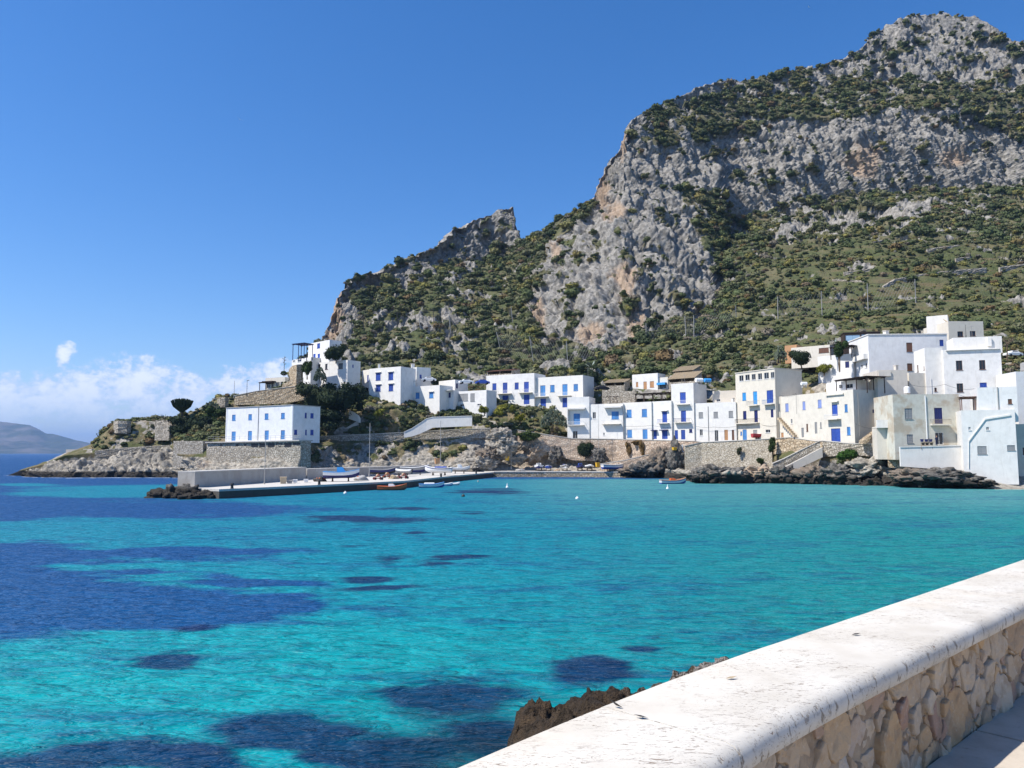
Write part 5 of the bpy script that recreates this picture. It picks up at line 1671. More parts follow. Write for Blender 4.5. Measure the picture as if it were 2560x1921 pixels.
BOULD = [(405, 1236, 104, 2.4, 1.0, 'flat brown boulder at the seaward tip of the jetty'), (430, 1238, 102.5, 1.5, 1.5, 'ridged brown boulder beside the flat one at the jetty tip'), (468, 1226, 103, 2.6, 1.9, 'largest angular boulder leaning on the jetty head'),
         (478, 1247, 100.5, 1.6, .7, 'low dark boulder awash in front of the jetty head'), (520, 1243, 101.8, 1.4, .9, 'small dark stone between the boulders and the jetty deck')]
for i, (px_, py_, Y_, w_, h_, lab) in enumerate(BOULD):
    p = at(px_, py_, Y_)
    o = rock_mesh('boulder', (p.x, p.y, .25), (w_, w_ * .8, h_), i * 3 + 1, DARKROCK, 4, .30)
    tag(o, lab, 'boulder')
for i, (px_, py_, Y_, w_, h_, lab) in enumerate([(1248, 1092, 199, 4.0, 2.6, 'big white-topped rock beside the light pole above the quay'), (1262, 1118, 198.5, 4.4, 3.4, 'pink-faced rock outcrop under the white-topped rock'), (1222, 1140, 198, 3.6, 2.6, 'grey rock hump at the landward end of the jetty'), (1205, 1160, 196.5, 4.4, 2.1, 'low brown rock at the quay corner behind the jetty'), (1290, 1150, 200, 3.0, 1.6, 'pale rock heap beside the yellow bin'),
                                            (1650, 1152, 184.5, 3.2, 3.6, 'dark grey crag with ivy beneath the ramp wall'), (1610, 1172, 184.5, 3.6, 2.4, 'rounded grey rock at the foot of the ramp'), (1692, 1148, 180.5, 2.6, 4.4, 'dark cleft rock against the ashlar sea wall'), (1576, 1180, 186, 3.4, 1.5, 'low dark rock at the end of the quay'), (1790, 1188, 153, 5.4, 1.9, 'broad weathered rock shelf in front of the ashlar wall'), (1758, 1190, 152, 3.0, 1.7, 'knobbly rock at the tip of the shelf beside the orange boat'),
                                            (1900, 1186, 154, 4.6, 1.8, 'pale rock shelf below the ramp foot'), (1960, 1190, 151.5, 3.6, 2.6, 'dark overhanging rock under the ramp parapet'), (2100, 1186, 147, 5.0, 2.4, 'large hollow rock below the green ivy'), (2035, 1192, 149, 3.4, 2.4, 'dark cave rock between the ramp and the hollow rock'), (2170, 1170, 146, 4.4, 2.2, 'pale ledge rock under the steps'), (2360, 1195, 131.5, 5.6, 1.9, 'long dark slab of rock in front of the white terrace wall'), (2290, 1196, 134.5, 4.6, 1.9, 'black undercut rock with a blue rope'), (2420, 1206, 130, 2.6, 1.1, 'low dark rock at the edge of the beach'), (2466, 1209, 128.2, 2.0, .6, 'flat brown rock half buried in the beach'),
    (1340, 1128, 203, 3.0, 3.4, 'pinkish rock face between two masonry patches above the quay boats'), (1395, 1135, 202, 2.6, 2.8, 'pale rock bulge behind the grey rib'), (1500, 1140, 196, 2.0, 2.2, 'small pale rock beside the dark creeper'), (1310, 1112, 203.5, 2.4, 2.0, 'rock hump under the green shrub by the light pole')]):
    p = at(px_, py_, Y_)
    o = rock_mesh('shore_rock', (p.x, p.y, p.z), (w_, w_ * .7, h_), i * 5 + 2, DARKROCK if any(w in lab for w in ('dark', 'black', 'grey', 'weathered', 'knobbly', 'hollow')) else COASTM, 5, .30)
    tag(o, lab, 'rock')


# ------------------------------------------------------------------ boats
def boat(label, px_, py_, Y_, L, yaw, hull='white_paint', bottom='deep_blue_paint', deck='white_paint', rim='sky_blue_paint', beam=None, cabin=None, motor=False, stand=True, z=None, stripe=None, inflatable=False, mast=0, cover=None):
    p = at(px_, py_, Y_) if z is None else Vector((at(px_, py_, Y_).x, Y_, z))
    Bm = beam or L * .36
    H = L * .17
    lift = .55 if stand else -0.25 * H
    root = empty('boat', p, R(yaw))
    tag(root, label, 'boat')
    n = 11
    secs = []
    for i in range(n):
        t = i / (n - 1)
        x = (t - .5) * L
        w = Bm / 2 * (0.80 + .2 * math.sin(min(t / .45, 1) * math.pi / 2)) * (1 - max(0, (t - .5) / .5) ** 2.3)
        w = max(w, .03)
        sheer = H * (1 + .55 * max(0, (t - .45) / .55) ** 2 + .10 * max(0, (.3 - t) / .3))
        keel = H * .55 * max(0, (t - .72) / .28) ** 2
        secs.append((x, w, keel, sheer))
    up = lambda s, f: [(s[0], -s[1] * a, lift + s[2] + (s[3] - s[2]) * b_) for a, b_ in f]
    prof_b = [(0, 0), (.55, .10), (.86, .34), (.93, .46)]
    prof_h = [(.93, .46), (.99, .75), (1.0, 1.0)]

    def shell(prof, name, m):
        q = MB()
        full = [(a, b_) for a, b_ in prof]
        for side in (1, -1):
            V = []
            for s in secs:
                V += [(s[0], side * s[1] * a, lift + s[2] + (s[3] - s[2]) * b_) for a, b_ in full]
            k = len(full)
            Fs = [(i * k + j, (i + 1) * k + j, (i + 1) * k + j + 1, i * k + j + 1) for i in range(n - 1) for j in range(k - 1)]
            q.add(V, Fs)
            s = secs[0]
            q.add([(s[0], 0, lift + s[2] + (s[3] - s[2]) * full[0][1]), (s[0], 0, lift + s[2] + (s[3] - s[2]) * full[-1][1])] + [(s[0], side * s[1] * a, lift + s[2] + (s[3] - s[2]) * b_) for a, b_ in full], [tuple([0, *range(2, 2 + k), 1])])
        return q.build(name, MATS[m], root, smooth=False)
    shell(prof_b, 'bottom', bottom)
    shell(prof_h, 'hull', hull)
    if stripe:
        shell([(1.003, .78), (1.012, .9)], 'stripe', stripe)
    q = MB()
    r = .09 if not inflatable else .22
    for side in (1, -1):
        for i in range(n - 1):
            a, b_ = secs[i], secs[i + 1]
            q.tube((a[0], side * a[1], lift + a[3]), (b_[0], side * b_[1], lift + b_[3]), r * .6 if not inflatable else r, r * .6 if not inflatable else r, 6)
    a = secs[0]
    q.tube((a[0], -a[1], lift + a[3]), (a[0], a[1], lift + a[3]), r * .5, r * .5, 5)
    q.build('gunwale', MATS[rim], root)
    q = MB()
    V = []
    for s in secs:
        V += [(s[0], -s[1] * .97, lift + s[3] * .72), (s[0], s[1] * .97, lift + s[3] * .72)]
    q.add(V, [(i * 2, (i + 1) * 2, (i + 1) * 2 + 1, i * 2 + 1) for i in range(n - 1)])
    q.build('deck', MATS[deck], root)
    q = MB()
    for t in (.3, .52):
        q.box((t - .5) * L - .12, (t - .5) * L + .12, -Bm * .43, Bm * .43, lift + H * .76, lift + H * .86)
    q.build('thwart', MATS['rope' if deck != 'white_paint' else 'white_paint'], root)
    if cabin:
        q = MB()
        x0, x1 = -.12 * L, .16 * L
        z0, z1 = lift + H * .74, lift + H * (1.0 + .9 * cabin[1])
        w = Bm * .27
        q.add([(x0, -w, z0), (x1, -w, z0), (x1, w, z0), (x0, w, z0), (x0, -w * .85, z1), (x1 - .12 * L, -w * .85, z1), (x1 - .12 * L, w * .85, z1), (x0, w * .85, z1)],
              [(4, 5, 6, 7), (0, 1, 5, 4), (1, 2, 6, 5), (2, 3, 7, 6), (3, 0, 4, 7)])
        c = q.build('cabin', MATS[cabin[0]], root)
        q = MB()
        q.add([(x1 - .01 * L, -w * .7, z0 + (z1 - z0) * .45), (x1 - .01 * L, w * .7, z0 + (z1 - z0) * .45), (x1 - .095 * L, w * .65, z1 - .06), (x1 - .095 * L, -w * .65, z1 - .06)], [(0, 1, 2, 3)])
        q.build('windscreen', MATS['window_glass'], c)
    if cover:
        q = MB()
        q.box(-.3 * L, .12 * L, -Bm * .45, Bm * .45, lift + H * .95, lift + H * 1.35)
        q.build('cover', MATS[cover], root, bevel=.12)
    if motor:
        q = MB()
        q.box(-.5 * L - .42, -.5 * L - .08, -.17, .17, lift + H * .95, lift + H * 1.5)
        q.box(-.5 * L - .32, -.5 * L - .16, -.07, .07, lift - .1, lift + H * .95)
        q.build('outboard_motor', MATS['dark_metal'], root, bevel=.04)
    if mast:
        q = MB()
        q.tube((0, 0, lift + H * .7), (0, 0, lift + H + mast), .045, .03, 6)
        q.build('mast', MATS['rope'], root)
    if stand:
        for x in (-.24 * L, .2 * L):
            q = MB()
            q.box(x - .1, x + .1, -Bm * .36, Bm * .36, .0, .16)
            for y in (-Bm * .30, Bm * .30):
                q.box(x - .07, x + .07, y - .07, y + .07, .163, .62)
            q.build('cradle', MATS['dark_wood'], root)
    return root


boat('white wooden boat with a bright blue deck and cabin on the jetty', 853, 1203, 128, 5.9, 8, 'white_paint', 'navy_and_shaded_blue_paint', 'bright_blue_paint', 'bright_blue_paint', 2.0, ('bright_blue_paint', .9), z=1.27)
boat('navy blue rowing boat behind the light pole on the jetty', 957, 1189, 152, 5.0, 12, 'navy_and_shaded_blue_paint', 'black_paint', 'navy_and_shaded_blue_paint', 'grey_paint', z=1.27)
boat('small grey inflatable beside the navy boat on the jetty', 1006, 1187, 156, 3.6, 170, 'grey_paint', 'grey_paint', 'grey_paint', 'white_paint', inflatable=True, motor=True, z=1.27)
boat('long pale boat with a white rail behind the inflatable', 1036, 1181, 166, 6.2, 6, 'pole_metal', 'navy_and_shaded_blue_paint', 'white_paint', 'white_paint', z=1.27)
boat('white boat with a navy stripe and a blue tarpaulin on the jetty', 1096, 1184, 163, 5.8, 176, 'white_paint', 'white_paint', 'white_paint', 'white_paint', stripe='navy_and_shaded_blue_paint', z=1.27, cover='deep_blue_paint', mast=1.2)
boat('white launch with a raised console at the jetty root', 1150, 1172, 178, 4.6, 8, 'white_paint', 'grey_paint', 'white_paint', 'white_paint', cabin=('white_paint', 1.1), motor=True, z=1.27)
boat('orange wooden fishing boat moored at the jetty', 980, 1228, 124.5, 4.7, 4, 'orange_paint', 'brown_paint', 'orange_paint', 'orange_paint', cabin=('white_paint', .55), stand=False, z=0, mast=.8)
boat('white boat with blue trim moored in front of the jetty', 1079, 1219, 134, 4.4, 6, 'white_paint', 'deep_blue_paint', 'white_paint', 'sky_blue_paint', stand=False, z=0, cover='white_paint')
boat('white dinghy tied behind the blue-trimmed boat', 1112, 1216, 140, 2.9, 14, 'white_paint', 'sky_blue_paint', 'white_paint', 'white_paint', stand=False, z=0)
boat('tiny white tender at the inner end of the mooring line', 1137, 1212, 144, 1.8, 20, 'white_paint', 'grey_paint', 'white_paint', 'white_paint', stand=False, z=0, inflatable=True)
boat('white motorboat shown end-on on the quay with a navy bottom', 1347, 1172, 196.5, 4.4, -96, 'white_paint', 'navy_and_shaded_blue_paint', 'white_paint', 'white_paint', 2.4, ('white_paint', 1.0), z=1.44)
boat('small blue and white dinghy end-on next to the white motorboat', 1371, 1170, 196, 3.6, -92, 'deep_blue_paint', 'deep_blue_paint', 'white_paint', 'white_paint', 1.9, z=1.44)
boat('grey rib with a blue seat in the middle of the quay', 1412, 1171, 195.5, 3.8, -84, 'grey_paint', 'white_paint', 'white_paint', 'pole_metal', 1.8, ('deep_blue_paint', .9), inflatable=True, z=1.44)
boat('navy covered motorboat end-on beside the grey tender', 1450, 1172, 195, 4.0, -88, 'navy_and_shaded_blue_paint', 'black_paint', 'navy_and_shaded_blue_paint', 'navy_and_shaded_blue_paint', 1.8, ('deep_blue_paint', 1.2), z=1.44)
boat('grey tender with a dark bottom next to the navy covered motorboat', 1474, 1170, 194.5, 3.8, -90, 'pole_metal', 'black_paint', 'grey_paint', 'white_paint', 2.0, inflatable=True, z=1.44)
boat('large white boat with a blue bottom at the foot of the ramp', 1536, 1172, 189.8, 6.4, 14, 'white_paint', 'deep_blue_paint', 'white_paint', 'white_paint', stripe='grey_paint', z=1.44)
boat('red wooden boat parked on the street in front of the tall cream house', 1906, 1097, 175, 4.9, 6, 'red_paint', 'red_paint', 'white_paint', 'red_paint', z=at(1906, 1101, 175).z)
boat('orange-decked boat with a blue hull moored by the rocks', 1683, 1210, 150.5, 5.2, 8, 'white_paint', 'deep_blue_paint', 'orange_paint', 'tan_paint', stripe='deep_blue_paint', cabin=('orange_paint', .5), stand=False, z=0)


def buoy(label, px_, py_, r, m, cone=False):
    p = onz(px_, py_, 0.0)
    root = empty('buoy', p)
    tag(root, label, 'buoy')
    V, Fq = blob((0, 0, r * .3), (r, r, r), 3, 2, 0.0)
    np_mesh('float', V, Fq, MATS[m], True, None, root)
    q = MB()
    if cone:
        q.tube((0, 0, r), (0, 0, r * 3.2), r * .55, .03, 8)
    else:
        q.tube((0, 0, r * 1.2), (0, 0, r * 1.7), .06, .04, 6)
    q.build('mooring_ring' if not cone else 'cone_top', MATS[m], root)


buoy('white oval buoy just off the jetty wall', 863, 1235, 0.26, 'white_paint')
buoy('dark round buoy off the jetty in open water', 1158, 1242, 0.25, 'dark_metal')
buoy('small grey buoy near the quay corner', 1195, 1205, 0.20, 'pole_metal')
buoy('white buoy above the brown weed patch', 1268, 1220, 0.25, 'white_paint', True)
buoy('white ball buoy alone in the middle of the bay', 1443, 1248, 0.24, 'white_paint')
buoy('white cone buoy in front of the orange-decked boat', 1669, 1223, 0.25, 'white_paint', True)


def pole(label, px_, y0, y1, Y_, r=.07, m='pole_metal', lamp=False, name='light_pole'):
    a, b_ = at(px_, y1, Y_), at(px_, y0, Y_)
    root = empty(name, a)
    tag(root, label, 'pole')
    q = MB()
    q.tube((0, 0, -.4), (0, 0, b_.z - a.z), r, r * .7, 7)
    q.build('shaft', MATS[m], root)
    q = MB()
    q.tube((0, 0, -.3), (0, 0, .35), r * 1.9, r * 1.7, 8)
    q.build('base', MATS[m], root)
    if lamp:
        q = MB()
        q.box(-.09, .55, -.1, .1, b_.z - a.z + .002, b_.z - a.z + .12)
        q.build('lamp_head', MATS[m], root, bevel=.02)


pole('tall thin light pole on the breakwater end of the jetty', 661, 1100, 1212, 117.5)
pole('tall light pole next to the navy boat on the jetty', 923, 1058, 1188, 150)
pole('tall light pole behind the striped boat at the jetty root', 1101, 1052, 1150, 176)
pole('light pole beside the big white-topped rock', 1278, 1076, 1170, 197)
pole('thin pole in front of the lower loggia house', 1497, 1010, 1158, 196, .05)
pole('bare post at the seaward end of the restaurant wall', 585, 952, 992, 208)
pole('street lamp post on the restaurant wall', 617, 952, 986, 207.4, .07, 'dark_metal', True)
pole('short white post on the terrace under the stained building', 2284, 1090, 1128, 138.6, .07, 'white_paint')
pole('thin antenna on the sky line of the highest house', 2415, 812, 842, 179.5, .05, 'dark_metal')
pole('black sign post halfway down the quay ramp', 1653, 1124, 1148, 184.6, .12, 'black_paint')
pole('short white sign at the head of the quay ramp', 1706, 1112, 1132, 180.4, .25, 'white_paint')


def crate(label, px_, py_, Y_, w, h, m, name='bin'):
    p = at(px_, py_, Y_)
    root = empty(name, p, .3)
    tag(root, label, 'bin')
    q = MB()
    q.add([(-w * .42, -w * .42, 0), (w * .42, -w * .42, 0), (w * .42, w * .42, 0), (-w * .42, w * .42, 0), (-w * .5, -w * .5, h), (w * .5, -w * .5, h), (w * .5, w * .5, h), (-w * .5, w * .5, h)], [(0, 3, 2, 1), (0, 1, 5, 4), (1, 2, 6, 5), (2, 3, 7, 6), (3, 0, 4, 7), (4, 5, 6, 7)])
    q.build('body', MATS[m], root, bevel=.04)
    q = MB()
    q.box(-w * .53, w * .53, -w * .53, w * .53, h + .003, h + .1)
    q.build('lid', MATS[m], root, bevel=.03)


crate('yellow bin among the pale rocks by the light pole', 1267, 1152, 198, 1.0, 1.0, 'yellow_paint')
crate('yellow bin at the foot of the ramp beside the big white boat', 1494, 1168, 193.5, .9, 1.0, 'yellow_paint')
crate('brown crate behind the striped boat on the jetty', 1093, 1160, 172, 1.1, 1.1, 'tan_paint', 'crate')
crate('pale stone block against the breakwater wall', 708, 1209, 119, 1.0, .9, 'ochre_plaster', 'block')
crate('yellow chest on top of the dark cleft rock', 1686, 1126, 179, .9, .6, 'yellow_paint')


def winch(label, px_, py_, Y_, m):
    p = at(px_, py_, Y_)
    root = empty('boat_winch', Vector((p.x, p.y, 1.255)), .4)
    tag(root, label, 'winch')
    q = MB()
    for y in (-.5, .5):
        q.tube((-.8, y, .25), (.8, y, .25), .06, .06, 6)
        q.tube((-.6, y, .25), (0, y, 1.0), .05, .05, 6)
        q.tube((.6, y, .25), (0, y, 1.0), .05, .05, 6)
    q.build('frame', MATS[m], root)
    q = MB()
    q.tube((0, -.48, .75), (0, .48, .75), .3, .3, 10)
    q.build('drum', MATS['rope'], root)
    for x in (-.6, .6):
        for y in (-.62, .62):
            q = MB()
            q.tube((x, y - .06, .22), (x, y + .06, .22), .22, .22, 10)
            q.build('wheel', MATS['rubber'], root)


winch('red hand winch between the blue-decked boat and the navy boat', 945, 1199, 136, 'red_paint')
winch('reddish hauling trolley above the orange boat', 1009, 1195, 142, 'red_paint')
winch('orange winch lying near the navy rowing boat', 968, 1192, 147, 'orange_paint')


# ------------------------------------------------------------------ parked cars
def car(label, px_, py_, Y_, yaw, m):
    p = at(px_, py_, Y_)
    root = empty('parked_car', p, R(yaw))
    tag(root, label, 'car', 'cars parked above the houses')
    prof = [(-2.05, .35), (-2.1, .75), (-1.75, .95), (-1.2, 1.0), (-.75, 1.42), (.6, 1.45), (1.35, 1.0), (2.0, .85), (2.1, .5), (2.05, .32)]
    q = MB()
    V = [(x, -.82 if z < 1.1 else -.66, z) for x, z in prof] + [(x, .82 if z < 1.1 else .66, z) for x, z in prof]
    n = len(prof)
    q.add(V, [(i, i + 1, n + i + 1, n + i) for i in range(n - 1)] + [tuple(range(n))[::-1], tuple(range(n, 2 * n)), (n - 1, 0, n, 2 * n - 1)])
    q.build('body', MATS[m], root, bevel=.05)
    q = MB()
    for s in (-1, 1):
        q.add([(-.95, s * .80, 1.04), (1.15, s * .80, 1.04), (.55, s * .70, 1.38), (-.65, s * .70, 1.38)], [(0, 1, 2, 3)])
    q.add([(1.27, -.6, 1.07), (1.27, .6, 1.07), (.68, .56, 1.42), (.68, -.56, 1.42)], [(0, 1, 2, 3)])
    q.build('windows', MATS['window_glass'], root)
    for x in (-1.3, 1.3):
        for s in (-1, 1):
            q = MB()
            q.tube((x, s * .66, .32), (x, s * .86, .32), .32, .32, 12)
            q.build('wheel', MATS['rubber'], root)
    for s in (-.55, .55):
        q = MB()
        q.box(2.06, 2.12, s - .15, s + .15, .58, .72)
        q.build('headlight', MATS['white_paint'], root)


car('white car parked between the cubic house and the upper block', 1072, 955, 218, 15, 'white_paint')
car('white car parked beside the long blue-door house', 1165, 961, 217, 20, 'white_paint')
car('blue car half hidden by the end of the long blue-door house', 1206, 962, 218, 12, 'deep_blue_paint')
car('dark green car beside the ruined stone hut', 1504, 977, 210.5, 18, 'dark_metal')
car('white van-like car under the bare tree behind the cornice house', 2533, 893, 178, 10, 'white_paint')


# ------------------------------------------------------------------ rockfall barriers on the slope
def seat(px_, py_):
    k = int(np.argmin((MPX - px_) ** 2 + (MPY - py_) ** 2))
    return Vector(MP.reshape(-1, 3)[k])


def barrier(label, posts, m, net=True):
    tops, feet = [], []
    for (x0, y0, x1, y1) in posts:
        ft = seat(x1, y1)
        top = at(x0, y0, ft.y - .8)
        feet.append(ft)
        tops.append(top)
    root = empty('rockfall_barrier', feet[0])
    tag(root, label, 'fence', 'rockfall barriers on the slope')
    for ft, tp in zip(feet, tops):
        q = MB()
        q.tube(ft - Vector((0, 0, .6)), tp, .16, .13, 6)
        put(q.build('post', MATS[m]), root)
    for i in range(len(posts) - 1):
        q = MB()
        a, b_ = tops[i], tops[i + 1]
        for k in range(5):
            t0, t1 = k / 5, (k + 1) / 5
            sag = lambda t: Vector((0, 0, -1.1 * 4 * t * (1 - t) * .35))
            q.tube(a.lerp(b_, t0) + sag(t0), a.lerp(b_, t1) + sag(t1), .05, .05, 4)
        put(q.build('cable', MATS['dark_metal']), root)
        if net:
            q = MB()
            n = max(6, int((a - b_).length / 1.1))
            fa, fb = feet[i], feet[i + 1]
            for k in range(n + 1):
                for dirn in (1, -1):
                    t0, t1 = k / n, min(1, max(0, k / n + dirn * .30))
                    q.tube(fa.lerp(fb, t0), a.lerp(b_, t1) - Vector((0, 0, .5)), .022, .022, 3)
            put(q.build('net', MATS['pole_metal']), root)


barrier('upper rockfall fence of seven dark posts above the cubic house', [(877, 789, 881, 831), (907, 787, 911, 827), (946, 780, 950, 816), (993, 781, 995, 817), (1037, 781, 1039, 813), (1083, 774, 1084, 811)], 'dark_metal', False)
barrier('long rockfall net of grey posts left of the buttress', [(1047, 785, 1053, 826), (1122, 784, 1127, 826), (1198, 782, 1204, 830), (1278, 766, 1281, 804)], 'pole_metal')
barrier('lower rockfall net right above the long blue-door house', [(1241, 830, 1252, 878), (1324, 842, 1333, 900), (1416, 853, 1418, 905), (1514, 840, 1515, 868)], 'pole_metal')
barrier('rockfall net at the foot of the rocky buttress', [(1615, 809, 1616, 854), (1712, 790, 1714, 842), (1734, 789, 1736, 848), (1839, 764, 1840, 802)], 'pole_metal')
barrier('rockfall net crossing the meadow above the glass pavilion', [(1944, 742, 1945, 802), (2053, 728, 2055, 790), (2168, 709, 2170, 776), (2287, 698, 2288, 764)], 'pole_metal')


# ------------------------------------------------------------------ trees and single plants
def tree(name, label, px_, py_, Y_, trunk_h, lobes, leaves, size, m, seed, cat='tree', trunk_r=.18, stems=1, group=None):
    p = at(px_, py_, Y_)
    root = empty(name, p)
    tag(root, label, cat, group)
    V, Fq = leaf_cloud([l_[0] for l_ in lobes], [l_[1] for l_ in lobes], leaves, size, seed)
    parts = [(V, Fq)] + [blob(c, np.array(r) * .72, seed + i, 2, .3) for i, (c, r) in enumerate(lobes)]
    V, Fq = join(parts)
    np_mesh('crown', V, Fq, m, False, None, root)
    q = MB()
    g = random.Random(seed)
    for s in range(stems):
        b0 = Vector((g.uniform(-.3, .3) * (stems > 1), g.uniform(-.3, .3) * (stems > 1), -.5))
        mid = b0 + Vector((g.uniform(-.25, .25), g.uniform(-.2, .2), trunk_h * .6 + .5))
        q.tube(b0, mid, trunk_r, trunk_r * .75, 7)
        for c, r in lobes[:4]:
            q.tube(mid, Vector(c), trunk_r * .6, trunk_r * .25, 6)
    q.build('trunk', BARKM, root)
    return root


def lobed(w, d, h, z0, n, seed):
    g = random.Random(seed)
    out = [((0, 0, z0 + h * .5), (w * .34, d * .34, h * .42))]
    for _ in range(n):
        x, y, z = g.uniform(-.36, .36) * w, g.uniform(-.36, .36) * d, z0 + h * g.uniform(.22, .82)
        k = g.uniform(.14, .26)
        out.append(((x, y, z), (w * k, d * k, h * k * 1.05)))
    return out


tree('dark_pine', 'big dark evergreen tree above the quay house roof', 800, 1045, 203, 2.5, lobed(13, 9, 9.5, .5, 14, 1), 3600, .30, DARKM, 1)
tree('dark_pine', 'round dark evergreen at the corner of the cubic house', 868, 1040, 204, 2.0, lobed(9, 7, 9.5, .3, 10, 2), 2600, .28, DARKM, 2)
tree('dark_pine', 'dark evergreen spilling down beside the quay house wall', 820, 1078, 200, 1.5, lobed(10, 6, 6, .0, 9, 3), 2000, .28, DARKM, 3)
tree('dark_pine', 'spreading dark pine on the headland beside the square ruin', 478, 1098, 203.5, 1.5, lobed(11, 7, 6, .3, 10, 4), 2400, .28, DARKM, 4)
tree('olive_tree', 'grey-green bushy tree climbing the slope left of the quay house', 540, 1060, 206, 1.0, lobed(7, 5, 4.5, .0, 8, 5), 1300, .26, GREENM, 5)
tree('olive_tree', 'olive-green tree between the spur house garage and the bastion', 768, 945, 206.5, 1.0, lobed(3.0, 3, 5, .2, 6, 6), 800, .22, GREENM, 6)
tree('dark_pine', 'dark bushy tree beside the tower house under the cliff', 840, 905, 214, 1.0, lobed(6.5, 5, 5.5, .0, 8, 7), 1300, .25, DARKM, 7)
tree('dark_pine', 'large dark carob tree at the grey end wall of the long house', 1475, 975, 222, 2.0, lobed(10, 8, 7.5, .2, 10, 8), 2200, .27, DARKM, 8)
tree('dark_pine', 'dark bush with a rusty side behind the tall cream house', 2005, 918, 178, 1.0, lobed(6.5, 5, 4.2, .2, 8, 9), 1500, .22, DARKM, 9)
tree('palm_bush', 'ragged dark palm-like tree in front of the low wall house with a shade-darkened blue door', 2098, 925, 170, 3.5, lobed(3.2, 2.6, 4.2, 2.6, 7, 10), 900, .24, GREENM, 10, trunk_r=.12, stems=3)
tree('ivy_bush', 'bright green ivy bush hanging over the rocks below the corner house', 2125, 1147, 149, .4, lobed(4.6, 2, 2.6, -.4, 7, 12), 1300, .16, bush_mat('ivy_leaves', [(0, (.05, .11, .02)), (1, (.07, .14, .03))]), 12, 'bush')
tree('ivy_bush', 'dark ivy in the cleft beside the ashlar wall', 1932, 1130, 168, .4, lobed(1.8, 1.4, 4.0, -.5, 6, 13), 700, .16, GREENM, 13, 'bush')
tree('ivy_bush', 'green tuft low on the ashlar wall near the ramp', 1903, 1158, 170, .3, lobed(2.0, 1.2, 1.7, -.4, 5, 14), 500, .14, GREENM, 14, 'bush')
tree('ivy_bush', 'dark caper bush hanging on the ashlar wall', 1846, 1128, 172.6, .2, lobed(1.2, .8, 2.2, -1.2, 5, 15), 400, .12, DARKM, 15, 'bush')
tree('ivy_bush', 'wide dark creeper on the quay cliff under the loggia houses', 1466, 1140, 198.5, .4, lobed(5.0, 2.2, 5.0, -1.0, 8, 16), 1400, .18, DARKM, 16, 'bush')
tree('ivy_bush', 'green shrub on the ledge next to the light pole', 1318, 1100, 201.5, .4, lobed(7, 2.5, 2.6, -.3, 8, 17), 1300, .18, GREENM, 17, 'bush')
RUST = bush_mat('dry_plants', [(0, (.20, .12, .045)), (1, (.27, .17, .07))])
for k, (px_, py_, w_, h_, lab) in enumerate([(1572, 1120, 2.2, 4.2, 'rusty dry plant hanging on the pink wall nearest the loggia houses'), (1606, 1118, 2.2, 4.0, 'rusty dry plant hanging on the pink wall under the sky-blue shutters'), (1590, 1106, 3.4, 1.4, 'dry plant fringe joining the two rusty plants on the pink wall')]):
    Yk = np.interp(px_, [1428, 1540, 1739], [200.5, 197, 183.5]) - .5
    tree('dry_plant', lab, px_, py_, Yk, .2, lobed(w_, 1.0, h_, -h_ * .6, 5, 20 + k), 420, .15, RUST, 20 + k, 'plant')
for k, (px_, py_, w_, lab) in enumerate([(1249, 1040, 4.0, 'bright yellow-green shrub nearest the long house door'), (1212, 1036, 3.2, 'yellow-green shrub at the seaward corner of the long house'), (1301, 1055, 3.0, 'round yellow-green shrub below the long house terrace'), (1281, 1032, 2.6, 'small yellow-green shrub under the long house terrace edge'), (948, 1045, 3.4, 'yellow-green shrub on the bank below the cubic house'), (2060, 935, 3.4, 'yellow-green shrub beside the grey side wall of the tall house'), (2110, 938, 2.4, 'golden shrub at the foot of the low wall house')]):
    Yk = 176 if px_ > 2000 else 206
    tree('golden_shrub', lab, px_, py_, Yk, .3, lobed(w_, w_ * .8, w_ * .75, 0, 6, 30 + k), 700, .17, GOLDM, 30 + k, 'shrub')


def candelabra(label, px_, py_, Y_, w, h):
    p = at(px_, py_, Y_)
    root = empty('candelabra_tree', p)
    tag(root, label, 'tree')
    g = random.Random(8)
    q = MB()
    q.tube((0, 0, -.5), (0.1, 0, h * .24), .34, .30, 8)
    for k in range(3):
        q.tube((.1, 0, h * .1), (.7 * (k - 1), .2 * k, h * .38), .22, .2, 7)
    q.build('trunk', BARKM, root)
    c = MB()
    for i in range(190):
        a = g.uniform(0, 6.28)
        r = math.sqrt(g.random())
        x, y = math.cos(a) * r * w / 2, math.sin(a) * r * w / 2 * .8
        z1 = h * (1 - .14 * r * r) * g.uniform(.93, 1.02)
        bx_, by_ = x * .12, y * .12
        c.tube((bx_, by_, h * .22), (x * .78, y * .78, h * (.42 + .12 * r)), .10, .12, 5)
        c.tube((x * .78, y * .78, h * (.42 + .12 * r)), (x, y, z1), .13, .10, 5)
    c.build('crown', DARKM, root)


candelabra('umbrella-shaped dark cactus tree standing on the headland sky line', 454, 1041, 210, 6.0, 5.0)


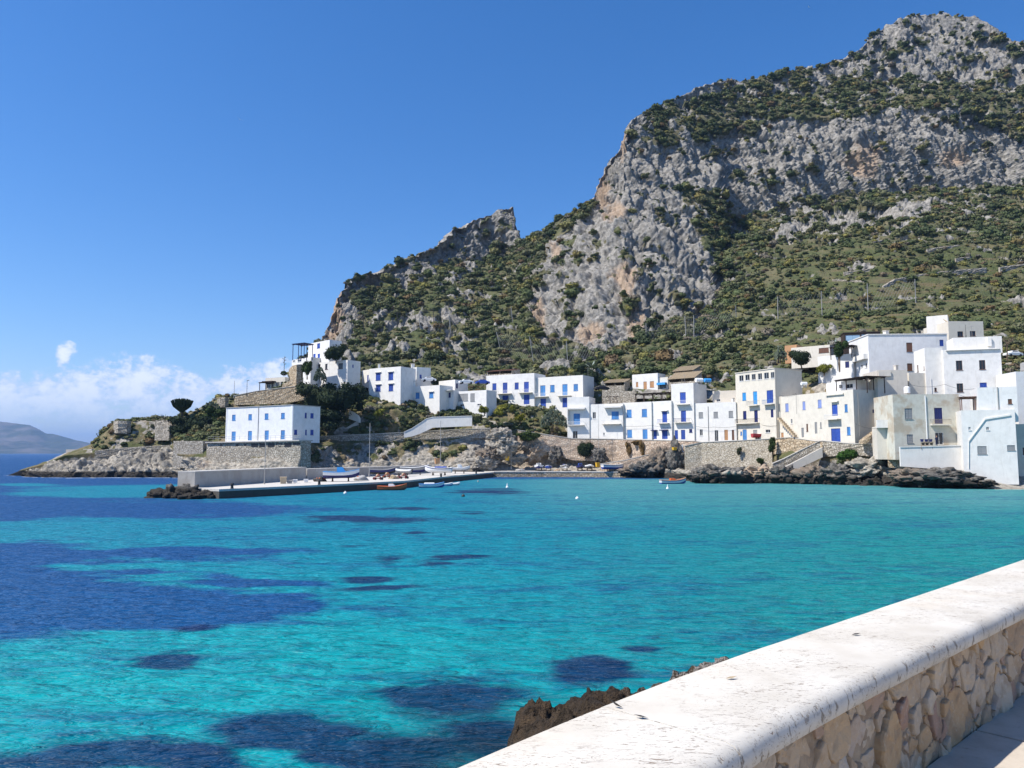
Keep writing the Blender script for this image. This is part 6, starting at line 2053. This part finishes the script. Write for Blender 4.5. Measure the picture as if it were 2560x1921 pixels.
def prickly(label, px_, py_, Y_, w, h, n, seed):
    p = at(px_, py_, Y_)
    root = empty('prickly_pear', p)
    tag(root, label, 'cactus')
    g = random.Random(seed)
    q = MB()
    for i in range(n):
        x, y = g.uniform(-.5, .5) * w, g.uniform(-.3, .3) * w
        hh = h * (1 - (2 * x / w) ** 2 * .6) * g.uniform(.25, 1)
        a = g.uniform(0, 3.14)
        tl = g.uniform(-.6, .6)
        ux = Vector((math.cos(a), math.sin(a), 0))
        uz = Vector((math.sin(tl) * math.cos(a), math.sin(tl) * math.sin(a), math.cos(tl)))
        uy = ux.cross(Vector((0, 0, 1))) * .05
        c = Vector((x, y, hh))
        V = []
        for s in (-1, 1):
            for k in range(8):
                t = k * math.pi / 4
                V.append(c + ux * math.cos(t) * .20 + uz * math.sin(t) * .30 + uy * s)
        q.add(V, [tuple(range(8))[::-1], tuple(range(8, 16))] + [(k, (k + 1) % 8, 8 + (k + 1) % 8, 8 + k) for k in range(8)])
    q.build('pads', CACTM, root)
    q = MB()
    for i in range(5):
        x = g.uniform(-.3, .3) * w
        q.tube((x, 0, -.4), (x + .2, .1, h * .5), .12, .09, 6)
    q.build('stems', BARKM, root)


prickly('large grey-green prickly pear clump below the long house', 1385, 1074, 205, 7.0, 5.4, 420, 1)
prickly('dark prickly pear clump in front of the spur house', 800, 958, 203, 3.0, 4.2, 200, 2)
prickly('prickly pear on the slope beside the candelabra cactus tree', 528, 1030, 207, 4.2, 2.8, 160, 3)
prickly('silver prickly pear behind the tall cream house roof', 1952, 905, 186, 2.6, 4.0, 120, 4)


def flower_stalk(label, px_, py_, Y_, h):
    p = at(px_, py_, Y_)
    root = empty('agave_stalk', p)
    tag(root, label, 'plant')
    q = MB()
    q.tube((0, 0, -.4), (0, 0, h), .09, .05, 6)
    for k in range(6):
        z = h * (.55 + .07 * k)
        a = k * 2.4
        q.tube((0, 0, z), (math.cos(a) * .5, math.sin(a) * .5, z + .35), .04, .1, 5)
    q.build('stalk', BARKM, root)
    V, Fq = leaf_cloud([(0, 0, .5)], [(.9, .9, .6)], 220, .2, 4)
    np_mesh('leaves', V, Fq, GREENM, False, None, root)


flower_stalk('tall dry agave stalk against the sky beside the bastion', 710, 938, 211, 5.2)


# bare tree at far right
def bare_tree(label, px_, py_, Y_, h):
    p = at(px_, py_, Y_)
    root = empty('bare_tree', p)
    tag(root, label, 'tree')
    g = random.Random(5)
    q = MB()
    q.tube((0, 0, -.5), (.1, 0, h * .35), .16, .13, 7)
    q.build('trunk', BARKM, root)
    c = MB()

    def grow(a, d, L, r, k):
        b_ = a + d * L
        c.tube(a, b_, r, r * .7, 5)
        if k:
            for _ in range(3):
                d2 = (d + Vector((g.uniform(-.8, .8), g.uniform(-.8, .8), g.uniform(-.1, .5)))).normalized()
                grow(b_, d2, L * .72, r * .65, k - 1)
    for _ in range(3):
        grow(Vector((.1, 0, h * .33)), Vector((g.uniform(-.7, .7), g.uniform(-.5, .5), 1)).normalized(), h * .28, .10, 3)
    c.build('branches', BARKM, root)


bare_tree('bare branching tree in front of the white car behind the cornice house', 2518, 898, 172, 5.0)


# ------------------------------------------------------------------ things on terraces
def planter(label, px_, py_, Y_, m, k):
    p = at(px_, py_, Y_)
    root = empty('plant_pot', p)
    tag(root, label, 'pot', 'black pots in front of the stained building')
    q = MB()
    q.tube((0, 0, 0), (0, 0, .40), .20, .28, 10)
    q.build('pot', MATS[m], root)
    q = MB()
    q.tube((0, 0, .40), (0, 0, .46), .31, .31, 10)
    q.build('rim', MATS[m], root)


for k, x in enumerate((2305, 2316, 2327)):
    planter(('first', 'second', 'third')[k] + ' pot from the white post in the upper row on the terrace rail', x, 1105, 134.6, 'navy_and_shaded_blue_paint', k)
for k, x in enumerate((2308, 2318, 2329)):
    planter(('first', 'second', 'third')[k] + ' pot from the white post in the lower row on the terrace wall', x, 1113, 134.9, 'black_paint', k)
sh = empty('pot_shelf', at(2303, 1108, 134.8))
tag(sh, 'plank shelf carrying the upper row of pots on the terrace', 'shelf')
q = MB()
a, b_ = at(2302, 1106.5, 134.6), at(2332, 1106.5, 134.4)
q.obox(a + Vector((0, -.2, -.12)), b_ - a, (0, .4, 0), (0, 0, .06))
put(q.build('plank', MATS['rope']), sh)
for t in (0.02, .95):
    q = MB()
    p = a.lerp(b_, t)
    q.tube((p.x, p.y, p.z - .12), (p.x, p.y, p.z - 1.2), .04, .04, 6)
    put(q.build('leg', MATS['rope']), sh)


def person(label, px_, py_, Y_, yaw=0):
    """one continuous body grown over a joint skeleton"""
    p = at(px_, py_, Y_)
    root = empty('person', p, R(yaw))
    tag(root, label, 'person')
    J = [((0, 0, .95), .15), ((0, 0, 1.15), .135), ((0, .0, 1.38), .165), ((0, 0, 1.50), .065), ((0, -.02, 1.60), .085), ((0, -.03, 1.70), .105), ((0, -.02, 1.78), .07),
         ((-.2, 0, 1.42), .065), ((-.30, -.05, 1.15), .052), ((-.24, -.26, .98), .042), ((-.2, -.34, .95), .045),
         ((.2, 0, 1.42), .065), ((.30, -.05, 1.15), .052), ((.26, -.24, .98), .042), ((.22, -.33, .95), .045),
         ((-.10, 0, .85), .10), ((-.11, -.02, .48), .075), ((-.11, .02, .08), .05), ((-.12, -.16, .04), .045),
         ((.10, 0, .85), .10), ((.12, .02, .48), .075), ((.13, .06, .08), .05), ((.14, -.10, .04), .045)]
    Eg = [(0, 1), (1, 2), (2, 3), (3, 4), (4, 5), (5, 6), (2, 7), (7, 8), (8, 9), (9, 10), (2, 11), (11, 12), (12, 13), (13, 14), (0, 15), (15, 16), (16, 17), (17, 18), (0, 19), (19, 20), (20, 21), (21, 22)]
    me = bpy.data.meshes.new('body')
    me.from_pydata([j[0] for j in J], Eg, [])
    o = bpy.data.objects.new('body', me)
    col.objects.link(o)
    o.parent = root
    o.modifiers.new('skin', 'SKIN')
    for i, d in enumerate(me.skin_vertices[0].data):
        d.radius = (J[i][1], J[i][1])
        d.use_root = i == 0
    s = o.modifiers.new('smooth', 'SUBSURF')
    s.levels = s.render_levels = 2
    m, b = new_mat('clothed_body')
    sp = b.n('ShaderNodeSeparateXYZ', Vector=b.n('ShaderNodeTexCoord').outputs['Object'])
    c = b.mix(b.sstep(sp.outputs[2], 1.49, 1.52), (0.02, 0.025, 0.06), (0.42, 0.22, 0.14))
    finish(b, c, .8, .2)
    me.materials.append(m)
    V, Fq = blob((0, .02, 1.75), (.105, .115, .10), 5, 3, .05)
    np_mesh('hair', V[:], Fq, MATS['dark_wood'], True, None, root)


person('person in dark clothes standing behind the terrace rail of the stained building', 2342, 1115, 135.2, 10)


# ------------------------------------------------------------------ concrete bunkers on the headland
B1_, f, r, l = house('bunker', 'small concrete bunker with a bright flat top at the seaward end of the headland', (207, 194), (228, 192.5), 1150, 1123, 3.2, 'concrete', right=[(230, 1130, 236, 1145, 'DG')], sink=2, cat='bunker')
B2_, f, r, l = house('bunker', 'low concrete platform next to the bright-topped bunker', (164, 196.5), (201, 195.5), 1142, 1124, 3, 'concrete', sink=3, cat='bunker')


# ------------------------------------------------------------------ roof clutter, cables, harbour gear
def tank(label, px_, py_, Y_, r, L, m, lying=True):
    p = at(px_, py_, Y_)
    root = empty('water_tank', p, .2)
    tag(root, label, 'tank')
    q = MB()
    if lying:
        q.tube((-L / 2, 0, r + .15), (L / 2, 0, r + .15), r, r, 14)
    else:
        q.tube((0, 0, .1), (0, 0, L), r, r, 14)
        q.tube((0, 0, L), (0, 0, L + .18), r, r * .5, 14)
    q.build('drum', MATS[m], root, bevel=.05)
    q = MB()
    for x in (-L * .3, L * .3):
        q.box(x - .06, x + .06, -r * .7, r * .7, -.3, .14)
    q.build('stand', MATS['concrete'], root)


tank('white water tank on the roof behind the tall narrow row house', 1748, 958, 189, .55, 1.9, 'white_paint')
tank('white and blue water tank beside the other roof tank of the row', 1769, 958, 188.6, .5, 1.7, 'bright_blue_paint')
tank('pale water drum on the flat roof of the stained building', 2268, 985, 141, .55, 1.2, 'white_paint', False)
tank('grey water drum on the roof of the upper end house', 2562, 929, 143, .7, 1.5, 'pole_metal', False)
tank('small white tank on the roof of the corner house', 2010, 966, 166, .4, 1.3, 'white_paint')


def chimney(label, px_, py_, Y_, w, h, m='white_plaster'):
    p = at(px_, py_, Y_)
    root = empty('chimney', p, .3)
    tag(root, label, 'chimney')
    q = MB()
    q.box(-w / 2, w / 2, -w / 2, w / 2, -.5, h)
    q.build('stack', MATS[m], root)
    q = MB()
    q.box(-w * .65, w * .65, -w * .65, w * .65, h + .003, h + .12)
    q.build('cap', MATS['grey_plaster'], root)


chimney('stubby chimney on the cubic house roof', 948, 919, 219, .6, .9)
chimney('double-headed chimney at the back of the cubic house', 1032, 918, 226, .9, .9)
chimney('small chimney on the low verandah house', 1036, 963, 216, .6, 1.0)
chimney('thin chimney at the end of the broad low row house', 1833, 1005, 184, .5, .8)
chimney('low chimney on the grey block', 2240, 926, 154, .6, .9, 'grey_plaster')
chimney('square chimney on the large shaded house', 2215, 836, 170, .9, .7, 'cream_plaster')


def antenna(label, px_, py_, Y_, h):
    p = at(px_, py_, Y_)
    root = empty('roof_antenna', p, random.uniform(0, 3))
    tag(root, label, 'antenna')
    q = MB()
    q.tube((0, 0, -.3), (0, 0, h), .035, .025, 5)
    q.build('mast', MATS['pole_metal'], root)
    q = MB()
    q.tube((-.5, 0, h - .1), (.5, 0, h - .1), .02, .02, 4)
    for k in range(5):
        x = -.45 + .22 * k
        q.tube((x, -.25, h - .1), (x, .25, h - .1), .014, .014, 4)
    q.build('aerial', MATS['pole_metal'], root)


antenna('thin aerial on the grey end of the long house', 1470, 942, 206, 2.4)
antenna('thin aerial on the loggia house roof', 1440, 994, 206, 2.2)
antenna('thin aerial on the tall narrow row house', 1712, 959, 191, 2.2)
antenna('thin aerial on the tall cream house', 1900, 927, 180, 2.4)
antenna('thin aerial on the cornice house', 2430, 842, 154, 2.2)
antenna('thin aerial on the spur house', 830, 903, 217, 2.0)


def wire(label, pts, sag=.35, r=.025):
    P = [at(*q) for q in pts]
    root = empty('overhead_cable', P[0])
    tag(root, label, 'cable')
    q = MB()
    for a, b_ in zip(P[:-1], P[1:]):
        for k in range(6):
            f_ = lambda t: a.lerp(b_, t) - Vector((0, 0, sag * 4 * t * (1 - t)))
            q.tube(f_(k / 6), f_((k + 1) / 6), r, r, 4)
    put(q.build('strand', MATS['dark_metal']), root)


wire('slack cable along the broad low row house', [(1738, 1066, 185.8), (1785, 1068, 183), (1842, 1066, 180)], .2)
wire('slack cable along the tall cream house above the doors', [(1844, 1062, 180.4), (1895, 1060, 175), (1942, 1064, 169.6)], .3)
wire('slack cable below the lavender shutters of the corner house', [(1948, 988, 170), (1990, 984, 165), (1991, 1035, 165)], .4)
wire('cable from the corner house over the steps to the boxed balcony', [(2139, 1060, 149.8), (2192, 1072, 141.8)], .3, .03)
wire('wire along the white and sky-blue row houses', [(1560, 1066, 197), (1630, 1064, 192), (1680, 1070, 188.6)], .15)
wire('wire from the stained building to the cornice house', [(2275, 962, 141), (2362, 961, 150.8), (2440, 972, 148.6)], .5)


def gear(label, name, px_, py_, Y_, w, h, m, seed, z=1.26):
    p = at(px_, py_, Y_)
    root = empty(name, Vector((p.x, p.y, z)))
    tag(root, label, 'fishing gear')
    V, Fq = blob((0, 0, h * .25), (w, w * .75, h), seed, 3, .35)
    np_mesh('heap', V, Fq, MATS[m], True, None, root)
    q = MB()
    g = random.Random(seed)
    for k in range(5):
        a = g.uniform(0, 6.28)
        q.tube((math.cos(a) * w * .7, math.sin(a) * w * .5, h * .9), (math.cos(a) * w * .7 + .14, math.sin(a) * w * .5, h * .98), .1, .1, 7)
    q.build('net_floats', MATS['orange_paint'], root)


gear('heap of pale nets behind the stern of the blue-decked boat', 'net_heap', 905, 1199, 133, 1.2, .7, 'pole_metal', 3)
gear('small dark net heap against the breakwater wall', 'net_heap', 800, 1204, 128, 1.0, .6, 'dark_metal', 5)
gear('brown net heap beside the red hand winch', 'net_heap', 985, 1197, 141, .9, .5, 'rope', 6)
gear('grey net heap near the light pole on the quay', 'net_heap', 1302, 1176, 194, 1.0, .5, 'pole_metal', 7, 1.43)
gear('tan net heap in the middle of the quay', 'net_heap', 1392, 1176, 194, .8, .4, 'rope', 8, 1.43)
crate('white fish box on the jetty by the stone block', 738, 1207, 121, .7, .4, 'white_paint', 'fish_box')
crate('second white fish box nearer the blue-decked boat', 765, 1206, 123, .7, .4, 'white_paint', 'fish_box')
crate('grey bench block on the jetty by the pale stone block', 724, 1208, 120, .9, .35, 'concrete', 'block')

# ================================================================== THE PARAPET IN FRONT OF THE CAMERA
WZ = EYE - 1.0            # top of the parapet
GZ = EYE - 1.63           # pavement
FAR = [(-9.0, -8.6), (-5.2, -3.6), (-3.0, -0.85), (-1.4, 1.12), (-0.227, 2.52), (0.227, 3.02), (0.56, 3.37), (1.08, 3.88), (1.44, 4.21), (2.17, 4.88), (3.28, 5.90), (4.95, 7.45), (8, 10.25), (13, 14.7), (20, 20.6)]
CW = 0.62


def curve_pts(P, step):
    P = np.array(P)
    s = np.concatenate([[0], np.cumsum(np.linalg.norm(np.diff(P, axis=0), axis=1))])
    # smooth the corner points
    t = np.arange(0, s[-1], step)
    x, y = np.interp(t, s, P[:, 0]), np.interp(t, s, P[:, 1])
    for _ in range(int(0.5 / step) + 2):
        x[1:-1] = .25 * x[:-2] + .5 * x[1:-1] + .25 * x[2:]
        y[1:-1] = .25 * y[:-2] + .5 * y[1:-1] + .25 * y[2:]
    d = np.stack([np.gradient(x), np.gradient(y)], -1)
    d /= np.linalg.norm(d, axis=1)[:, None]
    inn = np.stack([d[:, 1], -d[:, 0]], -1)          # towards the pavement
    return t, np.stack([x, y], -1), d, inn


def cap_mat():
    m, b = new_mat('travertine')
    P = pos(b)
    rot = b.n('ShaderNodeMapping', Vector=P)
    rot.inputs['Rotation'].default_value = (0, 0, R(-38))
    rot.inputs['Scale'].default_value = (1.0, 4.0, 3.0)
    n1 = b.noise(P, 2.0, 5, .6)
    c = b.mix(b.sstep(n1, .35, .7), (0.62, 0.58, 0.505), (0.53, 0.485, 0.41))
    # pits and short dark veins of the stone
    v1 = b.noise(rot.outputs[0], 13, 6, .66, 1.4)
    v2 = b.noise(P, 2.6, 3, .5)
    pit = b.math('MULTIPLY', b.sstep(v1, .60, .64), b.sstep(v2, .38, .56))
    v3 = b.noise(rot.outputs[0], 27.0, 5, .65, 1.6)
    pit2 = b.math('MULTIPLY', b.sstep(v3, .61, .65), b.sstep(v2, .36, .54))
    pits = b.math('MAXIMUM', pit, pit2)
    c = b.mix(b.math('MULTIPLY', pits, .8), c, (0.17, 0.105, 0.06))
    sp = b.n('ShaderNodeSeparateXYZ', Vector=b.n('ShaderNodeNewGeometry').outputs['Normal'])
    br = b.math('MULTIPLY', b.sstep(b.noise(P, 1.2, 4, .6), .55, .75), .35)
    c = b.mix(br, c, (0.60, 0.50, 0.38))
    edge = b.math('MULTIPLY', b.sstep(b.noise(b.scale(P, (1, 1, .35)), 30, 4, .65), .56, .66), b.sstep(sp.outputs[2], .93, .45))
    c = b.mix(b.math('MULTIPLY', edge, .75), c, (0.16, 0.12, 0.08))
    h = b.math('SUBTRACT', b.math('MULTIPLY', b.noise(P, 12, 4), .25), b.math('ADD', pits, edge))
    finish(b, c, .7, .25, bump(b, h, .5, .006))
    return m


def stone_mat():
    m, b = new_mat('parapet_stone')
    r = b.n('ShaderNodeObjectInfo').outputs['Random']
    c = b.ramp(r, [(0, (.47, .36, .25)), (.25, (.55, .45, .33)), (.45, (.42, .29, .18)), (.6, (.52, .35, .19)), (.75, (.50, .41, .31)), (.88, (.38, .24, .17)), (1, (.56, .49, .39))])
    oc = b.n('ShaderNodeTexCoord').outputs['Object']
    n1 = b.noise(oc, 9, 5, .62)
    n2 = b.noise(oc, 34, 4, .6)
    c = b.mix(b.math('MULTIPLY', b.sstep(n1, .45, .72), .55), c, (.30, .20, .12))
    c = b.mix(b.math('MULTIPLY', b.sstep(n2, .55, .75), .35), c, (.66, .60, .50))
    h = b.math('ADD', n1, b.math('MULTIPLY', n2, .5))
    finish(b, c, .92, .15, bump(b, h, .7, .018))
    return m


def mortar_mat():
    m, b = new_mat('mortar')
    P = pos(b)
    n1 = b.noise(P, 7, 5, .65)
    c = b.mix(b.sstep(n1, .35, .7), (.44, .34, .235), (.26, .19, .13))
    finish(b, c, .95, .1, bump(b, b.noise(P, 26, 5, .6), .8, .02))
    return m


def clip(poly, p, n):
    """keep the part of poly where (q - p).n <= 0"""
    out = []
    for i in range(len(poly)):
        a, b_ = poly[i], poly[(i + 1) % len(poly)]
        da, db = (a - p).dot(n), (b_ - p).dot(n)
        if da <= 0:
            out.append(a)
        if (da < 0) != (db < 0) and da != db:
            out.append(a.lerp(b_, da / (da - db)))
    return out


def parapet():
    root = empty('parapet', (0, 2.2, GZ))
    tag(root, 'long curved stone parapet with a white travertine cap in front of the bay', 'parapet')
    TR, ST, MO = cap_mat(), stone_mat(), mortar_mat()
    t, C, D, N = curve_pts(FAR, .05)
    # ---- cap slabs
    prof = [(0.0, -.105), (-.006, -.06), (0.0, -.03), (.02, -.008), (.05, 0), (CW - .06, 0), (CW - .025, -.010), (CW - .006, -.034), (CW, -.062), (CW - .006, -.10), (CW - .02, -.112), (.03, -.112)]
    k = len(prof)
    i0, n_ = 0, 0
    random.seed(4)
    while i0 < len(t) - 6:
        i1 = min(len(t) - 1, i0 + int(random.uniform(1.9, 2.5) / .05))
        V, Fs = [], []
        m = i1 - i0 + 1
        dz = random.uniform(-.001, .001)
        for j in range(m):
            s = i0 + j
            sh_ = .0012 if j == 0 else (-.0012 if j == m - 1 else 0)
            for a, z in prof:
                w = .0045 * pn(np.float32(C[s][0] * 2.2), np.float32(C[s][1] * 2.2), np.float32(a * 3)) + (.006 * pn(np.float32(C[s][0] * 9), np.float32(C[s][1] * 9), np.float32(a * 9)) if a > CW - .05 else 0)
                q = C[s] + N[s] * (a + float(w)) + D[s] * sh_
                V.append((q[0], q[1], WZ + z + dz + float(w)))
        for j in range(m - 1):
            for e in range(k):
                Fs.append((j * k + e, j * k + (e + 1) % k, (j + 1) * k + (e + 1) % k, (j + 1) * k + e))
        V += V[:k] + V[(m - 1) * k:m * k]
        Fs += [tuple(range(m * k, m * k + k)), tuple(range(m * k + k, m * k + 2 * k))[::-1]]
        mb = MB().add(V, Fs)
        put(mb.build('cap_slab', TR, smooth=True), root)
        i0 = i1
        n_ += 1
    # ---- mortar core
    a0, a1 = .07, CW - .085
    V, Fs = [], []
    zs = [GZ - .3, GZ + .1, GZ + .25, GZ + .4, WZ - .113]
    for s in range(0, len(t), 2):
        for z in zs:
            q = C[s] + N[s] * (a1 + .005)
            V.append((q[0], q[1], z))
        for z in (WZ - .113, GZ - 4.6):
            q = C[s] + N[s] * a0
            V.append((q[0], q[1], z))
    kk = len(zs) + 2
    nn = len(V) // kk
    for i in range(nn - 1):
        for j in range(kk):
            Fs.append((i * kk + j, i * kk + (j + 1) % kk, (i + 1) * kk + (j + 1) % kk, (i + 1) * kk + j))
    put(MB().add(V, Fs).build('mortar_core', MO), root)
    # ---- facing stones on the pavement side: irregular cells
    S0, S1 = 10.6, 25.5
    H = (WZ - .113) - GZ
    g = random.Random(12)
    pts = []
    tries = 0
    while tries < 9000:
        tries += 1
        p = Vector((g.uniform(S0, S1), g.uniform(-.02, H + .02)))
        rr = g.choice((.045, .07, .10, .13, .17))
        if all(((p - q).x / 1.25) ** 2 + (p - q).y ** 2 > ((rr + r2) * .62) ** 2 for q, r2 in pts if abs(q.x - p.x) < .6):
            pts.append((p, rr))
    for idx, (p, rr) in enumerate(pts):
        poly = [Vector((p.x - .5, -.05)), Vector((p.x + .5, -.05)), Vector((p.x + .5, H)), Vector((p.x - .5, H))]
        for q, r2 in pts:
            if q is p or abs(q.x - p.x) > .9:
                continue
            d = q - p
            w = .5 + .5 * (rr * rr - r2 * r2) / max(d.length_squared, 1e-6)
            poly = clip(poly, p + d * w, d.normalized())
            if len(poly) < 3:
                break
        if len(poly) < 3:
            continue
        c = sum(poly, Vector((0, 0))) / len(poly)
        # round off and roughen the outline
        out = []
        for i in range(len(poly)):
            a, b_ = poly[i], poly[(i + 1) % len(poly)]
            L = (b_ - a).length
            m = max(1, int(L / .03))
            for j in range(m):
                q = a.lerp(b_, (j + .5) / m if m == 1 else (j + .3) / m)
                gap = g.uniform(.003, .012)
                d = (c - q)
                q = q + d.normalized() * min(gap, d.length * .4) + Vector((g.uniform(-.010, .010), g.uniform(-.010, .010)))
                out.append(q)
        if len(out) < 4:
            continue
        proud = g.uniform(.004, .032)
        tilt = Vector((g.uniform(-.22, .22), g.uniform(-.22, .22)))
        V, Fs = [], []

        def wp(q, o):
            s = q.x / .05
            i = min(int(s), len(t) - 2)
            f_ = s - i
            cc = C[i] * (1 - f_) + C[i + 1] * f_
            nn_ = N[i]
            w = cc + nn_ * (a1 + o)
            return (w[0], w[1], GZ + q.y)
        m = len(out)
        ring = [(c + (q - c) * sc_, o) for sc_, o in ((1.0, -.04), (1.0, proud * .45), (.965, proud * .85), (.88, proud), (.45, proud * 1.04)) for q in out]
        qx, qy = np.array([a_[0].x for a_ in ring]), np.array([a_[0].y for a_ in ring])
        lumps = .020 * pn(qx * 13, qy * 13, qx * 0 + idx * 1.37) + .010 * pn(qx * 37, qy * 37, qx * 0 + idx * 2.1)
        for (qq, o), lm in zip(ring, lumps):
            V.append(wp(qq, o + (tilt.dot(qq - c) * .8 + float(lm) if o > 0 else 0)))
        V.append(wp(c, proud * 1.08))
        for r_ in range(4):
            for j in range(m):
                Fs.append((r_ * m + j, r_ * m + (j + 1) % m, (r_ + 1) * m + (j + 1) % m, (r_ + 1) * m + j))
        for j in range(m):
            Fs.append((4 * m + j, 4 * m + (j + 1) % m, 5 * m))
        o = MB().add(V, Fs).build('stone', ST, smooth=False)
        put(o, root)
    return t, C, D, N


PT, PC, PD, PN = parapet()


# ------------------------------------------------------------------ pavement on this side
def pavement():
    m, b = new_mat('pavement_stone')
    P = pos(b)
    n1 = b.noise(P, 3.0, 5, .65)
    n2 = b.noise(P, 22, 4, .6)
    r = b.n('ShaderNodeObjectInfo').outputs['Random']
    c = b.mix(b.sstep(n1, .35, .7), (.52, .46, .38), (.38, .33, .27))
    c = b.mix(b.math('MULTIPLY', r, .35), c, (.44, .36, .27))
    c = b.mix(b.math('MULTIPLY', b.sstep(n2, .6, .75), .5), c, (.24, .20, .16))
    finish(b, c, .9, .2, bump(b, b.math('ADD', n1, b.math('MULTIPLY', n2, .4)), .5, .012))
    mj, bj = new_mat('pavement_joint')
    finish(bj, (.20, .16, .12), .95, .1)
    # bed
    V, Fs = [], []
    idx = range(0, len(PT), 10)
    for s in idx:
        a, e = PC[s] + PN[s] * (CW - .3), PC[s] + PN[s] * 7.5
        V += [(a[0], a[1], GZ - .012), (e[0], e[1], GZ - .012), (e[0], e[1], GZ - .6), (a[0], a[1], GZ - .6)]
    n = len(V) // 4
    for i in range(n - 1):
        for j in range(4):
            Fs.append((i * 4 + j, i * 4 + (j + 1) % 4, (i + 1) * 4 + (j + 1) % 4, (i + 1) * 4 + j))
    bed = MB().add(V, Fs).build('pavement', mj)
    tag(bed, 'stone paved footway behind the parapet', kind='structure')
    g = random.Random(9)
    for row in range(5):
        r0 = CW - .08 + row * .62
        s = 190 + g.uniform(0, 10)
        while s < 470:
            L = g.uniform(14, 24)
            i0, i1 = int(s), int(min(s + L, len(PT) - 1))
            V = []
            gp = .012
            dz = g.uniform(-.004, .004)
            js = [i0, (i0 + i1) // 2, i1]
            for q in js:
                sh_ = gp if q == i0 else (-gp if q == i1 else 0)
                a, e = PC[q] + PN[q] * (r0 + gp) + PD[q] * sh_, PC[q] + PN[q] * (r0 + .62 - gp) + PD[q] * sh_
                V += [(a[0], a[1], GZ - .011), (a[0], a[1], GZ + dz), (e[0], e[1], GZ + dz), (e[0], e[1], GZ - .011)]
            Fs = []
            for i in range(2):
                for j in range(3):
                    Fs.append((i * 4 + j, i * 4 + j + 1, (i + 1) * 4 + j + 1, (i + 1) * 4 + j))
            Fs += [(0, 1, 2, 3), (8, 9, 10, 11)]
            o = MB().add(V, Fs).build('flagstone', m, bed)
            s += L
    return bed


pavement()


# ------------------------------------------------------------------ pitted rock shelf in the water below the parapet
def near_rock():
    nx, ny = 330, 300
    xs, ys = np.linspace(-1.6, 15, nx), np.linspace(6, 30, ny)
    X, Y = np.meshgrid(xs, ys)
    edge = 16.2 + .74 * X                           # seaward edge
    wob = 1.0 * fbm(X, Y, 0 * X, 2.6, 3, .55)
    d1 = (edge - Y) + wob * .9
    d2 = (X + .12) * 1.3 + .35 * fbm(X, Y + 9, 0 * X, 1.2, 3)
    d = np.minimum(d1, d2)
    Z = -1.4 + 2.2 * sstep(d, -.45, .35) + .25 * sstep(d, .4, 2.5)
    m = sstep(d, -.5, .6)
    Z = Z + m * (.42 * fbm(X, Y, 0 * Z, 1.1, 3, .5, 1) + .09 * fbm(X + 3, Y, 0 * Z, .5, 3, .5, 1))
    P = np.stack([X, Y, Z], -1)
    n = normals(P)
    P = P + n * (m * (.11 * fbm(X, Y, Z, .36, 3, .6, 1)))[..., None]
    mt, b = new_mat('pitted_limestone')
    q = pos(b)
    n1 = b.noise(q, 2.4, 5, .65)
    n2 = b.noise(q, 9, 5, .65)
    far = b.sstep(b.n('ShaderNodeSeparateXYZ', Vector=q).outputs[0], 2.2, 4.2)
    c = b.mix(b.sstep(n1, .35, .68), (.095, .066, .042), (.048, .038, .029))
    c = b.mix(b.math('MULTIPLY', far, b.sstep(n2, .42, .6)), c, (.44, .40, .36))
    c = b.mix(b.sstep(n2, .55, .7), c, (.028, .022, .018))
    finish(b, c, .92, .15, bump(b, b.math('ADD', b.math('MULTIPLY', b.noise(q, 24, 4, .6), .5), b.math('ADD', n2, n1)), 1.0, .22))
    o = np_mesh('rock_shelf', P.reshape(-1, 3), grid_faces(ny, nx), mt)
    tag(o, 'dark brown pitted rock shelf in the water just beyond the parapet', 'rock')
    o['kind'] = 'thing'


near_rock()


# small leaves and flakes lying on the cap
def flakes():
    g = random.Random(2)
    for k, (px_, py_, lab) in enumerate([(1540, 1768, 'curled grey leaf standing up on the parapet cap'), (1602, 1793, 'small dark flake lying beside the curled leaf'), (2140, 1587, 'dark seed husk on the parapet cap toward the road'), (1828, 1696, 'pale dry flake in the middle of the parapet cap')]):
        p = onz(px_, py_, WZ + .006)
        q = MB()
        a = g.uniform(0, 3)
        L, w = .028, .011
        ux, uy = Vector((math.cos(a), math.sin(a), 0)), Vector((-math.sin(a), math.cos(a), 0))
        z = .03 if k == 0 else .008
        V = [-ux * L, -uy * w + Vector((0, 0, z * .4)), ux * L + Vector((0, 0, z)), uy * w + Vector((0, 0, z * .6)), Vector((0, 0, z * .2))]
        q.add(V, [(0, 1, 4), (1, 2, 4), (2, 3, 4), (3, 0, 4)])
        o = q.build('leaf_litter', MATS['dark_metal' if k != 3 else 'rope'])
        o.location = p
        tag(o, lab, 'leaf')
        o['kind'] = 'thing'


flakes()


# ------------------------------------------------------------------ gull far up in the sky
def gull(label, px_, py_, Y_, s):
    p = at(px_, py_, Y_)
    q = MB()
    q.add([(-.05 * s, .25 * s, 0), (.05 * s, .25 * s, 0), (.06 * s, -.2 * s, 0), (-.06 * s, -.2 * s, 0), (0, .1 * s, .07 * s), (0, .1 * s, -.07 * s)], [(0, 1, 4), (1, 2, 4), (2, 3, 4), (3, 0, 4), (1, 0, 5), (2, 1, 5), (3, 2, 5), (0, 3, 5)])
    for k in (-1, 1):
        q.add([(k * .04 * s, .12 * s, .02 * s), (k * .04 * s, -.08 * s, .02 * s), (k * .4 * s, -.02 * s, .16 * s), (k * .4 * s, .10 * s, .16 * s), (k * .8 * s, -.1 * s, .08 * s)], [(0, 1, 2, 3), (3, 2, 4)])
    o = q.build('gull', MATS['white_paint'])
    o.location = p
    o.rotation_euler = (.3, .3, .7)
    tag(o, label, 'bird')


gull('white gull gliding in the open sky left of the mountain', 600, 299, 160, 1.0)
gull('tiny white gull near the peak', 2022, 18, 220, .9)
